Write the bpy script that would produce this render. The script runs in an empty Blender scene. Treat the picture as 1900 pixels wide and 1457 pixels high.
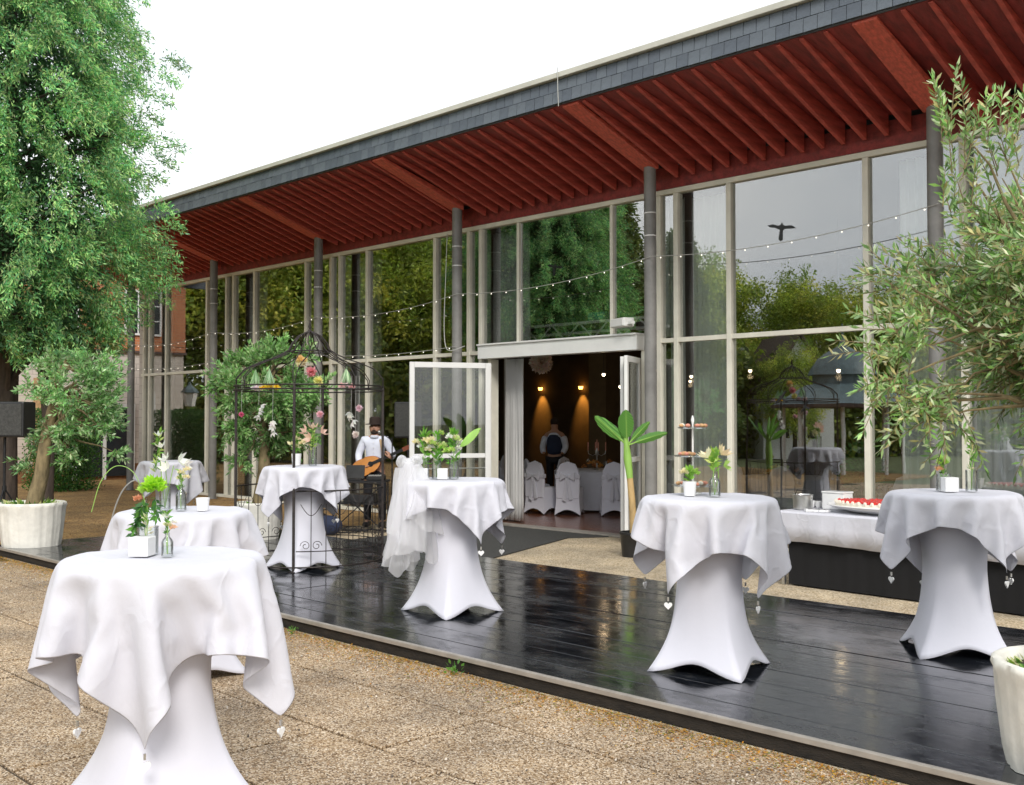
import bpy, bmesh, math, random
import numpy as np
from mathutils import Vector, Matrix, Euler
R = math.radians
PI = math.pi
random.seed(7); np.random.seed(7)
sc = bpy.context.scene
C = sc.collection

# ------------------------------------------------------------------ camera
cd = bpy.data.cameras.new('camera'); cam = bpy.data.objects.new('camera', cd); C.objects.link(cam)
cam.location = (0, 0, 1.725)
cam.rotation_euler = (R(90 + 1.513), 0, R(45))
cd.sensor_width = 36; cd.lens = 36.95; cd.clip_start = .05; cd.clip_end = 900
sc.camera = cam

# ------------------------------------------------------------------ daylight, overcast
SUN_EL, SUN_AZ = R(36), R(125)       # azimuth measured clockwise from +Y
w = bpy.data.worlds.new('World'); sc.world = w; w.use_nodes = True
nt = w.node_tree; nt.nodes.clear()
wo = nt.nodes.new('ShaderNodeOutputWorld')
sky = nt.nodes.new('ShaderNodeTexSky'); sky.sky_type = 'NISHITA'; sky.sun_disc = False
sky.sun_elevation = SUN_EL; sky.sun_rotation = SUN_AZ; sky.dust_density = 3
b1 = nt.nodes.new('ShaderNodeBackground'); b1.inputs[1].default_value = .10
nt.links.new(sky.outputs[0], b1.inputs[0])
tc = nt.nodes.new('ShaderNodeTexCoord')
mp = nt.nodes.new('ShaderNodeMapping'); mp.inputs['Scale'].default_value = (1, 1, 2.6)
nt.links.new(tc.outputs['Generated'], mp.inputs[0])
nz = nt.nodes.new('ShaderNodeTexNoise'); nz.inputs['Scale'].default_value = 2.2; nz.inputs['Detail'].default_value = 6; nz.inputs['Roughness'].default_value = .55
nt.links.new(mp.outputs[0], nz.inputs['Vector'])
cr = nt.nodes.new('ShaderNodeValToRGB'); e = cr.color_ramp.elements
e[0].position = .3; e[0].color = (.66, .71, .77, 1); e[1].position = .68; e[1].color = (1.0, 1.0, 1.0, 1)
nt.links.new(nz.outputs[0], cr.inputs[0])
b2 = nt.nodes.new('ShaderNodeBackground'); b2.inputs[1].default_value = 1.05
nt.links.new(cr.outputs[0], b2.inputs[0])
mx = nt.nodes.new('ShaderNodeMixShader'); mx.inputs[0].default_value = .9
nt.links.new(b1.outputs[0], mx.inputs[1]); nt.links.new(b2.outputs[0], mx.inputs[2]); nt.links.new(mx.outputs[0], wo.inputs[0])
sd = bpy.data.lights.new('sun', 'SUN'); sd.energy = 1.5; sd.angle = R(18); sd.color = (1, .96, .9)
sun = bpy.data.objects.new('sun', sd); C.objects.link(sun)
sdir = Vector((math.sin(SUN_AZ) * math.cos(SUN_EL), math.cos(SUN_AZ) * math.cos(SUN_EL), math.sin(SUN_EL)))
sun.rotation_euler = sdir.to_track_quat('Z', 'Y').to_euler()
sun.location = (6, -6, 14)
vs = sc.view_settings; vs.view_transform = 'Standard'; vs.look = 'None'; vs.exposure = .62; vs.gamma = 1; vs.use_curve_mapping = False
cy = sc.cycles
cy.max_bounces = 7; cy.diffuse_bounces = 4; cy.glossy_bounces = 4; cy.transparent_max_bounces = 24; cy.transmission_bounces = 6
cy.use_denoising = True; cy.sample_clamp_indirect = 4; cy.caustics_reflective = False; cy.caustics_refractive = False

# ------------------------------------------------------------------ materials
def nodes(m):
    m.use_nodes = True
    t = m.node_tree
    return t, t.nodes['Principled BSDF'], t.nodes['Material Output']
def N(t, kind, **kw):
    n = t.nodes.new(kind)
    for k, v in kw.items():
        if k in n.inputs: n.inputs[k].default_value = v
        else: setattr(n, k, v)
    return n
def ramp(t, src, stops):
    r = t.nodes.new('ShaderNodeValToRGB'); el = r.color_ramp.elements
    while len(el) < len(stops): el.new(.5)
    for q, (p, c) in zip(el, stops): q.position = p; q.color = (*c, 1)
    t.links.new(src, r.inputs[0]); return r
def mat(name, col, rough=.6, metal=0, var=.15, scale=6, bump=0, bscale=60, spec=.5, stretch=(1, 1, 1), sheen=0, transl=0, coat=0):
    m = bpy.data.materials.new(name); t, p, o = nodes(m)
    tcn = N(t, 'ShaderNodeTexCoord'); mpn = N(t, 'ShaderNodeMapping', Scale=stretch); t.links.new(tcn.outputs['Object'], mpn.inputs[0])
    if var:
        n = N(t, 'ShaderNodeTexNoise', Scale=scale, Detail=6, Roughness=.6); t.links.new(mpn.outputs[0], n.inputs['Vector'])
        lo = tuple(c * (1 - var) for c in col); hi = tuple(min(1, c * (1 + var)) for c in col)
        r = ramp(t, n.outputs[0], [(.3, lo), (.7, hi)]); t.links.new(r.outputs[0], p.inputs['Base Color'])
        rr = N(t, 'ShaderNodeMapRange'); rr.inputs[3].default_value = max(0, rough - .08); rr.inputs[4].default_value = min(1, rough + .08)
        t.links.new(n.outputs[0], rr.inputs[0]); t.links.new(rr.outputs[0], p.inputs['Roughness'])
    else:
        p.inputs['Base Color'].default_value = (*col, 1); p.inputs['Roughness'].default_value = rough
    p.inputs['Metallic'].default_value = metal; p.inputs['Specular IOR Level'].default_value = spec
    if sheen: p.inputs['Sheen Weight'].default_value = sheen
    if coat: p.inputs['Coat Weight'].default_value = coat
    if bump:
        n2 = N(t, 'ShaderNodeTexNoise', Scale=bscale, Detail=4); t.links.new(mpn.outputs[0], n2.inputs['Vector'])
        b = N(t, 'ShaderNodeBump', Strength=bump, Distance=.01); t.links.new(n2.outputs[0], b.inputs['Height']); t.links.new(b.outputs[0], p.inputs['Normal'])
    if transl:
        tr = N(t, 'ShaderNodeBsdfTranslucent'); tr.inputs[0].default_value = (*col, 1)
        ms = N(t, 'ShaderNodeMixShader'); ms.inputs[0].default_value = transl
        t.links.new(p.outputs[0], ms.inputs[1]); t.links.new(tr.outputs[0], ms.inputs[2]); t.links.new(ms.outputs[0], o.inputs[0])
    return m
def leafmat(name, rough=.45, transl=.35, spec=.4):
    m = bpy.data.materials.new(name); t, p, o = nodes(m)
    a = N(t, 'ShaderNodeAttribute', attribute_name='Col')
    t.links.new(a.outputs[0], p.inputs['Base Color']); p.inputs['Roughness'].default_value = rough; p.inputs['Specular IOR Level'].default_value = spec
    hs = N(t, 'ShaderNodeHueSaturation', Saturation=1.1, Value=1.3); t.links.new(a.outputs[0], hs.inputs['Color'])
    tr = N(t, 'ShaderNodeBsdfTranslucent'); t.links.new(hs.outputs[0], tr.inputs[0])
    ms = N(t, 'ShaderNodeMixShader'); ms.inputs[0].default_value = transl
    t.links.new(p.outputs[0], ms.inputs[1]); t.links.new(tr.outputs[0], ms.inputs[2]); t.links.new(ms.outputs[0], o.inputs[0])
    return m
def aggregate(name, stops, scale=125, seed=0, dirt=(.30, .17, .05), dirt_amt=.35):
    """exposed-aggregate concrete: pebbles of several colours, moss and leaf stains"""
    m = bpy.data.materials.new(name); t, p, o = nodes(m)
    g = N(t, 'ShaderNodeNewGeometry')
    v = N(t, 'ShaderNodeTexVoronoi', Scale=scale); t.links.new(g.outputs['Position'], v.inputs['Vector'])
    sp = N(t, 'ShaderNodeSeparateColor'); t.links.new(v.outputs['Color'], sp.inputs[0])
    r = ramp(t, sp.outputs[0], stops)
    n = N(t, 'ShaderNodeTexNoise', Scale=1.3, Detail=7, Roughness=.62); t.links.new(g.outputs['Position'], n.inputs['Vector'])
    r2 = ramp(t, n.outputs[0], [(.35, (.66, .64, .62)), (.65, (1.15, 1.10, 1.02))])
    mm = N(t, 'ShaderNodeMix', data_type='RGBA', blend_type='MULTIPLY'); mm.inputs[0].default_value = 1
    t.links.new(r.outputs[0], mm.inputs[6]); t.links.new(r2.outputs[0], mm.inputs[7])
    n3 = N(t, 'ShaderNodeTexNoise', Scale=3.1, Detail=9, Roughness=.7); t.links.new(g.outputs['Position'], n3.inputs['Vector'])
    r3 = ramp(t, n3.outputs[0], [(.52, (0, 0, 0)), (.72, (dirt_amt,) * 3)])
    m2 = N(t, 'ShaderNodeMix', data_type='RGBA'); t.links.new(r3.outputs[0], m2.inputs[0]); t.links.new(mm.outputs[2], m2.inputs[6]); m2.inputs[7].default_value = (*dirt, 1)
    t.links.new(m2.outputs[2], p.inputs['Base Color']); p.inputs['Roughness'].default_value = .85
    b = N(t, 'ShaderNodeBump', Strength=.7, Distance=.004, invert=True); t.links.new(v.outputs['Distance'], b.inputs['Height']); t.links.new(b.outputs[0], p.inputs['Normal'])
    return m
def glassmat(name, base=.3, tint=(.86, .95, .91), rough=0.0, gain=.7):
    m = bpy.data.materials.new(name); t, p, o = nodes(m); t.nodes.remove(p)
    fr = N(t, 'ShaderNodeFresnel', IOR=1.5); ma = N(t, 'ShaderNodeMath', operation='MULTIPLY_ADD'); ma.inputs[1].default_value = gain; ma.inputs[2].default_value = base
    t.links.new(fr.outputs[0], ma.inputs[0])
    tr = N(t, 'ShaderNodeBsdfTransparent'); tr.inputs[0].default_value = (*tint, 1)
    gl = N(t, 'ShaderNodeBsdfGlossy', Roughness=rough)
    nn = N(t, 'ShaderNodeTexNoise', Scale=.9, Detail=2); tcn = N(t, 'ShaderNodeTexCoord'); t.links.new(tcn.outputs['Object'], nn.inputs['Vector'])
    b = N(t, 'ShaderNodeBump', Strength=.06, Distance=.02); t.links.new(nn.outputs[0], b.inputs['Height']); t.links.new(b.outputs[0], gl.inputs['Normal'])
    ms = N(t, 'ShaderNodeMixShader'); t.links.new(ma.outputs[0], ms.inputs[0]); t.links.new(tr.outputs[0], ms.inputs[1]); t.links.new(gl.outputs[0], ms.inputs[2])
    t.links.new(ms.outputs[0], o.inputs[0]); return m
def emis(name, col, st):
    m = bpy.data.materials.new(name); t, p, o = nodes(m)
    p.inputs['Base Color'].default_value = (*col, 1); p.inputs['Emission Color'].default_value = (*col, 1); p.inputs['Emission Strength'].default_value = st
    return m
def deckmat():
    m = bpy.data.materials.new('black_deck_paint'); t, p, o = nodes(m)
    g = N(t, 'ShaderNodeNewGeometry'); mpn = N(t, 'ShaderNodeMapping', Scale=(1, 1.8, 1)); t.links.new(g.outputs['Position'], mpn.inputs[0])
    n = N(t, 'ShaderNodeTexNoise', Scale=1.9, Detail=9, Roughness=.7); t.links.new(mpn.outputs[0], n.inputs['Vector'])
    r = ramp(t, n.outputs[0], [(.35, (.004, .005, .007)), (.60, (.018, .021, .027)), (.72, (.07, .07, .065))])
    n2 = N(t, 'ShaderNodeTexNoise', Scale=11, Detail=12, Roughness=.8, Distortion=1.2); mp2 = N(t, 'ShaderNodeMapping', Scale=(.6, 2.4, 1), Rotation=(0, 0, .3)); t.links.new(g.outputs['Position'], mp2.inputs[0]); t.links.new(mp2.outputs[0], n2.inputs['Vector'])
    r2 = ramp(t, n2.outputs[0], [(.585, (0, 0, 0)), (.64, (.6, .6, .6))])
    mm = N(t, 'ShaderNodeMix', data_type='RGBA'); t.links.new(r2.outputs[0], mm.inputs[0]); t.links.new(r.outputs[0], mm.inputs[6]); mm.inputs[7].default_value = (.16, .15, .13, 1)
    t.links.new(mm.outputs[2], p.inputs['Base Color'])
    rr = ramp(t, n.outputs[0], [(.3, (.06, .06, .06)), (.50, (.15, .15, .15)), (.68, (.42, .42, .42))]); t.links.new(rr.outputs[0], p.inputs['Roughness'])
    n3 = N(t, 'ShaderNodeTexNoise', Scale=9, Detail=4); t.links.new(mpn.outputs[0], n3.inputs['Vector'])
    b = N(t, 'ShaderNodeBump', Strength=.16, Distance=.006); t.links.new(n3.outputs[0], b.inputs['Height']); t.links.new(b.outputs[0], p.inputs['Normal'])
    p.inputs['Specular IOR Level'].default_value = .75
    return m
def brickmat(name, c1, c2, mortar, scale=1, bw=.25, bh=.075):
    m = bpy.data.materials.new(name); t, p, o = nodes(m)
    g = N(t, 'ShaderNodeNewGeometry'); s = N(t, 'ShaderNodeSeparateXYZ'); t.links.new(g.outputs['Position'], s.inputs[0])
    ad = N(t, 'ShaderNodeMath', operation='ADD'); t.links.new(s.outputs[0], ad.inputs[0]); t.links.new(s.outputs[1], ad.inputs[1])
    cb = N(t, 'ShaderNodeCombineXYZ'); t.links.new(ad.outputs[0], cb.inputs[0]); t.links.new(s.outputs[2], cb.inputs[1])
    b = N(t, 'ShaderNodeTexBrick', Scale=scale); b.inputs['Color1'].default_value = (*c1, 1); b.inputs['Color2'].default_value = (*c2, 1); b.inputs['Mortar'].default_value = (*mortar, 1)
    b.inputs['Mortar Size'].default_value = .008; b.inputs['Brick Width'].default_value = bw; b.inputs['Row Height'].default_value = bh; b.inputs['Bias'].default_value = -.1
    t.links.new(cb.outputs[0], b.inputs['Vector']); t.links.new(b.outputs[0], p.inputs['Base Color']); p.inputs['Roughness'].default_value = .85
    bp = N(t, 'ShaderNodeBump', Strength=.5, Distance=.01, invert=True); t.links.new(b.outputs[1], bp.inputs['Height']); t.links.new(bp.outputs[0], p.inputs['Normal'])
    return m

def clothmat(name, col):
    m = bpy.data.materials.new(name); t, p, o = nodes(m)
    tcn = N(t, 'ShaderNodeTexCoord')
    n = N(t, 'ShaderNodeTexNoise', Scale=3.2, Detail=5, Roughness=.6); t.links.new(tcn.outputs['Object'], n.inputs['Vector'])
    r = ramp(t, n.outputs[0], [(.3, tuple(c * .95 for c in col)), (.7, tuple(min(1, c * 1.03) for c in col))]); t.links.new(r.outputs[0], p.inputs['Base Color'])
    p.inputs['Roughness'].default_value = .85; p.inputs['Sheen Weight'].default_value = .15
    v = N(t, 'ShaderNodeTexVoronoi', feature='DISTANCE_TO_EDGE', Scale=3.4); mpn = N(t, 'ShaderNodeMapping', Scale=(1, 1, .8)); t.links.new(tcn.outputs['Object'], mpn.inputs[0])
    ad = N(t, 'ShaderNodeVectorMath', operation='ADD'); n4 = N(t, 'ShaderNodeTexNoise', Scale=2.1, Detail=3); t.links.new(mpn.outputs[0], n4.inputs['Vector'])
    t.links.new(mpn.outputs[0], ad.inputs[0]); t.links.new(n4.outputs[1], ad.inputs[1]); t.links.new(ad.outputs[0], v.inputs['Vector'])
    cr_ = ramp(t, v.outputs['Distance'], [(0, (1, 1, 1)), (.10, (0, 0, 0))])
    n5 = N(t, 'ShaderNodeTexNoise', Scale=14, Detail=6, Roughness=.6); t.links.new(tcn.outputs['Object'], n5.inputs['Vector'])
    n6 = N(t, 'ShaderNodeTexNoise', Scale=240, Detail=2); t.links.new(tcn.outputs['Object'], n6.inputs['Vector'])
    b1_ = N(t, 'ShaderNodeBump', Strength=.35, Distance=.006); t.links.new(cr_.outputs[0], b1_.inputs['Height'])
    b2_ = N(t, 'ShaderNodeBump', Strength=.35, Distance=.008); t.links.new(n5.outputs[0], b2_.inputs['Height']); t.links.new(b1_.outputs[0], b2_.inputs['Normal'])
    b3_ = N(t, 'ShaderNodeBump', Strength=.25, Distance=.002); t.links.new(n6.outputs[0], b3_.inputs['Height']); t.links.new(b2_.outputs[0], b3_.inputs['Normal'])
    t.links.new(b3_.outputs[0], p.inputs['Normal'])
    tr = N(t, 'ShaderNodeBsdfTranslucent'); tr.inputs[0].default_value = (*col, 1); ms = N(t, 'ShaderNodeMixShader'); ms.inputs[0].default_value = .1
    t.links.new(p.outputs[0], ms.inputs[1]); t.links.new(tr.outputs[0], ms.inputs[2]); t.links.new(ms.outputs[0], o.inputs[0]); return m

M = dict(
 paver=aggregate('exposed_aggregate', [(.0, (.06, .04, .025)), (.2, (.18, .115, .06)), (.45, (.38, .27, .16)), (.7, (.55, .44, .31)), (.88, (.76, .67, .55)), (1, (.22, .145, .085))]),
 paver2=aggregate('pale_aggregate', [(.0, (.22, .17, .11)), (.3, (.46, .37, .24)), (.6, (.60, .51, .37)), (1, (.70, .63, .51))], scale=80, dirt_amt=.15),
 mulch=aggregate('leaf_litter_ground', [(.0, (.07, .04, .02)), (.3, (.27, .15, .05)), (.6, (.40, .24, .08)), (1, (.50, .36, .17))], scale=60, dirt=(.16, .09, .035), dirt_amt=.8),
 soil=mat('dark_joint_soil', (.07, .05, .03), .95, var=.4, scale=20, bump=.5),
 grass=mat('dry_lawn', (.09, .11, .04), .95, var=.5, scale=3, bump=.5),
 deck=deckmat(),
 deckside=mat('dark_deck_side', (.022, .017, .012), .8, var=.6, scale=9, bump=.6, stretch=(1, 1, 3)),
 alu=mat('aluminium_trim', (.40, .37, .33), .4, .35, var=.15, scale=8),
 slate=mat('blue_grey_slate', (.115, .135, .16), .55, var=.22, scale=3.5, bump=.5, bscale=35),
 slate2=mat('darker_slate', (.088, .105, .13), .5, var=.25, scale=3.5, bump=.5, bscale=35),
 rooftrim=mat('pale_roof_trim', (.56, .55, .48), .55, var=.12, scale=2),
 red=mat('shade_darkened_red_timber', (.25, .036, .032), .6, var=.42, scale=14, bump=.5, bscale=70, stretch=(1, .15, 1)),  # shade of the soffit gaps put into the colour, darker than the battens
 finred=mat('red_batten_timber', (.50, .088, .068), .6, var=.35, scale=16, bump=.5, bscale=70, stretch=(1, .15, 1)),
 redbeam=mat('bright_red_beam', (.66, .13, .09), .6, var=.28, scale=30, bump=.3, bscale=120, stretch=(1, .3, 1)),
 column=mat('grey_steel_column', (.22, .215, .205), .5, var=.25, scale=3, bump=.1),
 frame=mat('cream_window_frame', (.80, .77, .66), .5, var=.12, scale=2.5, bump=.15, bscale=30),
 white=mat('white_door_frame', (.78, .78, .76), .35, var=.05, scale=3),
 glass=glassmat('reflective_window_glass', base=.23, gain=.5, tint=(.97, .99, .975)),
 clearglass=glassmat('clear_glass', base=.04, tint=(.975, .99, .98), gain=.7),
 curtain=mat('pale_green_curtain', (.92, .94, .92), .9, var=.04, scale=3, transl=.04),
 curtainw=mat('white_curtain', (.88, .87, .85), .9, var=.05, scale=3, transl=.25),
 cloth=clothmat('white_damask_cloth', (.70, .70, .765)),
 cover=mat('white_stretch_cover', (.69, .69, .765), .75, var=.04, scale=1.6, bump=.06, bscale=30, sheen=.2),
 potcloth=mat('cream_pot_wrap', (.80, .78, .71), .85, var=.16, scale=4, bump=.6, bscale=14),
 heart=mat('white_enamel', (.85, .85, .84), .3, var=.05),
 dark=mat('black_metal', (.018, .018, .02), .45, .3, var=.3, scale=10),
 iron=mat('dark_wrought_iron', (.035, .028, .026), .55, .4, var=.5, scale=25, bump=.3),
 blackcloth=mat('black_skirt', (.004, .004, .005), .85, var=.3, scale=5),
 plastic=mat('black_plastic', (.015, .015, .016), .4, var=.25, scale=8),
 rubber=mat('grey_ribbed_mat', (.05, .05, .047), .85, var=.4, scale=40, bump=.5, bscale=120),
 steel=mat('brushed_steel', (.60, .60, .58), .3, .9, var=.12, scale=12),
 bark=mat('olive_bark', (.22, .17, .09), .9, var=.5, scale=12, bump=.9, bscale=30, stretch=(1, 1, .4)),
 barkdark=mat('dark_yew_bark', (.06, .045, .035), .9, var=.5, scale=10, bump=.9, bscale=22, stretch=(1, 1, .3)),
 leaf=leafmat('foliage'), leafshiny=leafmat('glossy_leaf', .3, .25, .5),
 petal=leafmat('petals', .6, .4, .2),
 floor=mat('brown_parquet', (.16, .06, .03), .25, var=.3, scale=6, stretch=(.3, 3, 1)),
 inwall=mat('dark_brown_wall', (.09, .058, .030), .8, var=.3, scale=2),
 inceil=mat('dark_ceiling', (.05, .04, .03), .9, var=.2, scale=2),
 inpillar=mat('ochre_pillar', (.15, .10, .05), .8, var=.2, scale=3),
 brick=brickmat('orange_brick', (.56, .20, .08), (.48, .15, .06), (.42, .30, .2)),
 plaster=brickmat('painted_white_block', (.62, .56, .50), (.58, .52, .46), (.45, .40, .36), bw=.4, bh=.2),
 plinth=mat('rusty_plinth', (.22, .11, .05), .9, var=.4, scale=5),
 tile=mat('dark_roof_tile', (.10, .07, .06), .8, var=.3, scale=6, bump=.4),
 winwhite=mat('white_painted_wood', (.72, .72, .70), .45, var=.05),
 darkglass=mat('dark_window', (.02, .025, .03), .08, var=.2),
 skin=mat('skin', (.46, .25, .17), .55, var=.08, scale=8),
 shirt=mat('pale_blue_shirt', (.70, .73, .84), .8, var=.08, scale=6, bump=.5, bscale=18),
 trousers=mat('black_trousers', (.014, .014, .018), .85, var=.2),
 hat=mat('dark_brown_felt', (.03, .018, .014), .9, var=.3),
 guitar=mat('amber_guitar_top', (.62, .26, .07), .25, var=.25, scale=3, coat=.5),
 guitarside=mat('reddish_guitar_side', (.24, .06, .025), .3, var=.3, scale=3),
 tan=mat('tan_leather', (.50, .34, .18), .7, var=.15),
 wood=mat('light_wood', (.50, .32, .16), .6, var=.3, scale=8),
 ceramic=mat('white_ceramic', (.84, .84, .83), .18, var=.03),
 strawberry=mat('glazed_strawberry', (.62, .022, .012), .25, var=.35, scale=40, coat=.4),
 cream=mat('whipped_cream', (.86, .80, .68), .6, var=.08, scale=20, bump=.3),
 pastry=mat('golden_pastry', (.58, .34, .16), .7, var=.45, scale=35),
 ham=mat('pink_canape', (.62, .26, .18), .6, var=.3, scale=30),
 canegreen=mat('banana_stem', (.28, .50, .10), .5, var=.3, scale=6, stretch=(1, 1, .3)),
 cane=mat('dry_banana_stem', (.52, .36, .16), .7, var=.35, scale=8, stretch=(1, 1, .3)),
 moss=mat('bright_moss', (.30, .36, .05), .95, var=.5, scale=20, bump=.8),
 bulb=emis('warm_bulb', (1, .80, .55), 4), bulbcold=emis('white_bulb', (1, .93, .8), 1.1),
 sconce=emis('amber_lamp', (1, .45, .08), 6),
 teal=mat('teal_machine', (.02, .20, .17), .4, var=.2),
 paper=mat('white_card', (.80, .80, .80), .7, var=.03),
 wire=mat('pale_wire', (.45, .45, .42), .6, var=.1),
 copper=mat('patinated_roof', (.13, .18, .19), .5, var=.3, scale=4),
 leafgold=mat('yellow_fallen_leaf', (.50, .26, .05), .8, var=.4, scale=30),
 navy=mat('navy_cloth', (.02, .03, .07), .8, var=.2),
)
def tulle():
    m = bpy.data.materials.new('white_tulle'); t, p, o = nodes(m)
    p.inputs['Base Color'].default_value = (.93, .93, .95, 1); p.inputs['Roughness'].default_value = .9
    tr = N(t, 'ShaderNodeBsdfTransparent'); ms = N(t, 'ShaderNodeMixShader'); ms.inputs[0].default_value = .5
    tl = N(t, 'ShaderNodeBsdfTranslucent'); tl.inputs[0].default_value = (.95, .95, .97, 1); m1 = N(t, 'ShaderNodeMixShader'); m1.inputs[0].default_value = .5
    t.links.new(p.outputs[0], m1.inputs[1]); t.links.new(tl.outputs[0], m1.inputs[2])
    t.links.new(tr.outputs[0], ms.inputs[1]); t.links.new(m1.outputs[0], ms.inputs[2]); t.links.new(ms.outputs[0], o.inputs[0]); return m
M['tulle'] = tulle()

# ------------------------------------------------------------------ object helpers
class MB:
    """collects shapes in one mesh"""
    def __init__(s): s.v = []; s.f = []; s.m = []; s.mats = []; s.cur = 0; s.xf = None
    def use(s, m):
        m = M[m] if isinstance(m, str) else m
        if m not in s.mats: s.mats.append(m)
        s.cur = s.mats.index(m); return s
    def add(s, vs, fs, flip=False):
        n = len(s.v)
        if s.xf is not None: vs = [tuple(s.xf @ Vector(v)) for v in vs]
        s.v.extend(vs)
        for f in fs:
            s.f.append(tuple(n + i for i in f)); s.m.append(s.cur)
        return s
    def box(s, x0, x1, y0, y1, z0, z1):
        return s.add([(x0, y0, z0), (x1, y0, z0), (x1, y1, z0), (x0, y1, z0), (x0, y0, z1), (x1, y0, z1), (x1, y1, z1), (x0, y1, z1)],
                     [(0, 3, 2, 1), (4, 5, 6, 7), (0, 1, 5, 4), (1, 2, 6, 5), (2, 3, 7, 6), (3, 0, 4, 7)])
    def cbox(s, c, sz, rot=None):
        q = Euler(rot).to_matrix() if rot else Matrix.Identity(3)
        vs = []
        for k in range(8):
            d = Vector(((1 if k in (1, 2, 5, 6) else -1) * sz[0] / 2, (1 if k in (2, 3, 6, 7) else -1) * sz[1] / 2, (1 if k > 3 else -1) * sz[2] / 2))
            vs.append(tuple(Vector(c) + q @ d))
        return s.add(vs, [(0, 3, 2, 1), (4, 5, 6, 7), (0, 1, 5, 4), (1, 2, 6, 5), (2, 3, 7, 6), (3, 0, 4, 7)])
    def lathe(s, prof, n=24, c=(0, 0, 0), cap=True, fn=None):
        vs = []; fs = []
        for r, z in prof:
            for i in range(n):
                a = 2 * PI * i / n; q = fn(a, r, z) if fn else r
                vs.append((c[0] + q * math.cos(a), c[1] + q * math.sin(a), c[2] + z))
        for j in range(len(prof) - 1):
            for i in range(n):
                k = (i + 1) % n; fs.append((j * n + i, j * n + k, (j + 1) * n + k, (j + 1) * n + i))
        if cap:
            if prof[0][0] > 1e-4: fs.append(tuple(reversed(range(n))))
            if prof[-1][0] > 1e-4: fs.append(tuple((len(prof) - 1) * n + i for i in range(n)))
        return s.add(vs, fs)
    def tube(s, pts, r, n=6, cap=True):
        P = [Vector(p) for p in pts]; rs = r if isinstance(r, (list, tuple)) else [r] * len(P)
        vs = []; fs = []; up = Vector((0, 0, 1)); prev = None
        for i, p in enumerate(P):
            d = (P[min(i + 1, len(P) - 1)] - P[max(i - 1, 0)])
            d = d.normalized() if d.length > 1e-9 else Vector((0, 0, 1))
            if prev is None:
                a = d.cross(up if abs(d.z) < .9 else Vector((1, 0, 0))).normalized()
            else:
                a = prev - d * prev.dot(d)
                a = a.normalized() if a.length > 1e-6 else d.orthogonal().normalized()
            prev = a; b = d.cross(a)
            for k in range(n):
                t = 2 * PI * k / n; vs.append(tuple(p + (a * math.cos(t) + b * math.sin(t)) * rs[i]))
        for i in range(len(P) - 1):
            for k in range(n):
                q = (k + 1) % n; fs.append((i * n + k, i * n + q, (i + 1) * n + q, (i + 1) * n + k))
        if cap: fs.append(tuple(reversed(range(n)))); fs.append(tuple((len(P) - 1) * n + k for k in range(n)))
        return s.add(vs, fs)
    def ball(s, c, r, n=10, m=6, sq=(1, 1, 1)):
        vs = [(c[0], c[1], c[2] - r * sq[2])]; fs = []
        for j in range(1, m):
            a = PI * j / m
            for i in range(n):
                b = 2 * PI * i / n
                vs.append((c[0] + r * sq[0] * math.sin(a) * math.cos(b), c[1] + r * sq[1] * math.sin(a) * math.sin(b), c[2] - r * sq[2] * math.cos(a)))
        vs.append((c[0], c[1], c[2] + r * sq[2])); L = len(vs) - 1
        for i in range(n):
            k = (i + 1) % n; fs.append((0, 1 + k, 1 + i)); fs.append((L, 1 + (m - 2) * n + i, 1 + (m - 2) * n + k))
        for j in range(m - 2):
            for i in range(n):
                k = (i + 1) % n; fs.append((1 + j * n + i, 1 + j * n + k, 1 + (j + 1) * n + k, 1 + (j + 1) * n + i))
        return s.add(vs, fs)
    def prism(s, poly, z0, z1, axis='z'):
        n = len(poly)
        f = {'z': lambda a, b, c: (a, b, c), 'y': lambda a, b, c: (a, c, b), 'x': lambda a, b, c: (c, a, b)}[axis]
        vs = [f(a, b, z0) for a, b in poly] + [f(a, b, z1) for a, b in poly]
        fs = [tuple(reversed(range(n))), tuple(range(n, 2 * n))] + [(i, (i + 1) % n, n + (i + 1) % n, n + i) for i in range(n)]
        return s.add(vs, fs)
    def build(s, name, parent=None, smooth=False, bevel=0, solid=0, sub=0, angle=40, loc=None):
        me = bpy.data.meshes.new(name); me.from_pydata(s.v, [], s.f)
        for m in s.mats: me.materials.append(m)
        if len(s.mats) > 1: me.polygons.foreach_set('material_index', s.m)
        me.update()
        bm = bmesh.new(); bm.from_mesh(me); bmesh.ops.recalc_face_normals(bm, faces=bm.faces); bm.to_mesh(me); bm.free()
        o = bpy.data.objects.new(name, me); C.objects.link(o)
        if smooth:
            me.polygons.foreach_set('use_smooth', [True] * len(me.polygons))
            if angle < 180: me.set_sharp_from_angle(angle=R(angle))
        if parent: o.parent = parent
        if loc: o.location = loc
        if solid: md = o.modifiers.new('solid', 'SOLIDIFY'); md.thickness = solid; md.offset = 0
        if sub: md = o.modifiers.new('sub', 'SUBSURF'); md.levels = sub; md.render_levels = sub
        if bevel: md = o.modifiers.new('bev', 'BEVEL'); md.width = bevel; md.segments = 2; md.limit_method = 'ANGLE'; md.angle_limit = R(50)
        return o
def tag(o, label=None, cat=None, group=None, kind=None):
    if label: o['label'] = label
    if cat: o['category'] = cat
    if group: o['group'] = group
    if kind: o['kind'] = kind
    return o
def empty(name, loc=(0, 0, 0), rz=0, label=None, cat=None, group=None, kind=None):
    o = bpy.data.objects.new(name, None); C.objects.link(o); o.location = loc; o.rotation_euler.z = rz; o.empty_display_size = .1
    return tag(o, label, cat, group, kind)
def kids(o): return [c for c in o.children]
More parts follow.
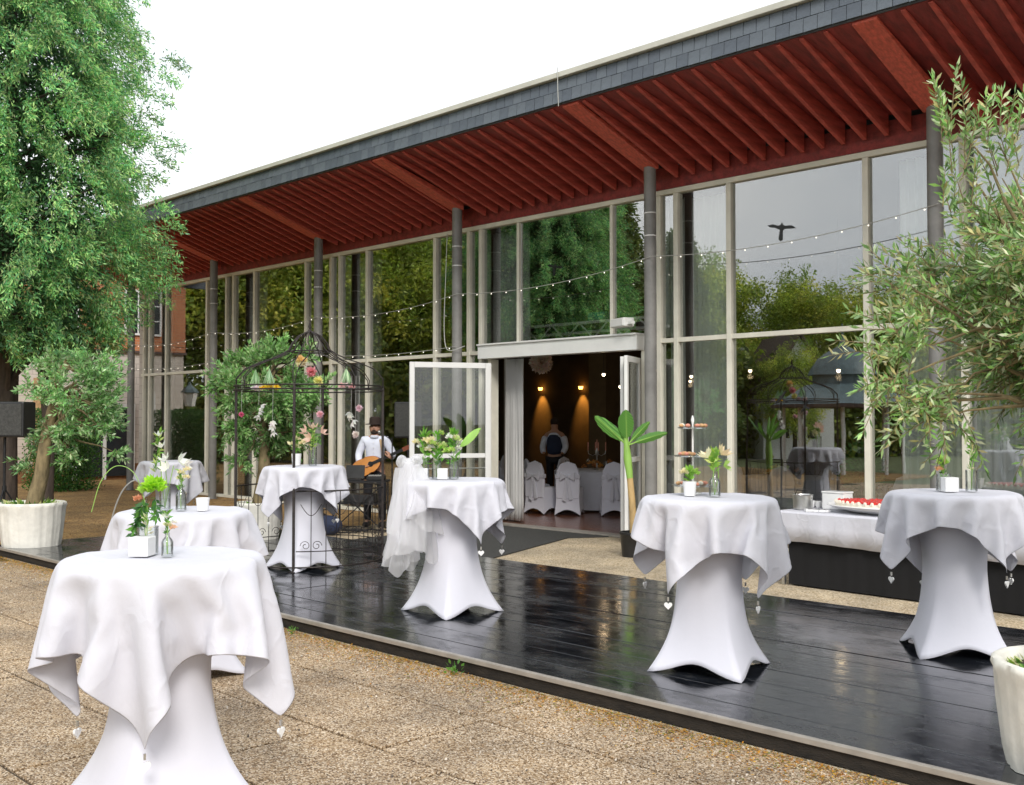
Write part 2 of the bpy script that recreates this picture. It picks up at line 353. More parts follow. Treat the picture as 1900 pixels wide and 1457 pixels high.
def copy_tree(o, parent=None, loc=None, rz=None, label=None):
    c = o.copy(); C.objects.link(c); c.parent = parent
    if loc is not None: c.location = loc
    if rz is not None: c.rotation_euler.z = rz
    if label: c['label'] = label
    for ch in kids(o): copy_tree(ch, c)
    return c
def inst(src, parent, loc, rot=None, scale=None):
    c = src.copy(); C.objects.link(c); c.parent = parent; c.location = loc
    if rot is not None: c.rotation_euler = rot
    if scale is not None: c.scale = scale
    return c
def leafmesh(name, base, dirn, length, width, col, m, parent=None, up=None, fold=.15, extra=None, loc=None):
    """many diamond leaves from numpy arrays: base point, direction, length, width, colour"""
    n = len(base); dirn = dirn / np.maximum(np.linalg.norm(dirn, axis=1, keepdims=True), 1e-6)
    if up is None: up = np.random.normal(size=(n, 3))
    side = np.cross(dirn, up); side /= np.maximum(np.linalg.norm(side, axis=1, keepdims=True), 1e-6)
    nrm = np.cross(side, dirn)
    L = np.broadcast_to(np.asarray(length, float).reshape(-1, 1), (n, 1)); W = np.broadcast_to(np.asarray(width, float).reshape(-1, 1), (n, 1))
    v = np.empty((n, 4, 3)); mid = base + dirn * L * .48
    v[:, 0] = base; v[:, 1] = mid + side * W / 2 + nrm * W * fold; v[:, 2] = base + dirn * L; v[:, 3] = mid - side * W / 2 + nrm * W * fold
    me = bpy.data.meshes.new(name)
    me.vertices.add(4 * n); me.vertices.foreach_set('co', v.ravel())
    me.loops.add(4 * n); me.loops.foreach_set('vertex_index', np.arange(4 * n, dtype=np.int32))
    me.polygons.add(n); me.polygons.foreach_set('loop_start', np.arange(0, 4 * n, 4, dtype=np.int32)); me.polygons.foreach_set('loop_total', np.full(n, 4, dtype=np.int32))
    a = me.color_attributes.new('Col', 'FLOAT_COLOR', 'POINT')
    c4 = np.ones((n, 4, 4)); c4[:, :, :3] = col[:, None, :]; a.data.foreach_set('color', c4.ravel())
    me.materials.append(M[m]); me.update(calc_edges=True)
    o = bpy.data.objects.new(name, me); C.objects.link(o)
    if parent: o.parent = parent
    if loc: o.location = loc
    return o
def smooth_path(P, k=6):
    P = [Vector(p) for p in P]; Q = [P[0] * 2 - P[1]] + P + [P[-1] * 2 - P[-2]]; out = []
    for i in range(1, len(Q) - 2):
        for j in range(k):
            t = j / k; a, b, c, d = Q[i - 1], Q[i], Q[i + 1], Q[i + 2]
            out.append(.5 * ((2 * b) + (c - a) * t + (2 * a - 5 * b + 4 * c - d) * t * t + (3 * b - a - 3 * c + d) * t ** 3))
    return out + [P[-1]]
def rnd(a, b): return random.uniform(a, b)
def unit(n):
    v = np.random.normal(size=(n, 3)); return v / np.linalg.norm(v, axis=1, keepdims=True)
def palette(n, cols, jit=.15, w=None):
    cols = np.array(cols, float); k = np.random.choice(len(cols), n, p=w)
    return np.clip(cols[k] * np.random.uniform(1 - jit, 1 + jit, (n, 1)) * np.random.uniform(.94, 1.06, (n, 3)), 0, 1)
# draped cloths: 37 x 37 points, neighbour-to-neighbour steps in 2 mm units
CLOTH_STEPS = [
[-136,-131,192,15,2,17,14,-8,17,6,-16,15,-3,-18,14,-9,-16,14,-11,-15,13,-11,-16,14,-5,-17,13,13,-15,13,22,2,7,17,14,5,18,14,6,22,-1,7,9,-20,8,4,-22,7,14,-16,8,20,12,0,9,21,-1,-8,21,-1,-10,21,0,8,22,-3,19,-10,-9,18,-11,-7,18,-13,-7,18,-12,-7,20,-10,-8,20,2,-10,8,17,-14,-5,18,-14,-5,18,-13,-2,19,-14,5,17,-14,13,12,-15,16,4,-16,17,1,-15,16,-3,-16,
-16,-8,16,14,6,17,16,2,17,13,-9,16,5,-17,15,-4,-18,14,-10,-16,14,-12,-14,13,-8,-17,14,4,-18,13,20,-5,10,20,11,6,17,14,5,22,3,7,13,-17,7,4,-22,8,13,-17,7,20,10,2,15,18,-1,-9,21,-1,-6,23,-1,12,19,-4,20,-7,-9,19,-10,-8,17,-14,-7,18,-14,-6,20,-6,-9,17,9,-12,2,19,-14,-6,18,-13,-5,18,-13,3,18,-15,12,13,-15,16,5,-15,17,1,-16,16,-2,-16,17,-4,-16,
-14,-10,15,13,8,17,14,7,17,15,1,18,13,-10,16,4,-18,14,-5,-17,14,-11,-16,14,-11,-14,13,-3,-19,14,15,-13,12,21,6,7,17,14,5,21,6,6,18,-13,8,4,-21,8,11,-19,7,20,11,1,20,12,1,-3,23,-2,-6,22,0,15,16,-6,20,-6,-9,20,-8,-9,16,-15,-5,18,-13,-7,21,0,-10,11,15,-14,-3,18,-13,-6,18,-13,0,19,-14,10,14,-15,16,6,-15,17,1,-16,16,-3,-16,16,-3,-16,17,-3,-16,
-13,-12,15,12,10,17,13,9,18,13,7,17,16,-1,17,12,-11,16,3,-17,15,-6,-18,14,-13,-14,13,-7,-17,14,7,-18,12,21,-3,9,17,14,6,21,8,6,20,-8,8,6,-21,7,12,-19,8,22,3,2,18,14,1,-1,23,-2,-1,23,-1,19,13,-7,18,-11,-9,21,-1,-8,19,-11,-8,17,-15,-6,18,8,-11,5,18,-14,-5,18,-13,-3,18,-14,7,16,-15,16,7,-15,17,0,-16,16,-2,-16,16,-4,-16,17,-2,-16,17,-1,-16,
-13,-10,15,13,8,18,12,9,17,11,10,17,14,7,18,15,-2,17,12,-11,15,2,-18,15,-7,-17,14,-12,-15,13,-1,-18,14,16,-12,11,21,8,6,19,11,6,22,-3,7,10,-19,8,11,-19,8,22,-4,3,16,18,0,11,20,-2,-2,23,-1,21,8,-8,17,-12,-9,22,3,-8,20,-7,-9,18,-14,-6,3,17,-14,10,17,-13,-6,18,-13,3,18,-14,16,7,-15,17,2,-16,16,-5,-16,16,-3,-16,17,-1,-16,17,0,-16,15,6,-16,
-18,3,15,15,-2,18,14,5,17,12,9,18,12,10,17,13,8,17,16,-4,17,11,-12,16,2,-18,14,-9,-17,14,-9,-16,13,9,-17,13,21,-1,8,19,12,6,22,1,7,17,-15,7,10,-19,8,20,-9,5,12,20,-2,12,20,-1,12,19,-1,21,3,-8,18,-11,-10,21,3,-8,21,-2,-9,20,-5,-10,-5,19,-12,6,18,-13,-2,18,-14,15,7,-15,17,3,-16,16,-4,-16,16,-4,-16,17,0,-16,17,2,-16,14,8,-15,8,14,-17,
-11,16,13,9,-10,19,14,-4,18,14,2,18,14,7,17,11,10,17,14,7,18,15,-5,16,10,-14,16,3,-18,14,-11,-15,14,-1,-19,13,18,-9,11,21,6,6,21,6,7,20,-10,7,16,-15,7,15,-16,6,14,18,-1,15,18,-1,18,13,-4,21,5,-7,18,-11,-9,22,2,-9,20,-4,-9,14,15,-12,-5,19,-12,2,18,-13,16,3,-17,15,10,-14,16,-6,-16,16,-2,-16,17,1,-16,16,4,-16,14,9,-16,5,15,-17,-2,14,-18,
2,20,11,0,-12,20,6,-11,20,12,-6,18,14,-1,18,15,4,18,11,10,17,14,6,17,15,-7,17,8,-15,15,5,-18,14,-10,-15,14,10,-17,12,21,6,7,21,-5,7,22,-2,8,15,-16,7,21,-7,4,23,2,0,14,19,-1,20,10,-5,21,8,-6,20,1,-11,20,-10,-7,18,9,-10,6,19,-13,-2,19,-12,16,1,-17,14,13,-14,15,-5,-16,17,-1,-16,17,3,-16,16,5,-15,12,11,-17,1,15,-17,-4,13,-19,-8,9,-20,
8,18,12,-5,-10,20,-2,-12,19,4,-11,20,11,-8,19,13,-4,19,15,2,17,12,8,17,15,5,18,12,-10,16,2,-19,13,12,-12,16,-3,-18,14,21,-6,9,22,2,6,18,-12,9,21,-5,7,23,0,1,23,0,1,24,0,0,21,6,-7,20,8,-7,19,12,-7,21,-5,-8,12,16,-12,1,19,-12,16,2,-17,12,14,-14,16,-3,-16,17,1,-15,16,5,-16,16,6,-16,10,13,-16,-3,14,-19,-7,9,-19,-8,8,-20,-9,7,-21,
14,15,11,-9,-8,20,-6,-9,20,-5,-11,20,5,-11,20,8,-9,19,11,-7,19,14,-2,18,14,6,17,15,4,17,9,-15,15,1,-20,13,19,-5,13,11,-13,15,21,-5,8,22,-1,5,23,-1,2,24,1,1,23,0,0,23,1,1,23,-1,-1,23,1,-4,22,3,-7,18,10,-11,8,17,-12,17,2,-15,10,16,-14,17,-1,-16,16,4,-16,16,6,-15,15,7,-16,7,14,-17,-7,10,-20,-9,6,-20,-8,8,-20,-8,8,-20,-8,9,-20,
14,14,11,-7,-9,20,-8,-8,20,-7,-9,20,-10,-7,20,5,-10,20,7,-10,19,8,-10,20,13,-4,18,14,5,17,15,-5,17,4,-18,14,16,-9,15,20,-4,12,23,0,1,23,1,-1,23,0,-3,23,0,-1,24,0,1,23,1,-1,23,0,0,23,0,2,23,0,1,23,0,-2,18,7,-14,9,15,-16,18,1,-14,15,8,-16,14,8,-16,16,6,-16,2,14,-18,-8,7,-20,-11,4,-20,-8,9,-20,-7,10,-20,-7,10,-20,-7,10,-19,
7,19,12,-2,-12,20,-7,-9,20,-11,-6,19,-11,-6,19,-6,-9,21,11,-9,18,8,-10,20,1,-10,20,8,-9,20,14,-6,17,14,-7,17,20,-2,10,24,1,2,23,1,-5,23,0,-1,23,0,-1,23,0,0,23,0,0,23,1,1,23,0,0,23,0,-1,24,1,0,23,0,1,23,-1,2,18,5,-14,13,9,-17,16,8,-15,16,5,-16,-2,13,-19,-9,6,-20,-8,8,-20,-2,12,-20,-4,10,-20,-11,8,-19,-7,10,-20,-7,10,-19,
-16,13,9,7,-6,21,6,-8,21,-5,-10,20,-14,-4,18,-4,-10,21,-6,-8,20,1,-13,19,14,-4,18,8,-9,20,6,-10,21,19,-2,12,23,0,-1,24,0,-2,23,0,0,23,1,-1,23,0,0,23,0,0,23,1,0,23,0,0,23,0,1,23,0,0,23,1,-1,23,0,0,23,0,0,24,0,1,18,4,-13,17,5,-15,-7,9,-20,-6,10,-20,-6,10,-20,-4,10,-20,-2,12,-20,-1,11,-20,-10,8,-19,-8,10,-19,-6,10,-20,
-22,-6,5,7,-1,22,6,-7,22,7,9,20,5,-4,22,-2,-11,20,-4,-11,20,-3,-10,21,-9,-8,19,9,-9,20,15,-3,18,23,0,4,23,0,-5,23,0,0,23,1,-1,23,0,0,23,0,0,24,0,0,23,1,0,23,0,0,23,0,0,23,0,0,23,1,1,23,0,-1,23,0,0,23,0,1,23,1,-1,9,7,-21,9,6,-20,-6,9,-20,-13,12,-16,-7,11,-19,-6,10,-19,-5,11,-20,-5,10,-20,-5,10,-20,-3,10,-21,
-21,-7,6,6,0,22,6,-1,22,6,11,20,8,3,21,5,-2,23,1,-9,21,-6,-12,19,4,-6,22,1,-10,21,20,0,12,24,1,-5,23,0,-1,23,0,-1,23,1,0,23,0,0,23,0,0,23,0,0,23,1,0,23,0,0,24,0,0,23,1,0,23,0,0,23,0,1,23,0,-1,23,1,0,24,-1,3,19,2,-12,-9,9,-21,6,9,-21,-4,9,-20,-4,9,-21,-4,9,-21,-4,8,-21,-4,9,-21,-5,9,-21,-7,16,-15,
-22,-1,6,6,1,22,6,1,23,7,5,21,7,12,19,5,-2,22,6,0,22,3,-6,22,-4,-11,21,15,-2,17,23,1,5,23,0,-3,23,0,0,23,0,-1,23,1,0,23,0,0,23,0,0,23,0,0,23,1,0,23,0,0,23,0,0,23,1,0,23,0,0,23,0,0,24,0,1,23,1,-1,23,0,2,23,0,-4,2,4,-23,-13,13,-16,-5,8,-21,-5,9,-21,-4,8,-21,-1,10,-21,1,9,-21,9,3,-21,1,-2,-23,
-9,21,2,7,1,22,10,2,20,-5,0,23,1,-1,23,5,0,22,6,-1,23,5,0,22,11,0,21,19,-1,13,23,1,2,23,0,-2,23,0,-1,23,0,0,23,1,0,24,0,0,23,0,0,23,1,0,23,0,0,23,0,0,23,0,0,23,1,0,23,0,0,23,0,0,23,0,0,23,1,0,23,0,1,24,0,0,12,1,-19,-3,5,-23,-5,7,-21,-8,13,-18,-5,10,-20,4,1,-23,3,-2,-22,0,-12,-20,3,-1,-23,
-5,23,0,7,1,22,11,2,20,3,-1,23,2,0,23,1,0,23,8,-1,22,10,-1,20,3,1,24,19,-1,13,23,1,-1,23,0,-1,23,0,0,23,1,0,23,0,0,23,0,0,23,0,0,23,1,0,24,0,0,23,0,0,23,0,0,23,1,1,23,0,0,23,0,0,23,1,0,23,0,0,23,0,-1,24,0,3,16,0,-17,4,2,-23,2,3,-23,-4,5,-22,-6,12,-19,5,-14,-18,3,-3,-23,-4,9,-21,5,-5,-22,
0,23,-1,5,1,23,6,1,22,6,0,22,7,0,22,12,-4,19,6,0,23,5,1,22,-2,2,24,18,0,15,24,0,-3,23,0,0,23,0,1,23,1,0,23,0,0,23,0,0,23,0,-1,23,1,1,23,0,-1,23,0,1,23,1,-1,24,0,1,23,0,-1,23,0,0,23,1,0,23,0,0,23,0,0,24,1,3,16,-1,-16,-4,1,-24,10,4,-20,7,2,-22,4,1,-23,-11,0,-20,-4,-3,-22,16,0,-17,5,-4,-22,
18,13,-5,4,2,23,9,-3,21,6,0,22,6,2,22,4,4,23,1,2,23,0,2,23,-1,2,23,16,0,17,23,0,-3,23,0,1,24,0,-1,23,1,1,23,0,-1,23,0,0,23,1,0,23,0,0,23,0,0,23,0,0,23,1,0,23,0,0,23,0,0,23,0,0,23,1,0,23,0,0,24,0,2,23,1,0,17,-1,-16,-7,1,-22,1,0,-23,4,1,-23,6,1,-22,8,4,-21,-11,-2,-20,6,-3,-22,8,-3,-22,
17,15,-4,4,2,22,3,2,23,0,2,23,-6,2,22,2,3,23,1,3,23,3,2,23,10,2,20,11,1,21,23,0,-2,23,0,1,23,1,-1,23,0,0,23,0,0,23,0,0,24,1,0,23,0,0,23,0,0,23,0,0,23,1,0,23,0,0,23,0,0,23,1,0,23,0,0,23,0,1,23,0,3,23,1,-4,18,-1,-15,0,-1,-23,11,-5,-20,-5,6,-21,-2,3,-23,-1,2,-23,0,0,-23,1,-4,-23,1,-5,-23,
-7,22,-2,3,2,23,7,3,22,4,2,23,0,2,23,-6,3,22,3,2,22,7,2,22,7,3,22,10,1,21,23,0,1,23,0,-1,23,1,1,23,0,-1,23,0,0,23,0,0,23,1,0,23,0,0,23,0,0,23,1,0,24,0,0,23,0,0,23,0,0,23,1,0,23,0,0,23,0,2,23,0,3,21,1,-9,13,-3,-19,17,-1,-16,5,-4,-22,11,-5,-19,1,-2,-23,-3,6,-23,1,-2,-23,0,-3,-22,1,-4,-23,
-8,21,0,5,3,22,6,3,22,6,3,22,8,1,22,8,-4,21,7,-11,19,8,-1,22,5,11,20,-5,14,19,17,4,15,24,-1,-4,23,1,0,23,0,1,23,0,-1,23,0,0,23,1,0,23,0,0,23,0,0,23,1,0,23,0,0,23,0,0,23,0,0,23,1,1,24,0,0,22,0,2,24,1,1,19,-1,-12,13,-2,-19,14,-2,-19,12,-3,-19,11,-5,-20,10,-5,-20,7,-6,-21,2,-6,-22,1,-5,-23,1,-4,-22,
11,20,-5,10,-1,21,9,-2,21,8,-4,21,8,-4,21,9,-5,21,7,-8,21,-4,15,17,-1,13,19,3,11,19,5,10,21,23,1,5,23,0,-2,24,0,0,23,0,1,23,1,-1,23,0,0,23,0,0,23,0,0,23,1,0,23,0,0,23,0,0,23,1,1,23,0,0,23,0,0,23,1,5,23,0,-3,13,-3,-19,12,-3,-20,12,-4,-19,11,-4,-20,11,-4,-20,11,-4,-20,11,-4,-20,10,-5,-20,9,-7,-20,6,-7,-21,
20,-6,-9,9,-3,21,7,-6,21,8,-5,21,9,-3,21,11,2,21,-2,13,18,-2,14,18,-4,15,18,6,9,20,-2,13,19,17,6,15,23,0,2,23,0,-1,23,0,0,23,1,0,23,0,0,23,0,0,24,0,0,23,1,0,23,0,0,23,0,1,23,1,0,23,0,0,23,0,3,23,1,-1,18,-5,-14,1,-14,-19,9,-12,-17,12,-3,-20,12,1,-20,11,-1,-20,12,-2,-19,12,-2,-20,12,-3,-20,11,-4,-20,11,-4,-19,
18,-11,-9,9,-3,21,8,-6,21,10,1,21,8,8,20,-1,13,18,-1,14,19,-2,14,18,-3,14,19,-9,10,18,13,9,16,12,11,17,17,5,15,24,-1,2,23,0,0,23,1,-2,23,0,1,23,0,0,23,1,-1,23,0,0,23,0,1,24,0,0,23,1,2,23,0,4,23,1,-4,20,-4,-11,6,-13,-17,12,-8,-19,3,-14,-18,3,-15,-17,11,-5,-20,12,-1,-19,11,0,-20,12,0,-20,12,-1,-20,12,-1,-19,12,-2,-20,
19,-12,-9,9,-1,21,9,6,20,5,12,19,-1,13,19,-4,14,18,-5,13,18,-6,13,18,-9,11,18,12,10,17,14,8,17,17,-3,15,10,17,13,14,11,15,23,0,5,23,1,2,24,0,0,23,0,-2,23,1,0,23,0,1,23,0,2,23,1,2,24,0,-2,22,-1,-5,20,-5,-11,14,-10,-15,20,-5,-12,-6,-13,-18,1,-16,-17,5,-13,-18,6,-12,-19,11,-7,-19,12,-3,-20,12,0,-20,11,0,-19,12,0,-20,12,-1,-20,
20,-2,-10,7,10,20,1,14,18,-5,13,18,-6,13,19,-8,12,18,-8,11,18,-5,14,18,12,10,17,15,6,16,17,0,16,16,-3,15,13,13,14,8,19,11,12,14,14,22,2,4,23,2,4,23,1,3,23,0,0,24,0,-1,23,0,-1,23,-1,-2,22,-3,-7,19,-8,-11,13,-15,-12,20,3,-11,20,-4,-12,11,-13,-15,-7,-13,-18,-5,-14,-18,1,-15,-17,6,-13,-19,9,-9,-19,12,-4,-19,12,-1,-20,12,-1,-20,11,1,-20,
13,15,-12,-4,14,18,-7,12,18,-8,12,18,-10,10,19,-8,12,18,-2,14,17,12,11,17,16,5,17,16,-1,15,16,-8,16,14,11,14,15,10,15,9,18,11,0,21,10,22,0,3,23,3,4,20,8,8,23,0,0,23,0,-1,23,-1,-1,18,-12,-7,19,-11,-6,21,5,-10,11,-16,-12,18,-8,-12,20,1,-11,20,2,-11,4,-15,-17,-7,-13,-17,-8,-13,-18,-1,-15,-18,3,-14,-18,8,-10,-19,11,-6,-19,12,-3,-20,12,-1,-19,
-7,17,-14,-8,11,18,-9,11,18,-9,11,18,-7,12,18,0,15,18,12,10,17,16,5,16,17,-3,16,14,-8,15,17,1,16,15,11,14,9,17,13,-1,21,9,2,20,11,23,2,3,21,6,7,19,-13,3,22,-4,1,23,-2,0,23,2,-2,21,10,-5,14,-16,-9,16,-15,-6,18,9,-13,9,-17,-13,20,8,-8,20,1,-12,16,-8,-14,0,-15,-17,-8,-13,-18,-9,-12,-17,-4,-14,-18,1,-15,-18,6,-12,-18,10,-8,-20,12,-4,-19,
-14,12,-14,-9,11,18,-8,11,18,-6,13,18,3,16,17,12,10,17,16,3,16,17,-4,16,15,-7,16,16,-4,16,16,6,15,12,15,13,1,21,10,0,21,10,0,21,10,21,4,6,20,-11,2,20,-12,3,21,-9,2,23,-4,1,21,7,-4,17,16,-5,21,-6,-6,6,-21,-7,19,-7,-11,18,9,-12,13,-16,-11,15,15,-10,20,1,-11,11,-12,-16,-3,-15,-18,-8,-12,-17,-9,-12,-18,-6,-14,-18,-2,-15,-17,4,-13,-18,9,-10,-19,
-14,11,-14,-7,13,18,-4,14,18,4,15,17,12,10,16,17,2,17,16,-5,15,14,-8,16,16,-5,16,17,2,16,14,12,13,0,20,12,-5,20,10,-6,20,12,15,16,6,22,4,6,20,-11,2,17,-17,2,19,-11,2,22,-9,2,20,11,-4,22,5,0,14,16,-10,3,-22,-7,14,-16,-9,19,6,-12,20,1,-12,19,-9,-9,7,20,-11,19,-3,-13,8,-13,-17,-4,-15,-17,-9,-12,-18,-9,-12,-17,-7,-13,-18,-5,-14,-18,1,-15,-18,
-11,15,-14,-3,14,17,5,15,17,14,9,17,16,2,16,16,-6,16,15,-8,16,15,-6,16,17,-2,15,15,10,15,1,19,12,-7,19,11,-11,16,12,7,21,8,21,5,6,20,10,5,19,-13,3,15,-17,1,19,-14,2,20,-11,2,23,1,1,18,14,-5,1,22,-5,11,-17,-11,12,-18,-8,19,-9,-10,17,8,-13,18,-9,-8,14,14,-12,12,16,-11,17,-6,-15,5,-15,-16,-4,-14,-18,-9,-12,-17,-9,-12,-18,-8,-12,-18,-7,-14,-17,
-5,17,-15,6,14,17,14,9,16,17,0,16,15,-5,16,15,-8,16,15,-8,16,16,-4,16,16,7,15,6,18,13,-9,18,11,-12,16,12,-8,18,11,21,7,6,21,9,6,18,13,5,18,-15,2,14,-17,1,21,-10,3,16,-16,1,23,-6,2,16,15,-5,0,23,-6,22,2,-3,-1,-19,-12,9,-19,-9,19,0,-14,19,-9,-9,13,15,-11,12,16,-12,18,9,-12,15,-9,-15,4,-15,-17,-6,-14,-17,-8,-12,-18,-9,-12,-17,-8,-13,-18,
5,16,-16,15,8,17,16,0,16,16,-6,16,14,-8,16,15,-8,16,15,-7,15,17,4,16,9,16,13,-6,19,12,-13,15,11,-10,17,12,0,20,11,23,1,4,22,5,5,17,14,5,16,-16,2,16,-17,1,22,-8,4,16,-16,1,17,-15,1,16,16,-4,10,20,-3,10,21,-4,9,-18,-11,1,-20,-11,8,-19,-10,19,-4,-12,18,9,-11,11,17,-12,13,15,-11,18,6,-13,14,-11,-15,2,-15,-17,-6,-14,-18,-8,-13,-17,-9,-12,-18,
14,9,-16,17,-1,16,15,-5,16,15,-8,16,14,-9,16,15,-8,16,17,0,15,12,14,14,-3,19,12,-10,17,12,-13,16,11,-9,18,12,7,19,11,23,-2,3,23,0,4,21,3,7,22,3,7,8,-21,-5,16,-17,2,15,-17,1,16,-16,1,12,20,-3,7,22,-2,5,22,-1,12,-15,-12,13,-15,-12,1,-21,-11,14,-15,-10,19,5,-12,13,15,-12,11,17,-11,15,12,-12,19,3,-13,12,-12,-16,-1,-15,-17,-5,-14,-17,-8,-13,-18,
16,-2,-17,16,-2,17,15,-9,15,14,-9,16,13,-9,16,17,-4,16,14,11,14,1,19,13,-8,19,11,-12,15,12,-11,17,11,-6,19,12,12,16,10,22,3,6,23,1,5,22,1,5,23,-5,4,15,-17,0,11,-20,-2,12,-20,0,11,-20,0,3,22,-1,6,23,-2,5,22,0,19,-6,-11,10,-17,-13,3,-20,-11,9,-18,-10,18,-8,-12,15,13,-12,11,17,-11,12,16,-11,17,10,-12,19,0,-14,10,-13,-16,-2,-15,-17,-8,-13,-18],
[-139,-212,263,2,-13,15,7,-13,14,10,-9,15,13,-7,13,17,2,12,11,15,8,13,14,8,12,13,9,12,14,8,18,4,10,12,-15,7,0,-19,5,1,-20,6,5,-19,7,19,-4,3,10,17,-2,8,18,-3,9,19,-2,10,17,-2,15,14,-3,14,-14,0,5,-20,1,1,-20,4,17,-8,-6,16,7,-11,13,9,-13,14,8,-12,11,12,-12,9,13,-13,2,15,-13,-6,15,-13,-9,13,-12,-6,15,-13,-7,14,-13,1,16,-13,6,13,-15,
-3,15,14,1,-14,14,4,-14,15,8,-11,15,14,-6,13,12,-8,14,11,16,7,14,12,9,14,12,10,13,11,9,17,7,10,16,-10,7,2,-19,7,2,-19,6,6,-19,6,18,-6,4,12,16,-2,8,19,-3,9,18,-2,12,16,-2,16,13,-2,12,-16,-1,14,-15,-1,0,-20,5,18,-3,-9,15,7,-11,14,8,-12,12,11,-13,10,12,-13,5,15,-13,-1,15,-13,-8,14,-12,-7,15,-13,-8,14,-12,0,15,-14,5,14,-14,9,10,-15,
1,14,14,-1,-14,15,1,-14,14,4,-13,15,12,-8,14,9,-12,14,14,10,10,17,6,10,12,13,9,15,10,9,15,11,9,18,-5,9,10,-16,7,0,-19,6,5,-19,6,18,-8,4,12,16,-1,9,18,-3,10,17,-2,14,15,-2,17,11,-2,18,-8,-4,6,-19,3,7,-19,2,16,6,-12,15,6,-11,16,6,-12,10,12,-12,8,14,-13,2,15,-13,-5,15,-13,-7,14,-13,-8,14,-12,-2,15,-13,3,14,-14,10,10,-15,11,9,-15,
2,15,14,-5,-14,15,0,-14,14,3,-14,15,6,-13,15,10,-10,13,15,-6,13,16,7,10,14,12,10,13,12,9,15,10,9,18,0,9,15,-11,8,4,-19,6,3,-19,6,17,-10,5,14,15,-1,9,18,-3,12,16,-2,17,12,-2,16,11,-2,20,-3,-4,9,-18,0,9,-19,1,16,5,-11,15,9,-12,12,10,-12,9,13,-13,5,14,-13,-1,16,-13,-7,14,-12,-8,14,-13,-3,15,-13,3,15,-14,10,10,-15,12,6,-15,12,4,-15,
4,13,15,-6,-13,14,-4,-14,14,0,-14,15,5,-13,15,9,-11,14,11,-11,14,16,-3,12,15,10,9,14,11,10,14,12,9,18,0,9,18,-4,9,10,-16,6,2,-19,7,15,-12,5,14,15,-2,12,16,-2,16,13,-2,18,8,-3,15,14,-1,20,0,-5,9,-18,1,15,-13,-2,9,12,-14,16,7,-11,14,9,-11,8,13,-13,1,16,-13,-5,14,-13,-8,14,-12,-4,15,-13,3,15,-14,10,9,-15,12,7,-15,13,3,-16,12,1,-16,
7,12,14,-9,-11,14,-7,-13,14,-3,-14,15,3,-14,15,9,-11,14,9,-11,14,11,-11,14,16,1,11,15,10,10,14,12,9,18,2,9,17,-8,8,18,-4,9,2,-19,6,16,-12,5,18,8,-1,12,16,-2,17,13,-2,18,6,-3,15,14,-2,19,6,-4,16,-12,-3,15,-13,-3,3,15,-14,14,9,-11,17,7,-11,5,14,-13,-3,15,-12,-7,15,-13,-4,14,-13,2,15,-14,10,9,-15,12,6,-15,13,2,-16,12,1,-15,13,1,-16,
9,11,15,-10,-11,14,-10,-11,14,-8,-12,14,-1,-15,15,12,-9,13,8,-12,14,7,-12,15,11,-10,14,17,4,11,14,11,9,18,2,9,17,-7,8,18,2,9,10,-16,7,16,-11,5,20,3,0,14,14,-2,18,10,-2,19,7,-4,15,13,-1,18,9,-4,14,-15,-3,18,2,-8,3,16,-13,14,8,-12,16,7,-10,1,15,-13,-6,15,-13,-5,14,-12,2,15,-14,10,9,-15,12,5,-15,13,2,-16,12,-1,-16,13,1,-16,13,2,-16,
3,14,15,-4,-14,14,-9,-12,14,-11,-10,14,-9,-12,14,5,-13,14,15,-8,12,6,-12,15,8,-11,15,11,-10,14,16,8,10,18,1,9,18,-6,8,18,2,9,18,-4,8,15,-13,5,19,4,0,20,5,-1,19,7,-3,18,8,-3,18,10,-3,15,13,-2,17,-9,-5,12,12,-11,6,14,-13,18,3,-9,11,12,-12,-4,16,-13,-6,14,-13,2,15,-14,10,9,-15,12,4,-15,13,2,-16,13,0,-16,12,2,-16,13,2,-15,12,5,-16,
-9,13,13,3,-13,15,-1,-14,15,-6,-13,13,-12,-10,14,-9,-11,14,11,-11,14,14,-7,13,11,-10,13,5,-12,16,12,-10,13,18,-1,9,18,-2,9,18,-2,9,19,0,8,19,4,0,20,4,1,20,3,0,21,3,0,19,5,-1,20,5,-3,19,5,-4,17,8,-7,6,16,-12,14,9,-11,17,3,-10,2,16,-13,-5,15,-13,2,15,-13,10,9,-15,13,4,-16,12,1,-16,13,1,-15,12,4,-16,12,4,-16,11,7,-16,7,10,-16,
-18,1,7,6,-5,18,7,-9,17,2,-13,16,-2,-14,14,-8,-13,14,-11,-10,14,15,-6,13,8,-12,13,15,-5,14,12,-9,13,12,-9,14,19,1,7,20,2,6,20,4,1,20,4,-1,20,4,-1,20,4,0,20,4,0,20,4,0,19,3,0,20,4,0,21,4,-1,16,7,-11,10,13,-12,15,8,-12,-4,16,-12,2,15,-14,9,10,-15,13,4,-15,12,1,-16,13,3,-16,12,5,-16,10,6,-15,8,10,-17,3,11,-17,-1,9,-18,
-19,-8,5,7,-2,19,6,-2,19,7,-5,18,6,-10,17,1,-13,15,-3,-14,14,-8,-13,14,15,-3,13,7,-14,14,13,-5,15,19,0,8,20,3,3,20,5,-1,20,3,-2,20,4,0,20,4,-1,20,4,1,20,4,0,20,4,-1,20,3,0,20,4,0,19,4,0,21,3,2,18,5,-7,11,12,-13,-1,16,-13,11,6,-17,9,11,-14,12,1,-16,12,5,-15,11,7,-16,9,9,-16,3,10,-17,0,10,-18,-3,8,-18,-5,6,-19,
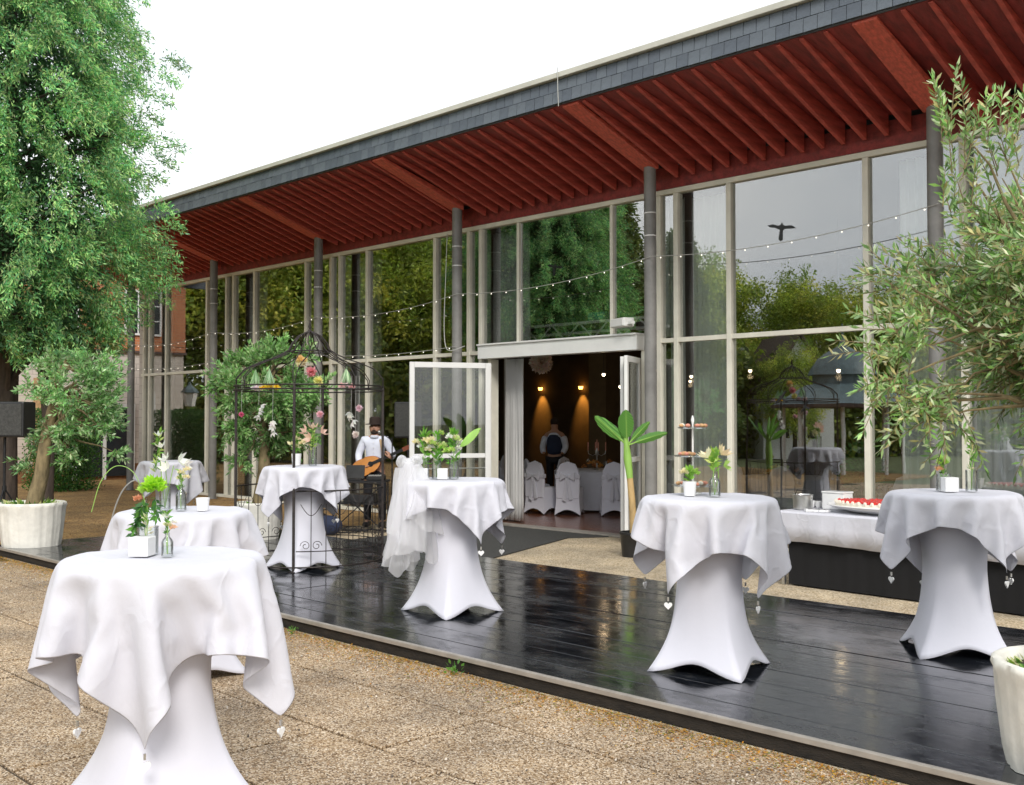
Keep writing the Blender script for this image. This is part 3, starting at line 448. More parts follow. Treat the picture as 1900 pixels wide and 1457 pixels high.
-17,-9,4,5,0,20,7,-4,19,7,-3,19,5,0,19,7,-5,19,4,-11,16,2,-14,15,-4,-15,12,13,-5,15,17,0,11,20,4,1,20,5,-4,20,3,0,20,4,0,20,4,-1,20,4,0,20,4,0,20,4,0,20,4,0,20,3,0,20,4,0,20,4,0,19,4,0,21,4,2,19,4,-5,8,10,-16,6,12,-16,14,2,-14,10,8,-16,10,8,-16,5,10,-17,1,10,-17,-3,9,-18,-5,6,-19,-5,6,-19,-7,3,-19,
-19,-4,6,6,-4,19,7,-3,19,6,-2,19,6,-2,19,6,2,20,6,-4,19,1,-15,13,4,-8,18,17,0,12,20,4,2,20,3,-4,19,4,-1,20,4,1,20,4,-1,20,4,0,20,4,0,20,4,0,20,4,0,20,3,0,20,4,0,20,4,0,20,4,0,20,4,0,20,4,1,20,4,2,18,4,-9,11,7,-15,9,8,-16,10,8,-16,2,10,-18,-2,9,-18,-4,7,-18,-7,4,-19,-6,5,-19,-5,5,-19,-6,6,-18,
-17,9,8,10,0,18,8,-1,18,2,-7,19,4,-6,20,5,-5,19,6,-4,18,5,-5,19,12,-1,17,20,4,4,20,4,-3,20,3,-1,20,4,-1,19,4,1,20,4,-1,20,4,0,20,4,0,20,4,0,20,3,0,20,4,0,20,4,0,20,4,0,20,4,0,20,4,0,20,4,0,20,3,1,20,4,0,16,6,-12,10,7,-16,-5,5,-18,-4,6,-19,1,12,-17,-7,3,-19,-6,5,-18,-5,6,-19,-5,6,-19,-5,6,-19,
-15,10,8,8,-2,18,10,2,18,8,-1,18,7,-4,19,6,-5,19,6,-5,19,1,-6,20,17,2,12,20,4,-2,20,4,-1,20,3,-1,20,4,1,20,4,-1,20,4,0,19,4,0,20,4,0,20,4,0,20,3,0,20,4,0,20,4,0,20,4,0,20,4,0,20,4,0,20,4,1,20,3,-1,20,4,1,19,4,-4,4,7,-19,5,7,-18,-8,5,-17,-11,6,-16,-4,6,-19,-3,7,-19,-2,6,-19,-1,7,-19,0,6,-20,
-18,7,8,9,0,18,11,2,18,7,-3,19,9,-1,18,6,-4,19,8,-2,18,9,-2,19,18,4,7,20,4,-4,20,3,-1,20,4,0,20,4,0,20,4,0,20,4,0,20,4,0,20,4,0,19,3,0,20,4,0,20,4,0,20,4,0,20,4,0,20,4,0,20,4,0,20,4,0,20,3,0,20,4,1,20,4,0,14,4,-14,-10,6,-18,-3,8,-18,-1,5,-20,1,4,-20,2,1,-20,-3,9,-18,0,5,-20,1,5,-19,
-10,16,6,6,-2,19,7,-2,19,8,-2,18,9,-2,19,9,0,18,10,0,17,15,2,15,19,4,3,20,4,-3,20,3,0,20,4,0,20,4,0,20,4,0,20,4,0,20,4,0,20,4,0,20,3,0,20,4,0,19,4,0,20,4,0,20,4,0,20,4,0,20,4,0,20,3,0,20,4,0,20,4,1,20,4,2,17,3,-10,4,2,-20,2,2,-20,0,3,-20,1,3,-20,0,6,-19,-4,10,-18,2,2,-20,0,6,-20,
16,13,-4,2,1,20,3,1,20,4,-1,20,4,-1,20,6,-2,20,8,0,18,17,3,12,20,4,1,19,4,-2,20,3,0,20,4,0,20,4,0,20,4,0,20,4,0,20,4,0,20,3,0,20,4,0,20,4,0,20,4,0,20,4,0,19,4,1,20,4,0,20,4,0,20,3,-1,20,4,0,20,4,0,20,4,4,18,4,-9,2,1,-21,8,2,-18,7,1,-19,5,1,-20,3,3,-20,-3,8,-18,2,3,-20,2,4,-20,
16,12,-2,2,1,20,3,1,20,2,1,20,2,1,20,1,1,20,-3,1,21,17,3,11,20,4,0,20,3,0,19,4,-1,20,4,0,20,4,0,20,4,0,20,4,0,20,4,0,20,3,0,20,4,0,20,4,1,20,4,-1,20,4,1,20,4,-1,20,4,0,19,3,0,20,4,0,20,4,0,20,4,1,20,4,3,19,4,-8,4,1,-20,5,2,-20,7,1,-19,10,1,-18,9,2,-18,7,1,-19,2,3,-20,1,4,-20,
-1,20,-1,2,1,20,2,1,20,1,1,20,2,1,20,1,1,21,-3,1,20,16,3,13,20,4,-2,20,3,0,20,4,0,20,4,0,19,4,0,20,4,0,20,4,0,20,3,1,20,4,-1,20,4,0,20,4,0,20,4,0,20,4,0,20,4,0,20,3,0,20,4,0,20,4,0,19,4,0,20,4,1,20,4,2,19,4,-6,6,1,-20,7,2,-19,9,1,-19,8,2,-18,8,1,-18,11,1,-18,6,1,-19,5,2,-20,
-16,12,1,2,1,20,2,2,20,3,3,20,3,2,20,7,4,18,1,2,20,15,3,14,20,4,1,20,3,-2,20,4,0,20,4,1,20,4,0,20,4,0,19,4,0,20,3,-1,20,4,0,20,4,0,20,4,0,20,4,0,20,4,0,20,4,0,20,3,0,20,4,0,20,4,0,20,4,1,19,4,0,20,4,2,19,3,-7,11,2,-17,9,2,-18,8,1,-19,9,2,-18,8,1,-19,8,1,-18,7,2,-19,8,1,-19,
-17,12,1,4,4,19,4,3,20,5,4,19,5,3,20,7,4,18,9,4,18,13,3,15,19,3,5,20,4,-3,20,4,0,20,4,0,20,4,-1,20,4,0,20,3,0,19,4,0,20,4,0,20,4,0,20,4,0,20,4,0,20,4,0,20,3,0,20,4,0,20,4,0,20,4,1,20,4,-1,20,4,1,20,4,3,17,3,-9,12,2,-16,8,1,-19,7,1,-19,7,1,-19,7,1,-19,7,1,-19,7,0,-20,7,1,-19,
5,19,-5,7,3,19,6,2,19,7,2,19,8,0,19,2,8,18,3,6,19,5,5,20,20,3,7,19,4,-5,20,4,0,20,4,0,20,4,0,20,4,0,20,3,0,20,4,0,20,4,0,19,4,0,20,4,0,20,4,0,20,4,0,20,3,0,20,4,0,20,4,1,20,4,-1,20,4,1,20,4,2,20,4,0,15,2,-13,5,-4,-20,2,-10,-17,7,-1,-19,7,3,-19,7,1,-19,7,1,-19,7,1,-19,7,0,-19,
18,6,-7,6,3,19,6,4,19,8,0,19,6,5,19,2,7,19,1,9,18,-8,10,17,13,5,15,21,4,-2,20,4,0,20,4,-1,20,4,0,20,3,0,20,4,0,20,4,0,20,4,0,20,4,0,19,4,0,20,4,0,20,3,0,20,4,0,20,4,0,20,4,0,20,4,2,20,4,-1,20,4,2,19,3,-5,11,-1,-17,-3,-11,-17,3,-8,-19,4,-6,-19,7,-4,-18,7,0,-19,7,1,-19,7,2,-19,7,-1,-19,
19,3,-6,6,4,19,6,5,19,5,6,18,2,8,19,-1,10,18,-2,10,17,-8,10,16,4,7,19,20,4,4,20,4,-1,20,4,0,20,3,1,20,4,-1,20,4,0,20,4,0,20,4,0,20,4,0,20,4,0,20,4,0,19,3,0,20,4,0,20,4,0,20,4,1,20,4,-1,20,4,3,20,4,-1,18,2,-9,1,-8,-19,1,-8,-18,2,-8,-19,2,-9,-18,4,-6,-19,5,-6,-19,7,-4,-18,7,3,-19,7,-3,-19,
19,5,-7,4,8,19,3,8,18,0,10,18,-2,10,18,-2,9,17,-2,10,18,-3,10,18,-5,8,17,16,6,11,20,4,2,20,4,-1,20,3,0,20,4,0,20,4,0,20,4,0,20,4,0,20,4,0,20,4,0,20,3,0,20,4,0,20,4,0,19,4,1,20,4,-1,20,4,1,20,4,3,19,3,-7,14,-2,-15,11,-4,-16,2,-9,-18,-1,-8,-19,4,-8,-18,-3,-8,-19,0,-8,-18,2,-8,-19,4,-8,-18,7,-5,-19,
12,14,-8,-1,11,18,-3,9,17,-4,9,18,-4,9,18,-5,9,18,-7,7,18,-2,10,17,11,10,14,12,9,14,16,6,11,20,4,1,20,3,-1,20,4,0,20,4,0,20,4,0,20,4,0,20,4,0,20,4,0,20,3,0,20,4,0,20,4,0,20,4,1,20,4,0,20,4,5,19,4,-4,14,-2,-15,13,-3,-16,12,-4,-15,11,-4,-17,5,-9,-18,-2,-7,-18,3,-9,-18,-3,-7,-19,-1,-8,-19,0,-8,-18,1,-9,-19,
-5,17,-10,-7,7,18,-3,10,18,-5,8,18,-6,8,17,-6,7,18,0,12,17,10,10,15,13,8,13,8,11,15,14,8,12,16,7,11,20,3,3,20,4,0,20,4,-2,20,4,1,20,4,-1,20,4,1,20,3,0,20,4,-1,20,4,0,20,4,1,20,4,0,20,3,2,20,5,0,14,-5,-15,8,-11,-15,14,3,-15,14,-1,-15,13,-2,-15,12,-4,-16,7,-8,-17,2,-8,-18,-2,-8,-19,2,-9,-18,-3,-7,-19,-1,-7,-19,
-13,13,-9,-5,8,18,-7,7,18,-6,7,18,-4,9,17,3,12,16,10,11,15,11,8,14,13,9,13,15,-3,13,10,14,11,11,13,12,13,10,12,19,5,5,20,4,2,20,4,0,20,4,1,20,3,-1,20,4,1,20,4,1,20,4,0,20,4,-1,20,4,-2,20,3,-4,17,-4,-10,6,-13,-13,13,-5,-15,10,-10,-15,13,5,-14,14,2,-15,14,1,-15,12,-3,-15,11,-6,-17,4,-9,-17,1,-8,-19,0,-9,-18,0,-8,-19,
-16,8,-9,-6,8,18,-5,8,18,-2,12,17,5,12,15,10,10,15,12,8,13,14,6,14,16,-1,13,15,-1,13,12,11,12,12,12,12,4,18,8,11,14,9,18,7,8,20,5,2,20,4,2,19,4,2,20,4,0,21,4,-2,20,2,-2,19,2,-4,20,0,-7,17,-7,-7,19,7,-5,8,-12,-14,1,-15,-14,11,-9,-15,13,-5,-14,13,5,-15,14,4,-15,13,3,-14,14,0,-15,12,-4,-16,8,-8,-17,3,-9,-18,0,-8,-19,
-16,10,-9,-3,10,17,0,12,17,6,12,15,11,9,14,13,7,14,15,4,13,16,0,13,15,-3,14,15,4,13,12,10,12,0,19,8,13,13,9,10,14,9,9,16,10,20,1,0,19,6,3,17,9,6,20,0,-3,20,0,-4,20,-2,-4,19,-2,-5,18,-9,-3,17,6,-9,16,12,-3,15,-7,-12,1,-15,-14,1,-14,-14,11,-9,-14,14,-5,-15,13,4,-15,13,6,-14,13,5,-15,14,2,-15,13,-2,-15,11,-6,-16,5,-8,-18,
-10,14,-10,1,12,16,7,12,15,12,8,14,15,6,13,15,2,14,15,0,13,15,-3,13,16,1,13,14,6,13,8,15,11,2,18,10,-2,18,9,14,13,7,9,16,9,21,1,1,17,9,6,20,-1,0,16,-13,-2,19,5,-5,19,2,-4,20,-4,-4,18,-8,-4,11,17,-3,17,9,-6,18,-2,-10,8,-13,-13,1,-14,-14,-1,-15,-15,10,-9,-14,14,-3,-15,14,3,-14,12,7,-15,13,5,-14,14,4,-15,14,1,-15,12,-3,-15,
-4,16,-12,8,11,15,13,7,14,15,5,13,16,1,13,15,0,13,15,-2,13,15,-2,14,16,4,12,11,11,12,3,18,11,-1,18,9,-3,17,9,10,16,8,12,14,8,20,3,2,19,7,5,17,-11,-2,13,-15,-1,20,3,-5,19,3,-5,19,-7,-3,19,-2,-5,16,12,-3,8,19,-3,18,3,-8,14,-9,-13,3,-14,-14,-1,-15,-14,-1,-14,-14,11,-9,-15,13,-3,-14,14,3,-15,13,6,-15,13,6,-14,13,5,-15,13,4,-14,
5,15,-13,14,5,13,15,3,13,15,1,13,16,0,14,15,-3,13,15,-2,13,16,2,13,14,7,13,5,16,10,-1,18,10,-5,18,9,0,18,9,9,16,9,13,13,8,19,7,4,20,-3,0,11,-17,-1,14,-15,-2,18,7,-5,20,-4,-4,20,-4,-4,19,6,-4,19,4,-4,5,19,-3,14,14,-5,17,-4,-10,4,-13,-14,5,-14,-14,-2,-15,-15,-2,-14,-14,11,-9,-15,14,-3,-14,14,3,-15,13,6,-14,13,5,-15,13,5,-14,
11,6,-16,15,3,14,16,0,13,15,0,13,16,-3,13,15,-3,13,15,3,13,15,1,14,10,14,11,1,18,10,-5,17,9,-4,18,9,1,18,9,7,16,9,13,14,8,20,4,3,17,-10,-1,9,-18,-1,13,-15,-2,20,4,-4,19,2,-5,20,-4,-4,20,-1,-3,18,7,-5,8,18,-3,7,19,-3,18,5,-8,12,-10,-13,3,-14,-14,-3,-14,-14,-2,-15,-14,2,-14,-15,10,-9,-14,14,-2,-15,14,1,-14,14,5,-15,13,5,-15,
13,3,-15,16,-1,13,15,1,13,15,-2,14,16,-3,13,15,-1,13,15,1,13,13,9,12,4,17,11,-2,18,9,-5,18,9,-5,17,9,1,18,9,7,17,9,14,13,8,20,1,1,10,-18,-1,10,-17,-1,13,-16,-1,20,2,-5,19,4,-4,20,-1,-4,20,-3,-4,19,5,-4,8,19,-4,4,19,-3,15,14,-5,17,-3,-10,6,-14,-14,-1,-14,-14,-4,-15,-14,-1,-14,-15,3,-14,-14,11,-8,-15,14,-2,-15,14,0,-14,14,4,-15,
13,-1,-15,16,1,13,15,-2,13,15,-3,13,16,-1,13,15,-1,14,15,5,12,8,15,12,-1,18,9,-5,17,9,-6,18,9,-3,18,9,2,17,9,6,17,9,15,12,7,19,-5,0,10,-18,-1,8,-19,-1,10,-17,-1,20,0,-4,19,4,-5,20,-1,-4,20,-1,-4,19,4,-4,9,18,-4,3,20,-3,11,17,-4,18,7,-6,11,-11,-14,0,-14,-14,-2,-14,-14,-5,-15,-14,0,-14,-14,5,-13,-15,12,-8,-15,13,-3,-14,15,1,-15],
[-87,-231,286,10,10,14,9,11,14,14,3,14,14,2,14,14,1,14,8,-13,13,2,-16,11,2,-16,12,9,-12,12,16,8,9,6,17,5,9,17,6,12,14,7,16,8,7,18,-6,6,11,-16,4,12,-15,4,19,3,2,1,19,-3,3,20,-3,2,19,-2,1,20,-3,19,0,-6,18,-6,-5,17,-8,-4,16,8,-8,0,17,-12,-5,15,-10,-3,16,-11,5,16,-12,16,1,-11,16,-4,-11,16,1,-11,9,11,-13,-3,13,-15,-7,10,-16,
-10,-9,14,10,10,14,9,10,14,10,10,14,14,0,14,14,2,14,14,1,14,4,-15,12,5,-15,12,3,-16,11,16,-2,12,9,16,6,8,17,6,13,13,7,16,9,7,19,-2,6,13,-14,4,12,-15,5,20,3,2,4,19,-3,3,19,-3,3,20,-3,5,19,-3,19,0,-6,18,-3,-6,18,-7,-4,10,13,-10,-5,16,-11,-2,16,-11,0,17,-11,14,9,-12,16,-3,-11,16,-2,-11,11,10,-13,-3,13,-15,-7,11,-15,-6,11,-15,
-11,-9,15,11,9,13,9,10,14,10,10,14,11,10,14,13,5,13,14,-3,14,13,-3,14,6,-15,12,1,-16,12,11,-11,12,15,10,8,6,18,6,15,10,7,15,12,7,19,1,7,14,-13,4,15,-12,5,19,5,2,11,15,-3,4,19,-3,2,20,-3,7,18,-3,18,-4,-6,19,2,-6,19,-2,-6,-2,16,-11,-1,17,-11,0,16,-11,8,14,-11,16,3,-12,16,-4,-10,13,8,-13,-4,13,-15,-6,11,-15,-6,11,-16,-8,10,-15,
-15,2,13,14,0,14,12,7,14,10,10,14,9,11,14,13,6,14,11,9,13,14,-1,14,7,-14,13,10,-11,13,5,-16,11,16,0,11,11,15,7,10,16,6,17,6,7,18,4,7,19,-5,5,14,-13,5,19,7,1,15,12,-2,4,19,-2,5,19,-3,10,17,-5,18,3,-7,18,-6,-4,16,9,-9,-2,16,-11,-2,17,-10,3,16,-12,13,8,-11,17,-2,-11,14,6,-12,-3,12,-15,-6,11,-16,-7,11,-15,-7,10,-15,-5,11,-15,
-8,14,11,8,-8,16,12,-2,15,13,4,14,11,9,14,10,10,14,13,6,13,10,10,14,14,-5,14,8,-12,13,6,-15,12,14,-7,12,15,8,8,10,16,6,18,4,7,18,1,6,18,5,7,17,-9,5,18,9,0,16,11,-1,14,15,-3,3,19,-2,13,14,-6,15,9,-7,19,-4,-5,11,13,-10,1,16,-11,-3,17,-10,8,13,-12,16,1,-11,16,4,-12,-2,12,-15,-5,12,-15,-7,10,-15,-7,11,-15,-5,11,-16,-2,13,-15,
-2,17,9,5,-9,17,6,-8,17,10,-6,16,13,2,14,13,7,14,12,7,13,13,7,14,8,11,14,13,-7,14,9,-12,12,9,-12,12,17,0,11,12,14,7,18,0,6,19,1,6,18,4,7,18,7,5,18,10,-1,17,9,0,17,10,-1,13,13,-5,13,14,-6,10,17,-6,19,1,-6,4,16,-11,6,15,-11,-2,17,-10,15,6,-12,16,2,-11,-5,11,-16,0,14,-14,-7,10,-15,-6,11,-16,-3,12,-15,0,12,-15,8,10,-16,
2,18,8,5,-9,17,2,-8,18,4,-9,17,7,-8,17,13,0,15,12,7,13,13,8,13,13,0,15,9,10,14,9,-12,12,15,-5,12,14,-6,13,17,2,9,17,7,7,18,8,4,18,8,4,17,10,0,17,10,0,18,9,0,17,10,0,18,9,0,17,9,-3,15,11,-6,10,14,-10,12,12,-9,-1,17,-11,10,12,-12,16,4,-11,-2,12,-15,-7,10,-16,1,14,-14,-7,10,-15,-1,13,-15,3,12,-15,9,8,-16,11,4,-16,
-2,17,9,5,-8,17,6,-9,17,3,-8,18,-1,-10,17,7,-7,17,11,-3,16,12,8,13,14,-1,14,14,1,14,11,8,15,11,-11,12,16,-1,12,17,7,6,17,9,4,18,10,1,17,9,-2,17,9,-1,18,10,-1,17,9,0,17,10,0,18,9,0,17,10,1,17,9,0,18,10,-2,14,11,-8,3,16,-12,14,8,-11,1,13,-15,-6,10,-16,4,12,-16,-8,12,-13,1,12,-15,5,11,-16,10,6,-16,11,4,-16,11,1,-16,
-8,15,10,6,-8,17,0,-12,16,4,-7,17,6,-7,18,10,-5,16,3,-8,18,8,-6,17,14,3,14,14,5,13,11,-5,16,14,1,14,17,7,7,18,10,0,17,9,-1,17,10,-2,18,9,0,17,10,-1,17,9,0,18,10,0,17,9,0,17,10,0,18,9,0,17,10,1,17,9,0,18,9,0,16,11,-6,2,12,-15,0,13,-16,8,10,-15,-7,12,-14,-2,13,-15,7,10,-15,11,3,-16,11,2,-16,11,3,-16,11,5,-16,
-9,15,10,5,-9,17,-1,-13,16,10,-3,16,8,-6,17,5,-8,17,10,-5,17,6,-6,17,3,-8,18,14,1,15,13,2,14,16,6,10,18,10,-2,17,9,-2,17,10,-1,18,9,0,17,10,0,17,9,0,18,10,0,17,9,0,17,10,0,18,9,0,17,9,0,17,10,0,18,9,0,17,10,1,18,9,1,14,11,-9,5,11,-16,2,12,-16,-9,12,-13,9,8,-16,11,2,-16,11,4,-16,10,5,-16,9,7,-16,8,7,-16,
-12,11,10,7,-7,17,-3,-13,15,11,-3,17,9,-5,17,8,-6,17,7,-7,17,3,-10,16,10,-1,17,7,-6,18,16,6,11,17,10,1,17,9,-3,18,10,0,17,9,-1,17,9,0,18,10,0,17,9,0,17,10,0,18,9,0,17,10,0,17,9,0,18,10,0,17,9,1,17,10,0,18,9,-1,17,10,0,18,9,2,12,10,-12,-6,11,-17,13,4,-13,9,7,-16,9,8,-17,7,7,-16,6,8,-17,3,8,-18,-1,5,-19,
-18,-8,5,6,-2,18,5,4,19,9,-6,17,9,-5,17,8,-6,17,8,-6,17,7,-7,17,2,-11,17,12,3,16,17,9,4,18,10,-4,17,9,0,17,10,-1,18,9,0,17,10,0,17,9,0,17,10,0,18,9,0,17,10,0,17,9,0,18,10,0,17,9,0,17,10,0,18,9,0,17,10,0,17,9,0,17,9,5,18,9,-4,7,9,-17,4,9,-17,11,6,-15,7,8,-17,5,7,-17,-2,5,-20,-4,1,-19,-2,3,-19,
-16,-10,5,4,4,19,8,-4,17,8,-5,17,8,-3,18,8,-3,18,7,1,19,7,-7,17,8,0,18,14,8,11,18,10,-4,17,9,-1,17,10,0,18,9,0,17,10,0,17,9,0,18,10,0,17,9,0,17,10,0,18,9,0,17,9,0,17,10,0,18,9,0,17,10,0,17,9,0,18,10,0,17,9,1,17,10,3,17,9,-2,15,9,-9,8,8,-17,4,7,-17,4,7,-19,-4,1,-19,-4,0,-19,-2,3,-20,-2,4,-19,
-19,-3,6,6,-3,18,8,-3,18,8,-3,18,7,0,18,7,1,19,8,2,18,10,4,16,12,5,15,16,9,7,17,9,-3,18,10,-1,17,9,0,17,9,0,18,10,0,17,9,0,17,10,0,18,9,0,17,10,0,17,9,0,17,10,0,18,9,0,17,10,0,17,9,0,18,10,0,17,9,0,17,10,2,18,9,-2,17,9,1,18,9,-3,2,5,-19,1,5,-19,5,9,-17,-6,-3,-19,0,5,-19,1,5,-19,3,6,-18,
12,16,-2,3,-1,20,5,-2,19,8,-3,17,-4,0,20,4,0,19,5,0,19,10,3,17,13,7,14,17,9,3,17,9,-3,17,10,1,17,9,-1,18,10,0,17,9,0,17,10,0,18,9,0,17,10,0,17,9,0,18,10,0,17,9,0,17,10,0,18,9,1,17,9,-1,17,10,0,18,9,0,17,10,0,17,9,0,18,10,1,18,9,0,8,6,-16,-6,3,-19,0,4,-20,9,4,-17,5,4,-18,4,5,-19,3,4,-19,
12,15,-1,4,-1,20,0,1,19,6,-2,19,-6,1,19,-1,0,20,5,-1,19,-1,0,20,15,8,11,17,9,0,17,10,-1,18,9,1,17,10,-1,17,9,0,18,10,0,17,9,0,17,10,0,18,9,0,17,9,0,17,10,0,18,9,0,17,10,0,17,9,0,17,10,0,18,9,0,17,10,0,17,9,0,18,10,0,17,9,0,18,9,2,13,7,-13,2,4,-19,-4,4,-19,2,3,-20,2,3,-19,3,3,-19,9,8,-16,
13,15,-1,0,2,20,0,1,20,-6,-1,19,2,1,19,-2,0,20,-3,0,19,-6,-3,20,14,8,11,18,10,-1,17,9,0,17,10,0,17,9,0,18,9,0,17,10,0,17,9,0,18,10,0,17,9,0,17,10,0,18,9,1,17,10,-1,17,9,0,18,10,0,17,9,0,17,10,0,18,9,0,17,9,0,17,10,0,18,9,0,17,10,2,15,7,-11,7,5,-18,2,4,-19,1,3,-19,1,3,-20,-7,1,-18,7,7,-17,
-11,17,-1,1,1,20,1,2,19,0,2,20,-5,-2,19,-4,-1,19,-3,-1,20,-3,0,20,13,7,12,18,10,0,17,9,-1,18,10,0,17,9,0,17,10,0,18,9,0,17,10,0,17,9,0,18,10,0,17,9,1,17,10,0,18,9,-1,17,10,0,17,9,0,18,9,0,17,10,0,17,9,0,18,10,1,17,9,-1,17,10,1,18,9,1,15,8,-10,-2,-4,-19,0,-2,-20,2,3,-19,1,6,-19,4,12,-15,1,4,-19,
-16,11,0,1,2,20,0,1,19,4,5,19,0,2,20,1,0,19,-5,-1,19,-6,-1,19,12,7,14,18,9,-1,17,10,0,17,9,1,18,10,-1,17,9,0,17,10,0,18,9,0,17,10,0,17,9,0,17,9,0,18,10,0,17,9,0,17,10,0,18,9,0,17,10,0,17,9,0,18,10,0,17,9,1,17,10,-1,18,9,2,17,10,0,15,7,-12,4,-2,-19,-10,-8,-16,-1,1,-20,-1,1,-19,5,-1,-20,5,-2,-19,
-18,9,0,2,2,20,0,2,19,1,-4,20,0,0,20,5,12,14,-5,-1,19,4,6,19,9,6,16,17,10,2,17,9,0,18,10,0,17,9,-1,17,9,0,18,10,0,17,9,0,17,10,0,18,9,0,17,10,0,17,9,0,18,10,0,17,9,0,17,10,0,18,9,0,17,10,0,17,9,0,18,9,0,17,10,1,17,9,2,18,10,-3,13,6,-13,-2,-8,-18,2,1,-20,14,-1,-14,-3,2,-19,2,0,-20,2,-1,-19,
-19,6,1,1,1,20,1,-1,19,3,4,19,13,8,13,-6,6,17,4,6,19,4,5,18,5,6,19,18,9,4,17,9,-1,17,10,1,18,9,-1,17,10,0,17,9,0,18,10,0,17,9,0,17,10,0,18,9,0,17,10,0,17,9,0,18,10,0,17,9,0,17,9,0,18,10,0,17,9,0,17,10,1,18,9,0,17,10,3,16,8,-7,12,5,-15,-1,-7,-19,14,4,-13,10,0,-17,10,-1,-17,6,-4,-19,3,-1,-19,
-19,4,1,2,4,19,5,6,18,14,8,12,12,8,13,7,4,19,5,5,18,2,7,18,-8,6,18,13,10,12,18,9,0,17,9,0,17,10,-1,18,9,0,17,10,0,17,9,0,17,10,0,18,9,0,17,9,0,17,10,0,18,9,0,17,10,0,17,9,0,18,10,0,17,9,0,17,10,0,18,9,1,17,9,1,17,10,1,15,8,-10,11,2,-17,1,-6,-18,9,-3,-18,9,-3,-17,11,3,-16,11,2,-17,14,4,-13,
-14,14,-1,9,7,16,8,8,16,9,7,16,10,7,16,11,6,15,14,4,13,-6,7,18,-6,6,18,8,9,16,17,9,4,18,10,-1,17,9,1,17,9,-1,17,10,0,18,9,0,17,10,0,17,9,0,18,10,0,17,9,0,17,10,0,18,9,0,17,10,0,17,9,0,18,10,0,17,9,1,17,9,2,18,10,2,16,9,-4,13,5,-15,10,1,-17,9,0,-17,7,-4,-18,5,-6,-18,15,6,-11,10,2,-17,9,0,-17,
13,9,-12,9,7,16,10,5,17,8,9,15,4,12,16,13,5,14,-6,7,18,-7,5,17,8,9,16,0,10,17,12,10,12,18,9,4,17,9,-3,18,10,0,17,9,1,17,10,0,17,9,-1,18,10,0,17,9,0,17,10,0,18,9,0,17,9,0,17,10,0,18,9,0,17,10,1,17,9,1,18,10,3,17,9,-1,15,5,-12,9,-4,-18,9,-10,-15,7,8,-16,9,2,-18,10,1,-17,10,-8,-14,10,9,-14,10,2,-18,
17,2,-10,7,11,15,6,11,16,5,11,15,4,11,16,-6,6,17,-7,6,18,5,9,17,7,9,15,12,5,16,-4,14,13,13,10,12,18,9,0,17,10,-1,17,10,0,18,9,0,17,9,0,17,10,1,18,9,0,17,10,-1,17,9,0,18,10,0,17,9,1,17,10,-1,18,9,1,17,10,3,17,9,-1,17,6,-9,13,-1,-15,3,-14,-13,9,-10,-15,11,0,-17,9,1,-17,9,1,-18,9,1,-17,11,7,-15,8,12,-13,
1,16,-12,5,11,16,2,11,16,3,11,17,2,10,16,-8,4,18,8,9,15,11,5,16,13,0,15,-4,14,13,2,15,13,3,12,15,12,12,12,17,9,1,18,10,-1,17,9,-1,17,10,0,18,9,0,17,10,0,18,9,0,17,10,0,17,9,0,18,10,0,17,9,1,17,10,3,18,9,-2,17,6,-8,15,2,-13,9,-8,-15,12,-5,-15,1,-15,-13,8,-11,-14,9,7,-17,10,5,-16,10,4,-17,9,-2,-17,9,11,-14,
-9,16,-7,2,9,17,-2,7,18,2,10,17,8,14,11,12,4,15,13,1,15,12,-2,15,-1,15,13,5,12,15,5,13,14,-6,15,11,4,14,14,13,12,9,16,10,5,17,10,2,18,9,-1,17,10,-2,18,9,0,17,9,1,17,10,1,18,9,1,17,10,0,17,10,1,18,9,-4,17,5,-8,16,4,-11,13,-4,-15,15,1,-12,8,-10,-16,5,-12,-14,3,-15,-13,8,-10,-15,12,0,-15,9,6,-17,4,10,-16,10,6,-16,
-13,14,-6,3,10,16,9,9,15,15,-3,13,10,11,12,13,2,15,13,-1,15,4,13,14,0,15,14,6,12,14,-7,14,13,3,15,12,-5,14,13,10,13,11,16,11,6,15,11,6,16,11,4,17,10,2,18,9,0,18,9,0,17,9,-1,18,9,-1,17,9,-2,18,9,-3,17,0,-10,17,-3,-11,17,-2,-8,9,13,-12,16,2,-12,5,-12,-15,6,-12,-14,6,-12,-15,7,-11,-14,8,-11,-15,13,-5,-14,10,6,-16,8,7,-16,
-2,17,-10,13,6,14,14,2,13,15,-5,12,13,3,15,12,4,15,6,13,14,1,14,13,4,13,15,-4,14,13,-8,13,12,-3,14,14,1,16,12,19,1,6,16,8,6,11,16,5,12,15,5,14,13,4,15,12,4,16,11,4,18,8,-3,18,8,-3,17,9,-2,16,-9,-8,18,-5,-8,17,-3,-9,16,5,-11,15,5,-11,7,15,-11,15,0,-13,9,-11,-14,3,-12,-15,5,-13,-14,6,-12,-15,6,-11,-15,11,-9,-14,13,1,-14,
13,6,-14,13,3,13,14,2,14,15,2,14,13,-3,14,8,12,14,2,14,14,3,14,14,-4,14,13,-4,14,13,-7,13,13,-9,12,13,12,12,10,19,-4,4,17,6,6,10,17,5,17,6,8,14,13,4,14,14,3,12,16,1,6,18,1,17,10,-1,19,0,-7,14,-11,-6,17,-7,-8,17,-7,-8,17,1,-10,15,7,-12,10,11,-11,8,14,-12,15,-1,-13,10,-10,-13,5,-12,-15,3,-13,-15,4,-12,-15,6,-12,-14,7,-11,-15,
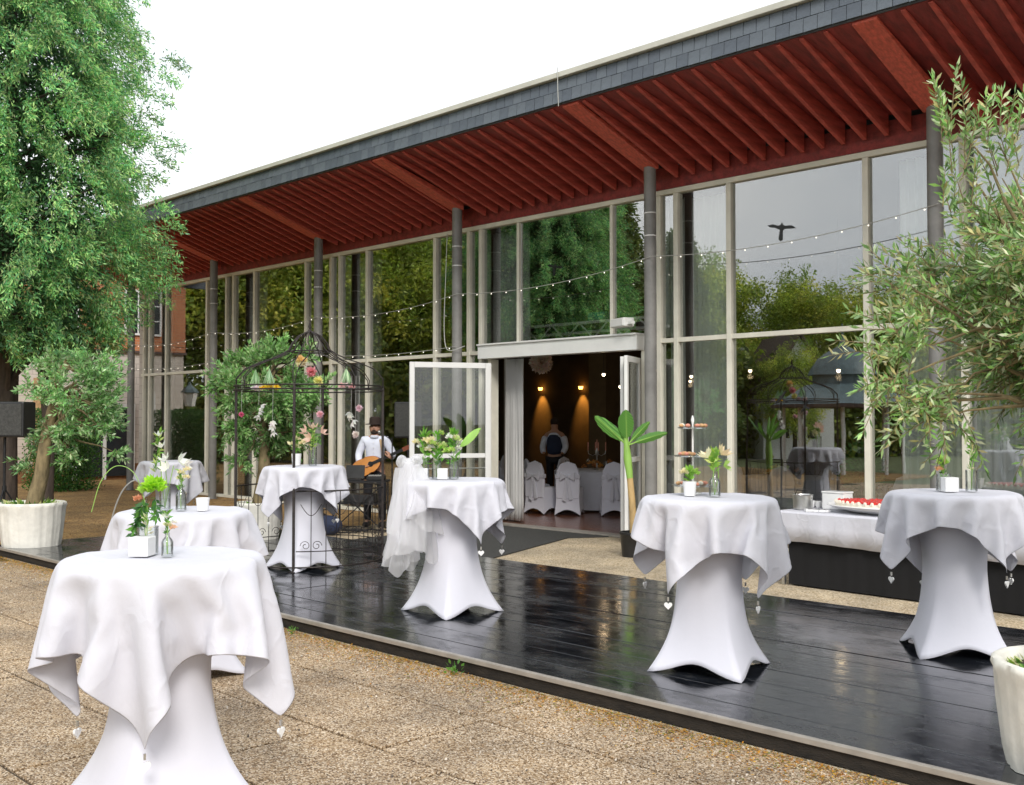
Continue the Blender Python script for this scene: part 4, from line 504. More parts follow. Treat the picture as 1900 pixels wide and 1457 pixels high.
13,2,-15,14,1,14,14,1,14,14,1,14,9,11,14,4,13,14,2,14,14,-3,14,13,-5,14,13,-11,10,13,-9,12,13,3,16,12,17,7,8,18,-8,4,15,11,6,17,-1,9,11,17,3,17,10,4,13,14,3,8,18,1,7,18,1,8,18,1,17,-6,-8,14,-13,-6,17,-6,-8,17,-5,-9,16,-9,-8,15,6,-11,12,10,-11,10,13,-12,8,13,-11,15,-3,-13,12,-8,-14,4,-13,-14,1,-12,-15,8,-12,-15,7,-11,-14,
14,1,-14,14,1,14,14,3,14,11,8,14,5,13,14,1,14,14,-2,14,14,-6,14,13,-11,11,13,-11,10,13,-3,14,12,11,13,10,18,3,7,17,-9,3,18,2,8,18,2,8,8,18,2,16,10,4,9,18,2,-1,19,3,9,18,1,8,18,1,15,-10,-7,15,-11,-8,18,-3,-7,15,-9,-9,14,-12,-6,16,0,-11,13,10,-11,11,12,-12,4,16,-10,13,7,-13,15,-3,-13,14,-6,-13,2,-13,-15,11,-11,-12,6,-11,-16,
14,2,-14,13,4,14,12,6,14,7,12,14,2,14,14,-3,15,14,-7,13,13,-9,11,13,-12,9,13,-8,13,13,3,15,11,16,9,9,19,-1,6,18,-6,4,17,3,9,18,-7,5,8,18,2,15,12,4,3,19,2,-2,20,2,5,19,2,9,18,1,18,-5,-6,10,-15,-8,17,-5,-7,13,-14,-7,14,-12,-7,17,-4,-10,14,8,-11,11,11,-12,2,17,-10,10,12,-12,15,0,-13,15,-1,-13,15,-3,-13,13,-10,-10,5,-11,-16,
13,5,-14,12,6,14,8,11,15,2,14,13,-2,14,14,-7,13,13,-9,12,13,-11,10,13,-12,9,13,-3,15,12,11,13,11,18,4,7,19,-5,5,18,2,7,17,-7,6,18,-7,6,10,16,2,10,17,3,-4,20,2,0,19,2,4,19,2,7,19,1,19,-1,-5,8,-17,-8,16,-8,-8,13,-13,-7,13,-14,-6,15,-10,-8,14,8,-11,13,8,-12,5,16,-10,3,17,-11,14,0,-13,15,0,-13,15,-1,-13,14,-8,-11,16,4,-12,
12,6,-13,10,10,14,2,14,13,-2,14,14,-7,13,13,-9,12,13,-11,10,13,-12,9,13,-8,12,13,4,16,12,15,8,8,19,-2,6,19,0,6,16,-9,6,17,-8,6,19,-2,6,10,17,2,5,19,2,0,20,2,-5,19,2,2,20,2,5,19,2,20,2,-4,9,-16,-8,10,-15,-7,14,-12,-7,15,-10,-8,11,-15,-6,17,-3,-10,12,11,-12,3,16,-10,0,18,-9,15,0,-13,15,0,-13,15,0,-13,14,0,-13,16,6,-11,
11,10,-14,3,14,14,-2,14,13,-7,13,13,-9,11,13,-11,10,13,-12,9,13,-10,11,13,-3,15,13,10,13,10,19,2,7,18,-3,5,18,-5,6,17,-9,6,16,-9,7,19,2,5,8,18,2,0,19,2,1,20,2,-4,19,2,1,20,2,2,20,2,19,5,-3,13,-13,-8,8,-17,-7,11,-14,-8,13,-13,-7,15,-12,-7,11,-14,-6,13,9,-12,4,17,-11,0,17,-9,10,12,-11,15,1,-13,15,-1,-13,15,2,-13,15,4,-12,
4,13,-14,-1,14,13,-6,13,14,-10,11,13,-11,11,13,-11,9,12,-11,11,13,-9,11,14,4,15,11,16,8,8,19,-3,6,18,-7,6,17,-6,6,17,-8,6,17,-9,6,18,5,5,3,20,1,1,19,2,-1,20,2,-1,20,2,-1,19,2,-2,20,3,18,8,-3,14,-12,-7,11,-15,-7,10,-15,-8,12,-14,-7,10,-16,-7,7,-17,-4,16,2,-12,4,17,-11,1,17,-9,8,15,-11,12,9,-12,15,2,-13,15,2,-12,16,1,-12]]

# ================================================================== GROUND
def sheet(name, x0, x1, y0, y1, z, m, t=.03):
    b = MB().use(m); b.box(x0, x1, y0, y1, z - t, z); return tag(b.build(name), kind='structure')
tag(sheet('ground', -400, 400, -400, 400, -.06, 'grass', .2), 'rough lawn spreading away all round the terrace', None)
paving = empty('paving', (0, 0, 0), 0, 'tan exposed aggregate slab paving in front of the black deck', None, kind='structure')
b = MB().use('soil'); b.box(-14.0, 4, -3.05, 4.86, -.055, -.014); b.build('joint_bed', paving)
b = MB().use('paver'); b.box(-.491, .491, -.366, .366, -.035, 0); pv = b.build('paver', paving, bevel=.004)
first = True
cutp = None
for r in range(10):
    y0 = -3.30 + .75 * r; off = (.5 if r % 2 else 0) + .17
    for k in range(18):
        x = -13.6 + k * 1.0 + off
        if x - .5 < -14.0 or x + .5 > 4: continue
        rot = (rnd(-.002, .002), rnd(-.002, .002), rnd(-.003, .003)); loc = (x, y0 + .375, rnd(-.006, .002))
        if first: pv.location = loc; pv.rotation_euler = rot; first = False
        else: inst(pv, paving, loc, rot)
b = MB().use('paver'); b.box(-.491, .491, -.324, .324, -.035, 0); cutp = b.build('paver', paving, bevel=.004); cutp.location = (-13.03, 4.53, -.001)
for k in range(1, 17): inst(cutp, paving, (-13.03 + k, 4.53, rnd(-.003, .002)), (rnd(-.002, .002), rnd(-.002, .002), rnd(-.003, .003)))
sheet('gravel_yard', -46, -14.02, -9, 30, -.008, 'mulch', .05)
sheet('rear_terrace', -14.0, 6, 4.88, 12.1, -.004, 'paver2', .05)
sheet('side_terrace', 4.02, 9, -9, 12.1, -.008, 'paver', .05)
b = MB().use('rubber'); b.prism([(-12.3, 8.66), (-9.3, 8.66), (-10.33, 11.5), (-10.0, 12.02), (-12.6, 12.02)], 0.0, .014)
tag(b.build('entrance_mat'), 'dark ribbed mat leading from the open doors to the deck', 'mat')

# leaf litter along the deck edge
n = 16000
X = np.random.uniform(-14.3, 1.2, n); e = np.random.exponential(.13, n)
base = np.stack([X, 4.845 - e, np.random.uniform(0, .010, n)], 1)
d = np.random.normal(size=(n, 3)); d[:, 2] = np.abs(d[:, 2]) * .12
up = np.tile([0, 0, 1.0], (n, 1)) + np.random.normal(size=(n, 3)) * .25
o = leafmesh('leaf_litter', base, d, np.random.uniform(.008, .028, n), np.random.uniform(.004, .012, n), palette(n, [(.55, .27, .04), (.42, .18, .03), (.6, .38, .08), (.20, .22, .04), (.65, .42, .12)]), 'petal', up=up)
tag(o, 'golden fallen leaves and moss gathered along the foot of the deck', 'leaf litter', kind='stuff')
n = 2600
base = np.stack([np.random.uniform(-22, -14.2, n), np.random.uniform(0, 12, n), np.random.uniform(-.005, .01, n)], 1)
d = np.random.normal(size=(n, 3)); d[:, 2] = np.abs(d[:, 2]) * .12; up = np.tile([0, 0, 1.0], (n, 1)) + np.random.normal(size=(n, 3)) * .3
o = leafmesh('fallen_leaves', base, d, np.random.uniform(.02, .05, n), np.random.uniform(.01, .02, n), palette(n, [(.46, .26, .06), (.30, .15, .05), (.5, .36, .12), (.16, .09, .04)]), 'petal', up=up)
tag(o, 'brown and gold leaves scattered over the yard under the yew', 'leaf litter', kind='stuff')

# ================================================================== BLACK DECK
deck = empty('deck', (0, 0, 0), 0, 'low black painted timber deck with aluminium front edge', None, kind='structure')
DX0, DX1, DY0, DY1, DZ = -14.42, 1.6, 4.87, 8.59, .11
rows = [4.905, 5.16, 5.44, 5.71, 6.04, 6.37, 6.61, 6.86, 7.2, 7.55, 7.9, 8.25, 8.585]
for i in range(len(rows) - 1):
    g1 = .014 if rows[i + 1] == 6.86 else .0045
    for k in range(2):
        js = -8.6 + .9 * (i % 3); x0 = (DX0, js)[k]; x1 = (js, DX1)[k]
        b = MB().use('deck'); z = DZ + rnd(-.0022, .0015)
        b.box(x0 + .002, x1 - .002, rows[i] + .0005, rows[i + 1] - g1, DZ - .028, z); b.build('plank', deck, bevel=.003)
b = MB().use('deckside'); b.box(DX0, DX1, DY0 + .012, DY0 + .036, .004, DZ - .016); b.build('front_board', deck)
b = MB().use('deckside'); b.box(DX0, DX1, DY1 - .03, DY1 - .008, .004, DZ - .03); b.box(DX0, DX0 + .024, DY0 + .04, DY1 - .032, .004, DZ - .03); b.build('side_board', deck)
b = MB().use('alu'); b.box(DX0 - .004, DX1, DY0 - .004, DY0 + .024, DZ - .010, DZ + .004)
b.box(DX0 - .004, DX1, DY0 - .008, DY0 - .002, DZ - .028, DZ + .0005); b.build('edge_trim', deck, bevel=.0015)
b = MB().use('soil'); b.box(DX0 + .03, DX1 - .03, DY0 + .05, DY1 - .04, .002, DZ - .035); b.build('underframe', deck)

# ================================================================== HALL
hall = empty('event_hall', (0, 12.2, 0), 0, 'long glass fronted hall with slate fascia and red timber soffit', 'building')
hall.location = (0, 0, 0)
COLX = [-4.98, -9.01, -13.05, -17.08, -21.10, -25.13, -.95]
FP, CP = 12.2, 11.75
XL, XR = -25.42, 3.2
def zb(p): return 5.825 - .326 * (p - 10.0)
# roof, fascia
b = MB().use('slate'); b.prism([(10.07, 5.85), (10.07, 6.19), (24, 6.19), (24, 5.55), (12.4, 5.55)], XL - .8, XR, 'x'); b.build('roof', hall)
fasc = MB().use('slate2').box(XL - .8, XR, 10.02, 10.07, 5.83, 6.15).build('fascia', hall)
b = MB().use('slate'); b.box(-.079, .079, -.006, .006, -.077, .077); sh = b.build('shingle', fasc, bevel=.002)
b2_ = MB().use('slate2'); b2_.box(-.079, .079, -.006, .006, -.077, .077); sh2 = b2_.build('shingle', fasc, bevel=.002)
cnt = 0; rest = MB().use('slate')
for row in range(2):
    x = -3.9 + .08 * row
    while x > XL - .75:
        src = sh if random.random() < .6 else sh2
        loc = (x, 10.012 - .012 * (1 - row) + rnd(-.0015, .0015), 5.915 + row * .160 + rnd(-.002, .002)); rot = (R(-3.5), rnd(-.012, .012), 0)
        if cnt < 300:
            if cnt == 0: sh.location = loc; sh.rotation_euler = rot
            elif cnt == 1: sh2.location = loc; sh2.rotation_euler = rot
            else: inst(src, fasc, loc, rot)
        cnt += 1; x -= .1645
    x = -3.9 + .1645 + .08 * row
    while x < XR: rest.cbox((x, 10.012 - .012 * (1 - row), 5.915 + row * .160), (.158, .012, .176), (R(-3.5), 0, 0)); x += .1645
r_ = rest.build('shingles', fasc); r_['kind'] = 'stuff'
b = MB().use('rooftrim'); b.box(XL - .84, XR, 9.95, 10.09, 6.158, 6.232); b.box(XL - .84, XL - .78, 10.095, 24, 6.158, 6.232); b.build('roof_trim', hall, bevel=.008)
b = MB().use('slate2'); b.box(XL - .82, XL - .8, 10.0, 24, 5.3, 6.15); b.build('side_fascia', hall)
# soffit board and fins
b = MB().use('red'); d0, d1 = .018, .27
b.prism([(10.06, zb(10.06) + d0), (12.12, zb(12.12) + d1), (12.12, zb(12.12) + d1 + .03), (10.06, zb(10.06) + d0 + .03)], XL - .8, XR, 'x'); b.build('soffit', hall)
b = MB().use('finred'); b.prism([(0, zb(10.075)), (2.0, zb(12.075)), (2.0, zb(12.075) + d1 - .01), (0, zb(10.075) + d0 - .002)], -.026, .026, 'x')
bat = b.build('batten', hall, bevel=.003)
x = XR - .2; firstb = True
while x > XL - .75:
    near = min(abs(x - c) for c in COLX)
    if near > .16:
        if firstb: bat.location = (x, 10.075, 0); firstb = False
        else: inst(bat, hall, (x, 10.075, 0))
    x -= .2805
b = MB().use('redbeam'); b.prism([(0, zb(10.075) - .006), (1.70, zb(11.775) - .006), (1.70, zb(11.775) + .12), (0, zb(10.075) + .024)], -.135, .135, 'x')
wb = b.build('column_beam', hall, bevel=.004)
b = MB().use('column'); b.lathe([(.085, 0.0), (.085, zb(CP) + .02)], 28); b.use('column').lathe([(.12, 0), (.12, .012)], 28); col = b.build('column', hall, smooth=True)
for i, cx in enumerate(COLX):
    if i == 0: wb.location = (cx, 10.075, 0); col.location = (cx, CP, 0)
    else: inst(wb, hall, (cx, 10.075, 0)); inst(col, hall, (cx, CP, 0))
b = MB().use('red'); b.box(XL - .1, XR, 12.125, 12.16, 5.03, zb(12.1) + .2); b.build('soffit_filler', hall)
# frames
b = MB().use('frame'); b.box(XL, XR, 12.14, 12.28, 4.955, 5.028); b.build('header', hall, bevel=.006)
b = MB().use('frame'); b.box(-.038, .038, -.065, .065, .06, 4.953); mul = b.build('mullion', hall, bevel=.006)
b = MB().use('frame'); b.box(-.028, .028, -.05, .05, 2.96, 4.953); mul2 = b.build('mullion', hall, bevel=.006)
DOOR0, DOOR1 = -12.62, -9.45
mx_ = []
for c in sorted(COLX): mx_ += [c - .15, c + .15, c + 1.03, c + 3.0]
mx_ = [m for m in mx_ if m < XR]
used = False; used2 = False
for m in mx_:
    if DOOR0 < m < DOOR1:
        if not used2: mul2.location = (m, FP, 0); used2 = True
        else: inst(mul2, hall, (m, FP, 0))
    else:
        if not used: mul.location = (m, FP, 0); used = True
        else: inst(mul, hall, (m, FP, 0))
b = MB().use('frame'); b.box(XL, DOOR0 - .05, 12.145, 12.255, 2.83, 2.895); b.build('transom', hall, bevel=.005)
b = MB().use('frame'); b.box(DOOR1 + .05, XR, 12.145, 12.255, 2.83, 2.895); b.build('transom', hall, bevel=.005)
b = MB().use('frame'); b.box(XL, DOOR0 - .02, 12.12, 12.28, 0, .058); b.box(DOOR1 + .02, XR, 12.12, 12.28, 0, .058); b.build('sill', hall, bevel=.005)
b = MB().use('alu'); b.box(DOOR0 - .015, DOOR1 + .015, 12.06, 12.30, 0, .03); b.build('threshold', hall, bevel=.004)
b = MB().use('white'); b.box(DOOR0 - .12, DOOR1 + .05, 11.93, 12.135, 2.74, 2.955); b.box(DOOR0 - .12, DOOR1 + .05, 11.90, 12.137, 2.957, 2.985); b.build('door_lintel', hall, bevel=.006)
b = MB().use('frame'); b.box(DOOR0 - .05, DOOR0 + .0, 12.1, 12.3, .03, 2.738); b.build('door_jamb', hall, bevel=.004)
b = MB().use('frame'); b.box(DOOR1 - .0, DOOR1 + .06, 12.1, 12.3, .03, 2.738); b.build('door_jamb', hall, bevel=.004)
# panes
b0 = None
edges = sorted(mx_)
def pane(x0, x1, z0, z1):
    b = MB().use('glass'); b.box(x0 + .036, x1 - .036, 12.197, 12.203, z0, z1); return b.build('pane', hall)
prev = XL
for m in edges + [XR]:
    if m - prev > .05:
        pane(prev, m, 2.897, 4.953)
        if m <= DOOR0 - .2: pane(prev, m, .06, 2.828)
        elif prev >= DOOR1 + .2 or prev > -9.5 and m > -9: pane(prev, m, .06, 2.828)
        elif prev < DOOR0 < m and DOOR0 - prev > .2: pane(prev, DOOR0 - .01, .06, 2.828)
    prev = m
# interior shell
b = MB().use('floor'); b.box(XL, XR, 12.30, 22.9, -.05, .02); b.build('floor', hall)
b = MB().use('inwall'); b.box(XL, XR, 22.9, 23.1, 0, 4.93); b.box(XR, XR + .15, 12.2, 23.1, 0, 5.3); b.build('wall', hall)
b = MB().use('plaster'); b.box(XL - .2, XL - .005, 12.2, 23.1, 0, 5.3); b.build('side_wall', hall)
b = MB().use('inceil'); b.box(XL, XR, 12.285, 23.1, 4.958, 5.05); b.build('ceiling', hall)
b = MB().use('inpillar'); b.box(-.28, .28, -.28, .28, .02, 4.957); pil = b.build('pillar', hall)
pil.location = (-17.1, 20.4, 0)
for x, y in ((-10.2, 19.2), (-3.5, 19.2), (-23.5, 19.2)): inst(pil, hall, (x, y, 0))
b = MB().use('inpillar'); b.box(-2.2, 1.8, 22.6, 22.895, .02, 2.9); b.use('wood').box(-9, -6.2, 22.5, 22.89, .02, 1.1); b.build('bar_counter', hall)

# open folding doors
def door_leaf(x0, y0, x1, y1, label, rail=1.17, hard=True):
    L = math.hypot(x1 - x0, y1 - y0); a = math.atan2(y1 - y0, x1 - x0)
    leaf = bpy.data.objects.new('door_leaf', None); C.objects.link(leaf); leaf.parent = hall; leaf.location = (x0, y0, 0); leaf.rotation_euler.z = a
    leaf['label'] = label
    z0, z1 = .035, 2.63
    b = MB().use('white')
    b.box(0, .075, -.025, .025, z0, z1); b.box(L - .075, L, -.025, .025, z0, z1)
    b.box(.077, L - .077, -.024, .024, z1 - .085, z1); b.box(.077, L - .077, -.024, .024, z0, z0 + .11); b.box(.077, L - .077, -.022, .022, rail - .035, rail + .035)
    b.build('door_frame', leaf, bevel=.004)
    MB().use('clearglass' if hard else 'glass').box(.076, L - .076, -.003, .003, rail + .036, z1 - .086).build('pane', leaf)
    MB().use('clearglass' if hard else 'glass').box(.076, L - .076, -.003, .003, z0 + .111, rail - .036).build('pane', leaf)
    return leaf
lf = door_leaf(-12.66, 12.13, -12.06, 11.56, 'edge-on white folding door leaf next to the white curtain')
for z in (2.35, 2.2, 2.02, 1.3, 1.15): MB().use('dark').cbox((.78, -.032, z), (.03, .02, .07)).build('lock', lf)
lf = door_leaf(-12.03, 11.53, -12.60, 10.36, 'swung-out white glazed door leaf facing the terrace')
MB().use('steel').tube([(.06, -.03, .97), (1.2, -.03, .97)], .012, 8).build('push_bar', lf)
door_leaf(-9.5, 12.12, -9.22, 11.46, 'edge-on folded white door leaf beside the banana plant')
door_leaf(-9.58, 12.10, -9.42, 11.62, 'second folded door leaf tucked against the grey column')

# decals on the panes: lower two birds, upper two stand-ins for a mirrored lamp
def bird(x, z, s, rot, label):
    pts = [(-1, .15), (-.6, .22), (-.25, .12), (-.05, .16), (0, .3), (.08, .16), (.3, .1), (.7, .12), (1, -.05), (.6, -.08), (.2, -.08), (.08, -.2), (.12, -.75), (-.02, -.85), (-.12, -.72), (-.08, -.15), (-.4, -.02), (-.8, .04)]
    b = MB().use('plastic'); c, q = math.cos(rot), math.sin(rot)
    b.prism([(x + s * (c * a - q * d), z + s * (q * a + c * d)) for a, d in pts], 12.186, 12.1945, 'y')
    tag(b.build('bird_or_lamp_cutout'), label, 'sticker', 'bird silhouettes on the windows')
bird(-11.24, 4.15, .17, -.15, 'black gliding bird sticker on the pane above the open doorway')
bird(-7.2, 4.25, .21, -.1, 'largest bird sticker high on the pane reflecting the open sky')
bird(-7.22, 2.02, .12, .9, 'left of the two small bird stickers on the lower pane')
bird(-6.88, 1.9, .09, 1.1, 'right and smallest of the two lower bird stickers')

# curtains
def curtain(x0, x1, z0, z1, y, m, label, waves=None, lean=0, grp='curtains behind the glass front'):
    b = MB().use(m); n = max(16, int((x1 - x0) * 60)); k = 8; wv = waves or (x1 - x0) / .11
    vs = []; fs = []; ph = [rnd(0, 6) for _ in range(4)]
    for j in range(k + 1):
        v = j / k; z = z0 + (z1 - z0) * v
        for i in range(n + 1):
            u = i / n
            g = 1 - lean * (1 - v) ** .8
            xx = x0 + (x1 - x0) * (u * g if lean >= 0 else 1 - (1 - u) * (1 + lean * (1 - v) ** .8))
            yy = y + .035 * math.sin(u * wv * 2 * PI + ph[0] + .5 * math.sin(v * 2 + ph[1])) + .018 * math.sin(u * wv * 4.3 + ph[2]) + .01 * math.sin(v * 3 + u * 9)
            vs.append((xx, yy, z))
    for j in range(k):
        for i in range(n): a = j * (n + 1) + i; fs.append((a, a + 1, a + n + 2, a + n + 1))
    b.add(vs, fs); o = b.build('curtain', smooth=True, solid=.004, angle=180)
    return tag(o, label, 'curtain', grp)
curtain(-12.60, -12.2, .06, 2.75, 12.48, 'curtainw', 'bright white curtain hanging at the left side of the open doorway', waves=9)
names = ['second', 'third', 'fourth', 'fifth', 'sixth']
curtain(-13.0, -12.1, 2.9, 4.93, 12.55, 'curtain', 'upper grey-green curtain just left of the pane above the doorway')
curtain(-9.75, -9.2, 2.95, 4.93, 12.5, 'curtain', 'slim curtain tapering to a point beside the column right of the doorway', lean=-.75)
for i, (c, wdt) in enumerate([(-9.01, .66), (-17.08, .84), (-21.1, .75), (-25.13, .5)]):
    curtain(c + .17, c + .17 + wdt, .06, 4.93, 12.55, 'curtain', ['tall curtain directly right of the doorway column', 'tall curtain left of the guitarist behind the glass', 'tall narrow curtain behind the olive tree in the cage', 'tall curtain at the far left end of the hall'][i])
curtain(-5.75, -4.2, .06, 4.93, 12.55, 'curtain', 'wide curtain behind the nearest grey column')
curtain(-3.9, -1.0, .06, 4.93, 12.55, 'curtain', 'widest curtain at the right edge behind the large olive tree')
for i, c in enumerate([-13.05, -17.08, -9.01]):
    curtain(c - .14, c + .14, .06 if i != 2 else .06, 4.93, 12.42, 'curtain', ['curtain strip filling the narrow pane left of the doorway', 'curtain strip filling the narrow pane left of the guitarist', 'curtain strip filling the narrow pane right of the doorway'][i], waves=2)

# ================================================================== HOUSE AT THE LEFT
house = empty('brick_house', (-30, 13, 0), 0, 'two storey house with white block ground floor and orange brick upper floor', 'house')
house.location = (0, 0, 0)
b = MB().use('plaster'); b.box(-38, -30, 8.7, 27, .45, 3.75); b.build('ground_floor_wall', house)
b = MB().use('plinth'); b.box(-38.02, -29.97, 8.67, 27.02, -.01, .45); b.build('plinth', house)
b = MB().use('brick'); b.box(-38.03, -29.96, 8.66, 27.03, 3.78, 6.3); b.build('upper_wall', house)
b = MB().use('tile'); b.box(-38.05, -29.92, 8.62, 27.05, 3.72, 3.79); b.build('string_course', house)
b = MB().use('tile'); b.prism([(8.2, 6.3), (12, 7.4), (23.5, 7.4), (27.5, 6.3)], -38.5, -29.4, 'x'); b.build('roof', house)
def house_window(y, z, wd, h, nx=2, nz=3):
    f = MB().use('winwhite'); t = .06
    f.box(-29.98, -29.90, y - wd / 2, y - wd / 2 + t, z, z + h); f.box(-29.98, -29.90, y + wd / 2 - t, y + wd / 2, z, z + h)
    f.box(-29.979, -29.899, y - wd / 2 + t, y + wd / 2 - t, z, z + t); f.box(-29.979, -29.899, y - wd / 2 + t, y + wd / 2 - t, z + h - t, z + h)
    for i in range(1, nx): q = y - wd / 2 + wd * i / nx; f.box(-29.95, -29.91, q - .02, q + .02, z + t, z + h - t)
    for i in range(1, nz): q = z + h * i / nz; f.box(-29.945, -29.915, y - wd / 2 + t, y + wd / 2 - t, q - .018, q + .018)
    o = f.build('window', house)
    MB().use('darkglass').box(-29.955, -29.93, y - wd / 2 + t, y + wd / 2 - t, z + t, z + h - t).build('pane', o)
for y in (9.9, 12.0, 14.2, 16.5): house_window(y, 4.25, .85, 1.35)
for y in (10.0,): house_window(y, 1.4, .7, 1.2)
b = MB().use('winwhite'); b.box(-29.96, -29.86, 12.3, 14.1, 2.1, 2.2); b.box(-29.96, -29.86, 12.3, 12.4, .01, 2.1); b.box(-29.96, -29.86, 14.0, 14.1, .01, 2.1); b.box(-29.96, -29.87, 13.15, 13.25, .01, 2.1)
dd = b.build('door', house); MB().use('darkglass').box(-29.95, -29.9, 12.4, 13.15, .1, 2.1).build('pane', dd); MB().use('darkglass').box(-29.95, -29.9, 13.25, 14.0, .1, 2.1).build('pane', dd)
b = MB().use('wood'); b.box(-29.95, -29.7, 11.2, 11.32, .0, 2.9); b.build('drainpipe', house)

# ================================================================== WHAT THE GLASS REFLECTS: woods, pavilion, gabled house, lantern, hedge
def tree_mesh(kind, n, seed):
    rs = np.random.RandomState(seed); np.random.seed(seed)
    if kind == 'fir':
        k = 900; h = rs.uniform(.12, 1, k) ** .9; rad = (1.05 - h) * .24
    else:
        k = 420
    cl = []
    for i in range(k):
        if kind == 'fir':
            a = rs.uniform(0, 2 * PI); r = rad[i] * rs.uniform(.6, 1.05); cl.append((r * math.cos(a), r * math.sin(a), h[i], .045))
        else:
            v = rs.normal(size=3); v /= np.linalg.norm(v); rr = rs.uniform(.55, 1) ; lob = 1 + .22 * math.sin(3 * v[0] + seed) * math.cos(4 * v[1] - seed) + .12 * math.sin(7 * v[2] + 3 * v[0])
            cl.append((v[0] * .30 * rr * lob, v[1] * .30 * rr * lob, .60 + v[2] * .38 * rr * lob, .055))
    cl = np.array(cl); m = n // len(cl)
    c = np.repeat(cl, m, axis=0); N_ = len(c)
    off = unit(N_) * (rs.uniform(0, 1, (N_, 1)) ** .5) * c[:, 3:4]; pos = c[:, :3] + off
    if kind == 'fir': d = np.stack([pos[:, 0], pos[:, 1], -.06 * np.ones(N_)], 1) * 3 + unit(N_) * .25
    else: d = off * 6 + unit(N_) * .6 + np.array([0, 0, -.2])
    pal = [(.34, .44, .09), (.46, .54, .12), (.26, .36, .08), (.58, .60, .12)] if kind != 'fir' else [(.10, .16, .05), (.15, .20, .06), (.20, .24, .06)]
    base_c = palette(len(cl), pal, .3); col = np.repeat(base_c, m, axis=0) * rs.uniform(.7, 1.3, (N_, 1))
    return pos, d, col, N_
def wood_tree(kind, seed, name):
    pos, d, col, n = tree_mesh(kind, 30000, seed)
    r = empty(name)
    lm = leafmesh('crown', pos, d, np.random.uniform(.010, .022, n), np.random.uniform(.006, .011, n), np.clip(col, 0, 1), 'leaf', r)
    b = MB().use('barkdark'); b.tube([(0, 0, 0), (.004, .003, .3), (-.003, 0, .6), (0, 0, .9)], [.022, .017, .010, .003], 7); b.build('trunk', r)
    return r
protos = [wood_tree('round', 3, 'woodland_tree'), wood_tree('round', 11, 'woodland_tree'), wood_tree('round', 21, 'woodland_tree'), wood_tree('fir', 5, 'fir_tree')]
def place_wood(i, kind, x, y, h, label, grp):
    p = protos[kind]; first_use = not p.get('u')
    o = p if first_use else copy_tree(p)
    p['u'] = 1; o['u'] = 1; o.location = (x, y, -.06); s = h; o.scale = (s * rnd(.95, 1.2), s * rnd(.95, 1.2), s); o.rotation_euler.z = rnd(0, 6)
    tag(o, label, 'tree', grp)
rs = random.Random(4); i = 0
WL = 'leafy tree of the woods mirrored in the hall windows'
for k in range(26):          # near rank along the yard's far side
    t = k / 25; x = -44 + 21 * t ** 1.2; y = 6 - 46 * t
    if -13 < y < -8 and x > -34: x -= 8
    if -.625 < x / (24.4 - y) < -.525: continue
    place_wood(i, rs.choice([0, 1, 2]), x + rs.uniform(-1.5, 1.5), y + rs.uniform(-1, 1), rs.uniform(11, 13) * (1 - .42 * min(1, t * 1.6)) + (3 if t < .3 else 0), WL, 'mirrored woods'); i += 1
for k in range(24):
    t = k / 23; x = -52 + 40 * t; y = 5 - 58 * t ** .9
    place_wood(i, rs.choice([0, 1, 2]), x + rs.uniform(-2, 2), y + rs.uniform(-2, 2), rs.uniform(14, 16.5) * (1 - .40 * min(1, t * 1.6)) + (3 if t < .25 else 0), WL, 'mirrored woods'); i += 1
place_wood(i, 3, -27.0, -8.6, 11.0, 'tallest dark fir mirrored in the pane with the open sky', 'mirrored firs')
place_wood(i, 3, -29.5, -7.4, 13.5, 'dark fir mirrored beside the curtain right of the doorway', 'mirrored firs')
place_wood(i, 1, -24.6, -18.2, 5.2, 'low leafy tree hiding the right half of the mirrored gable', 'mirrored firs')
place_wood(i, 3, -26.2, -11.8, 9.6, 'shortest dark fir mirrored left of the white gable', 'mirrored firs')
for p in protos:
    if 'u' in p: del p['u']
for o in bpy.data.objects:
    if 'u' in o: del o['u']
# undergrowth below the mirrored woods
n = 60000; t = np.random.uniform(0, 1, n); cxy = np.stack([-42 + 27 * t + np.random.normal(0, .8, n), 9 - 52 * t + np.random.normal(0, .8, n), np.random.uniform(0, 1, n) ** .8 * (4.2 + 1.2 * np.sin(t * 40)) - .05], 1)
o = leafmesh('woodland_undergrowth', cxy, unit(n) + np.array([0, 0, -.2]), np.random.uniform(.25, .45, n), .2, palette(n, [(.16, .22, .05), (.24, .30, .06), (.10, .15, .04), (.30, .32, .08)], .35), 'leaf')
tag(o, 'dense undergrowth along the edge of the mirrored woods', 'undergrowth', kind='stuff')
# pavilion
pav = empty('pavilion', (-17.0, -8.2, 0), .3, 'round garden pavilion with domed roof mirrored in the lower pane', 'pavilion')
b = MB().use('copper'); b.lathe([(2.3, 2.25), (1.15, 2.9), (.95, 2.95)], 16); b.lathe([(.95, 2.95), (.95, 3.25)], 16); b.lathe([(1.1, 3.24), (1.02, 3.45), (.8, 3.8), (.45, 4.05), (.14, 4.25), (.05, 4.5), (.02, 4.95)], 16); b.build('roof', pav, smooth=True)
b = MB().use('tile'); b.lathe([(2.34, 2.14), (2.34, 2.245)], 16); b.build('eaves', pav)
for k in range(8):
    a = PI * k / 4; MB().use('winwhite').lathe([(.06, 0), (.06, 2.14)], 8, (1.9 * math.cos(a), 1.9 * math.sin(a), 0)).build('post', pav)
gh = empty('gabled_house', (-26.6, -20.5, 0), R(38), 'white gabled house mirrored among the trees', 'house')
b = MB().use('paper'); b.box(-3, 3, -4, 4, -.06, 4.2); b.prism([(-4, 4.2), (0, 7.6), (4, 4.2)], -2.98, 2.98, 'x'); b.build('wall', gh)
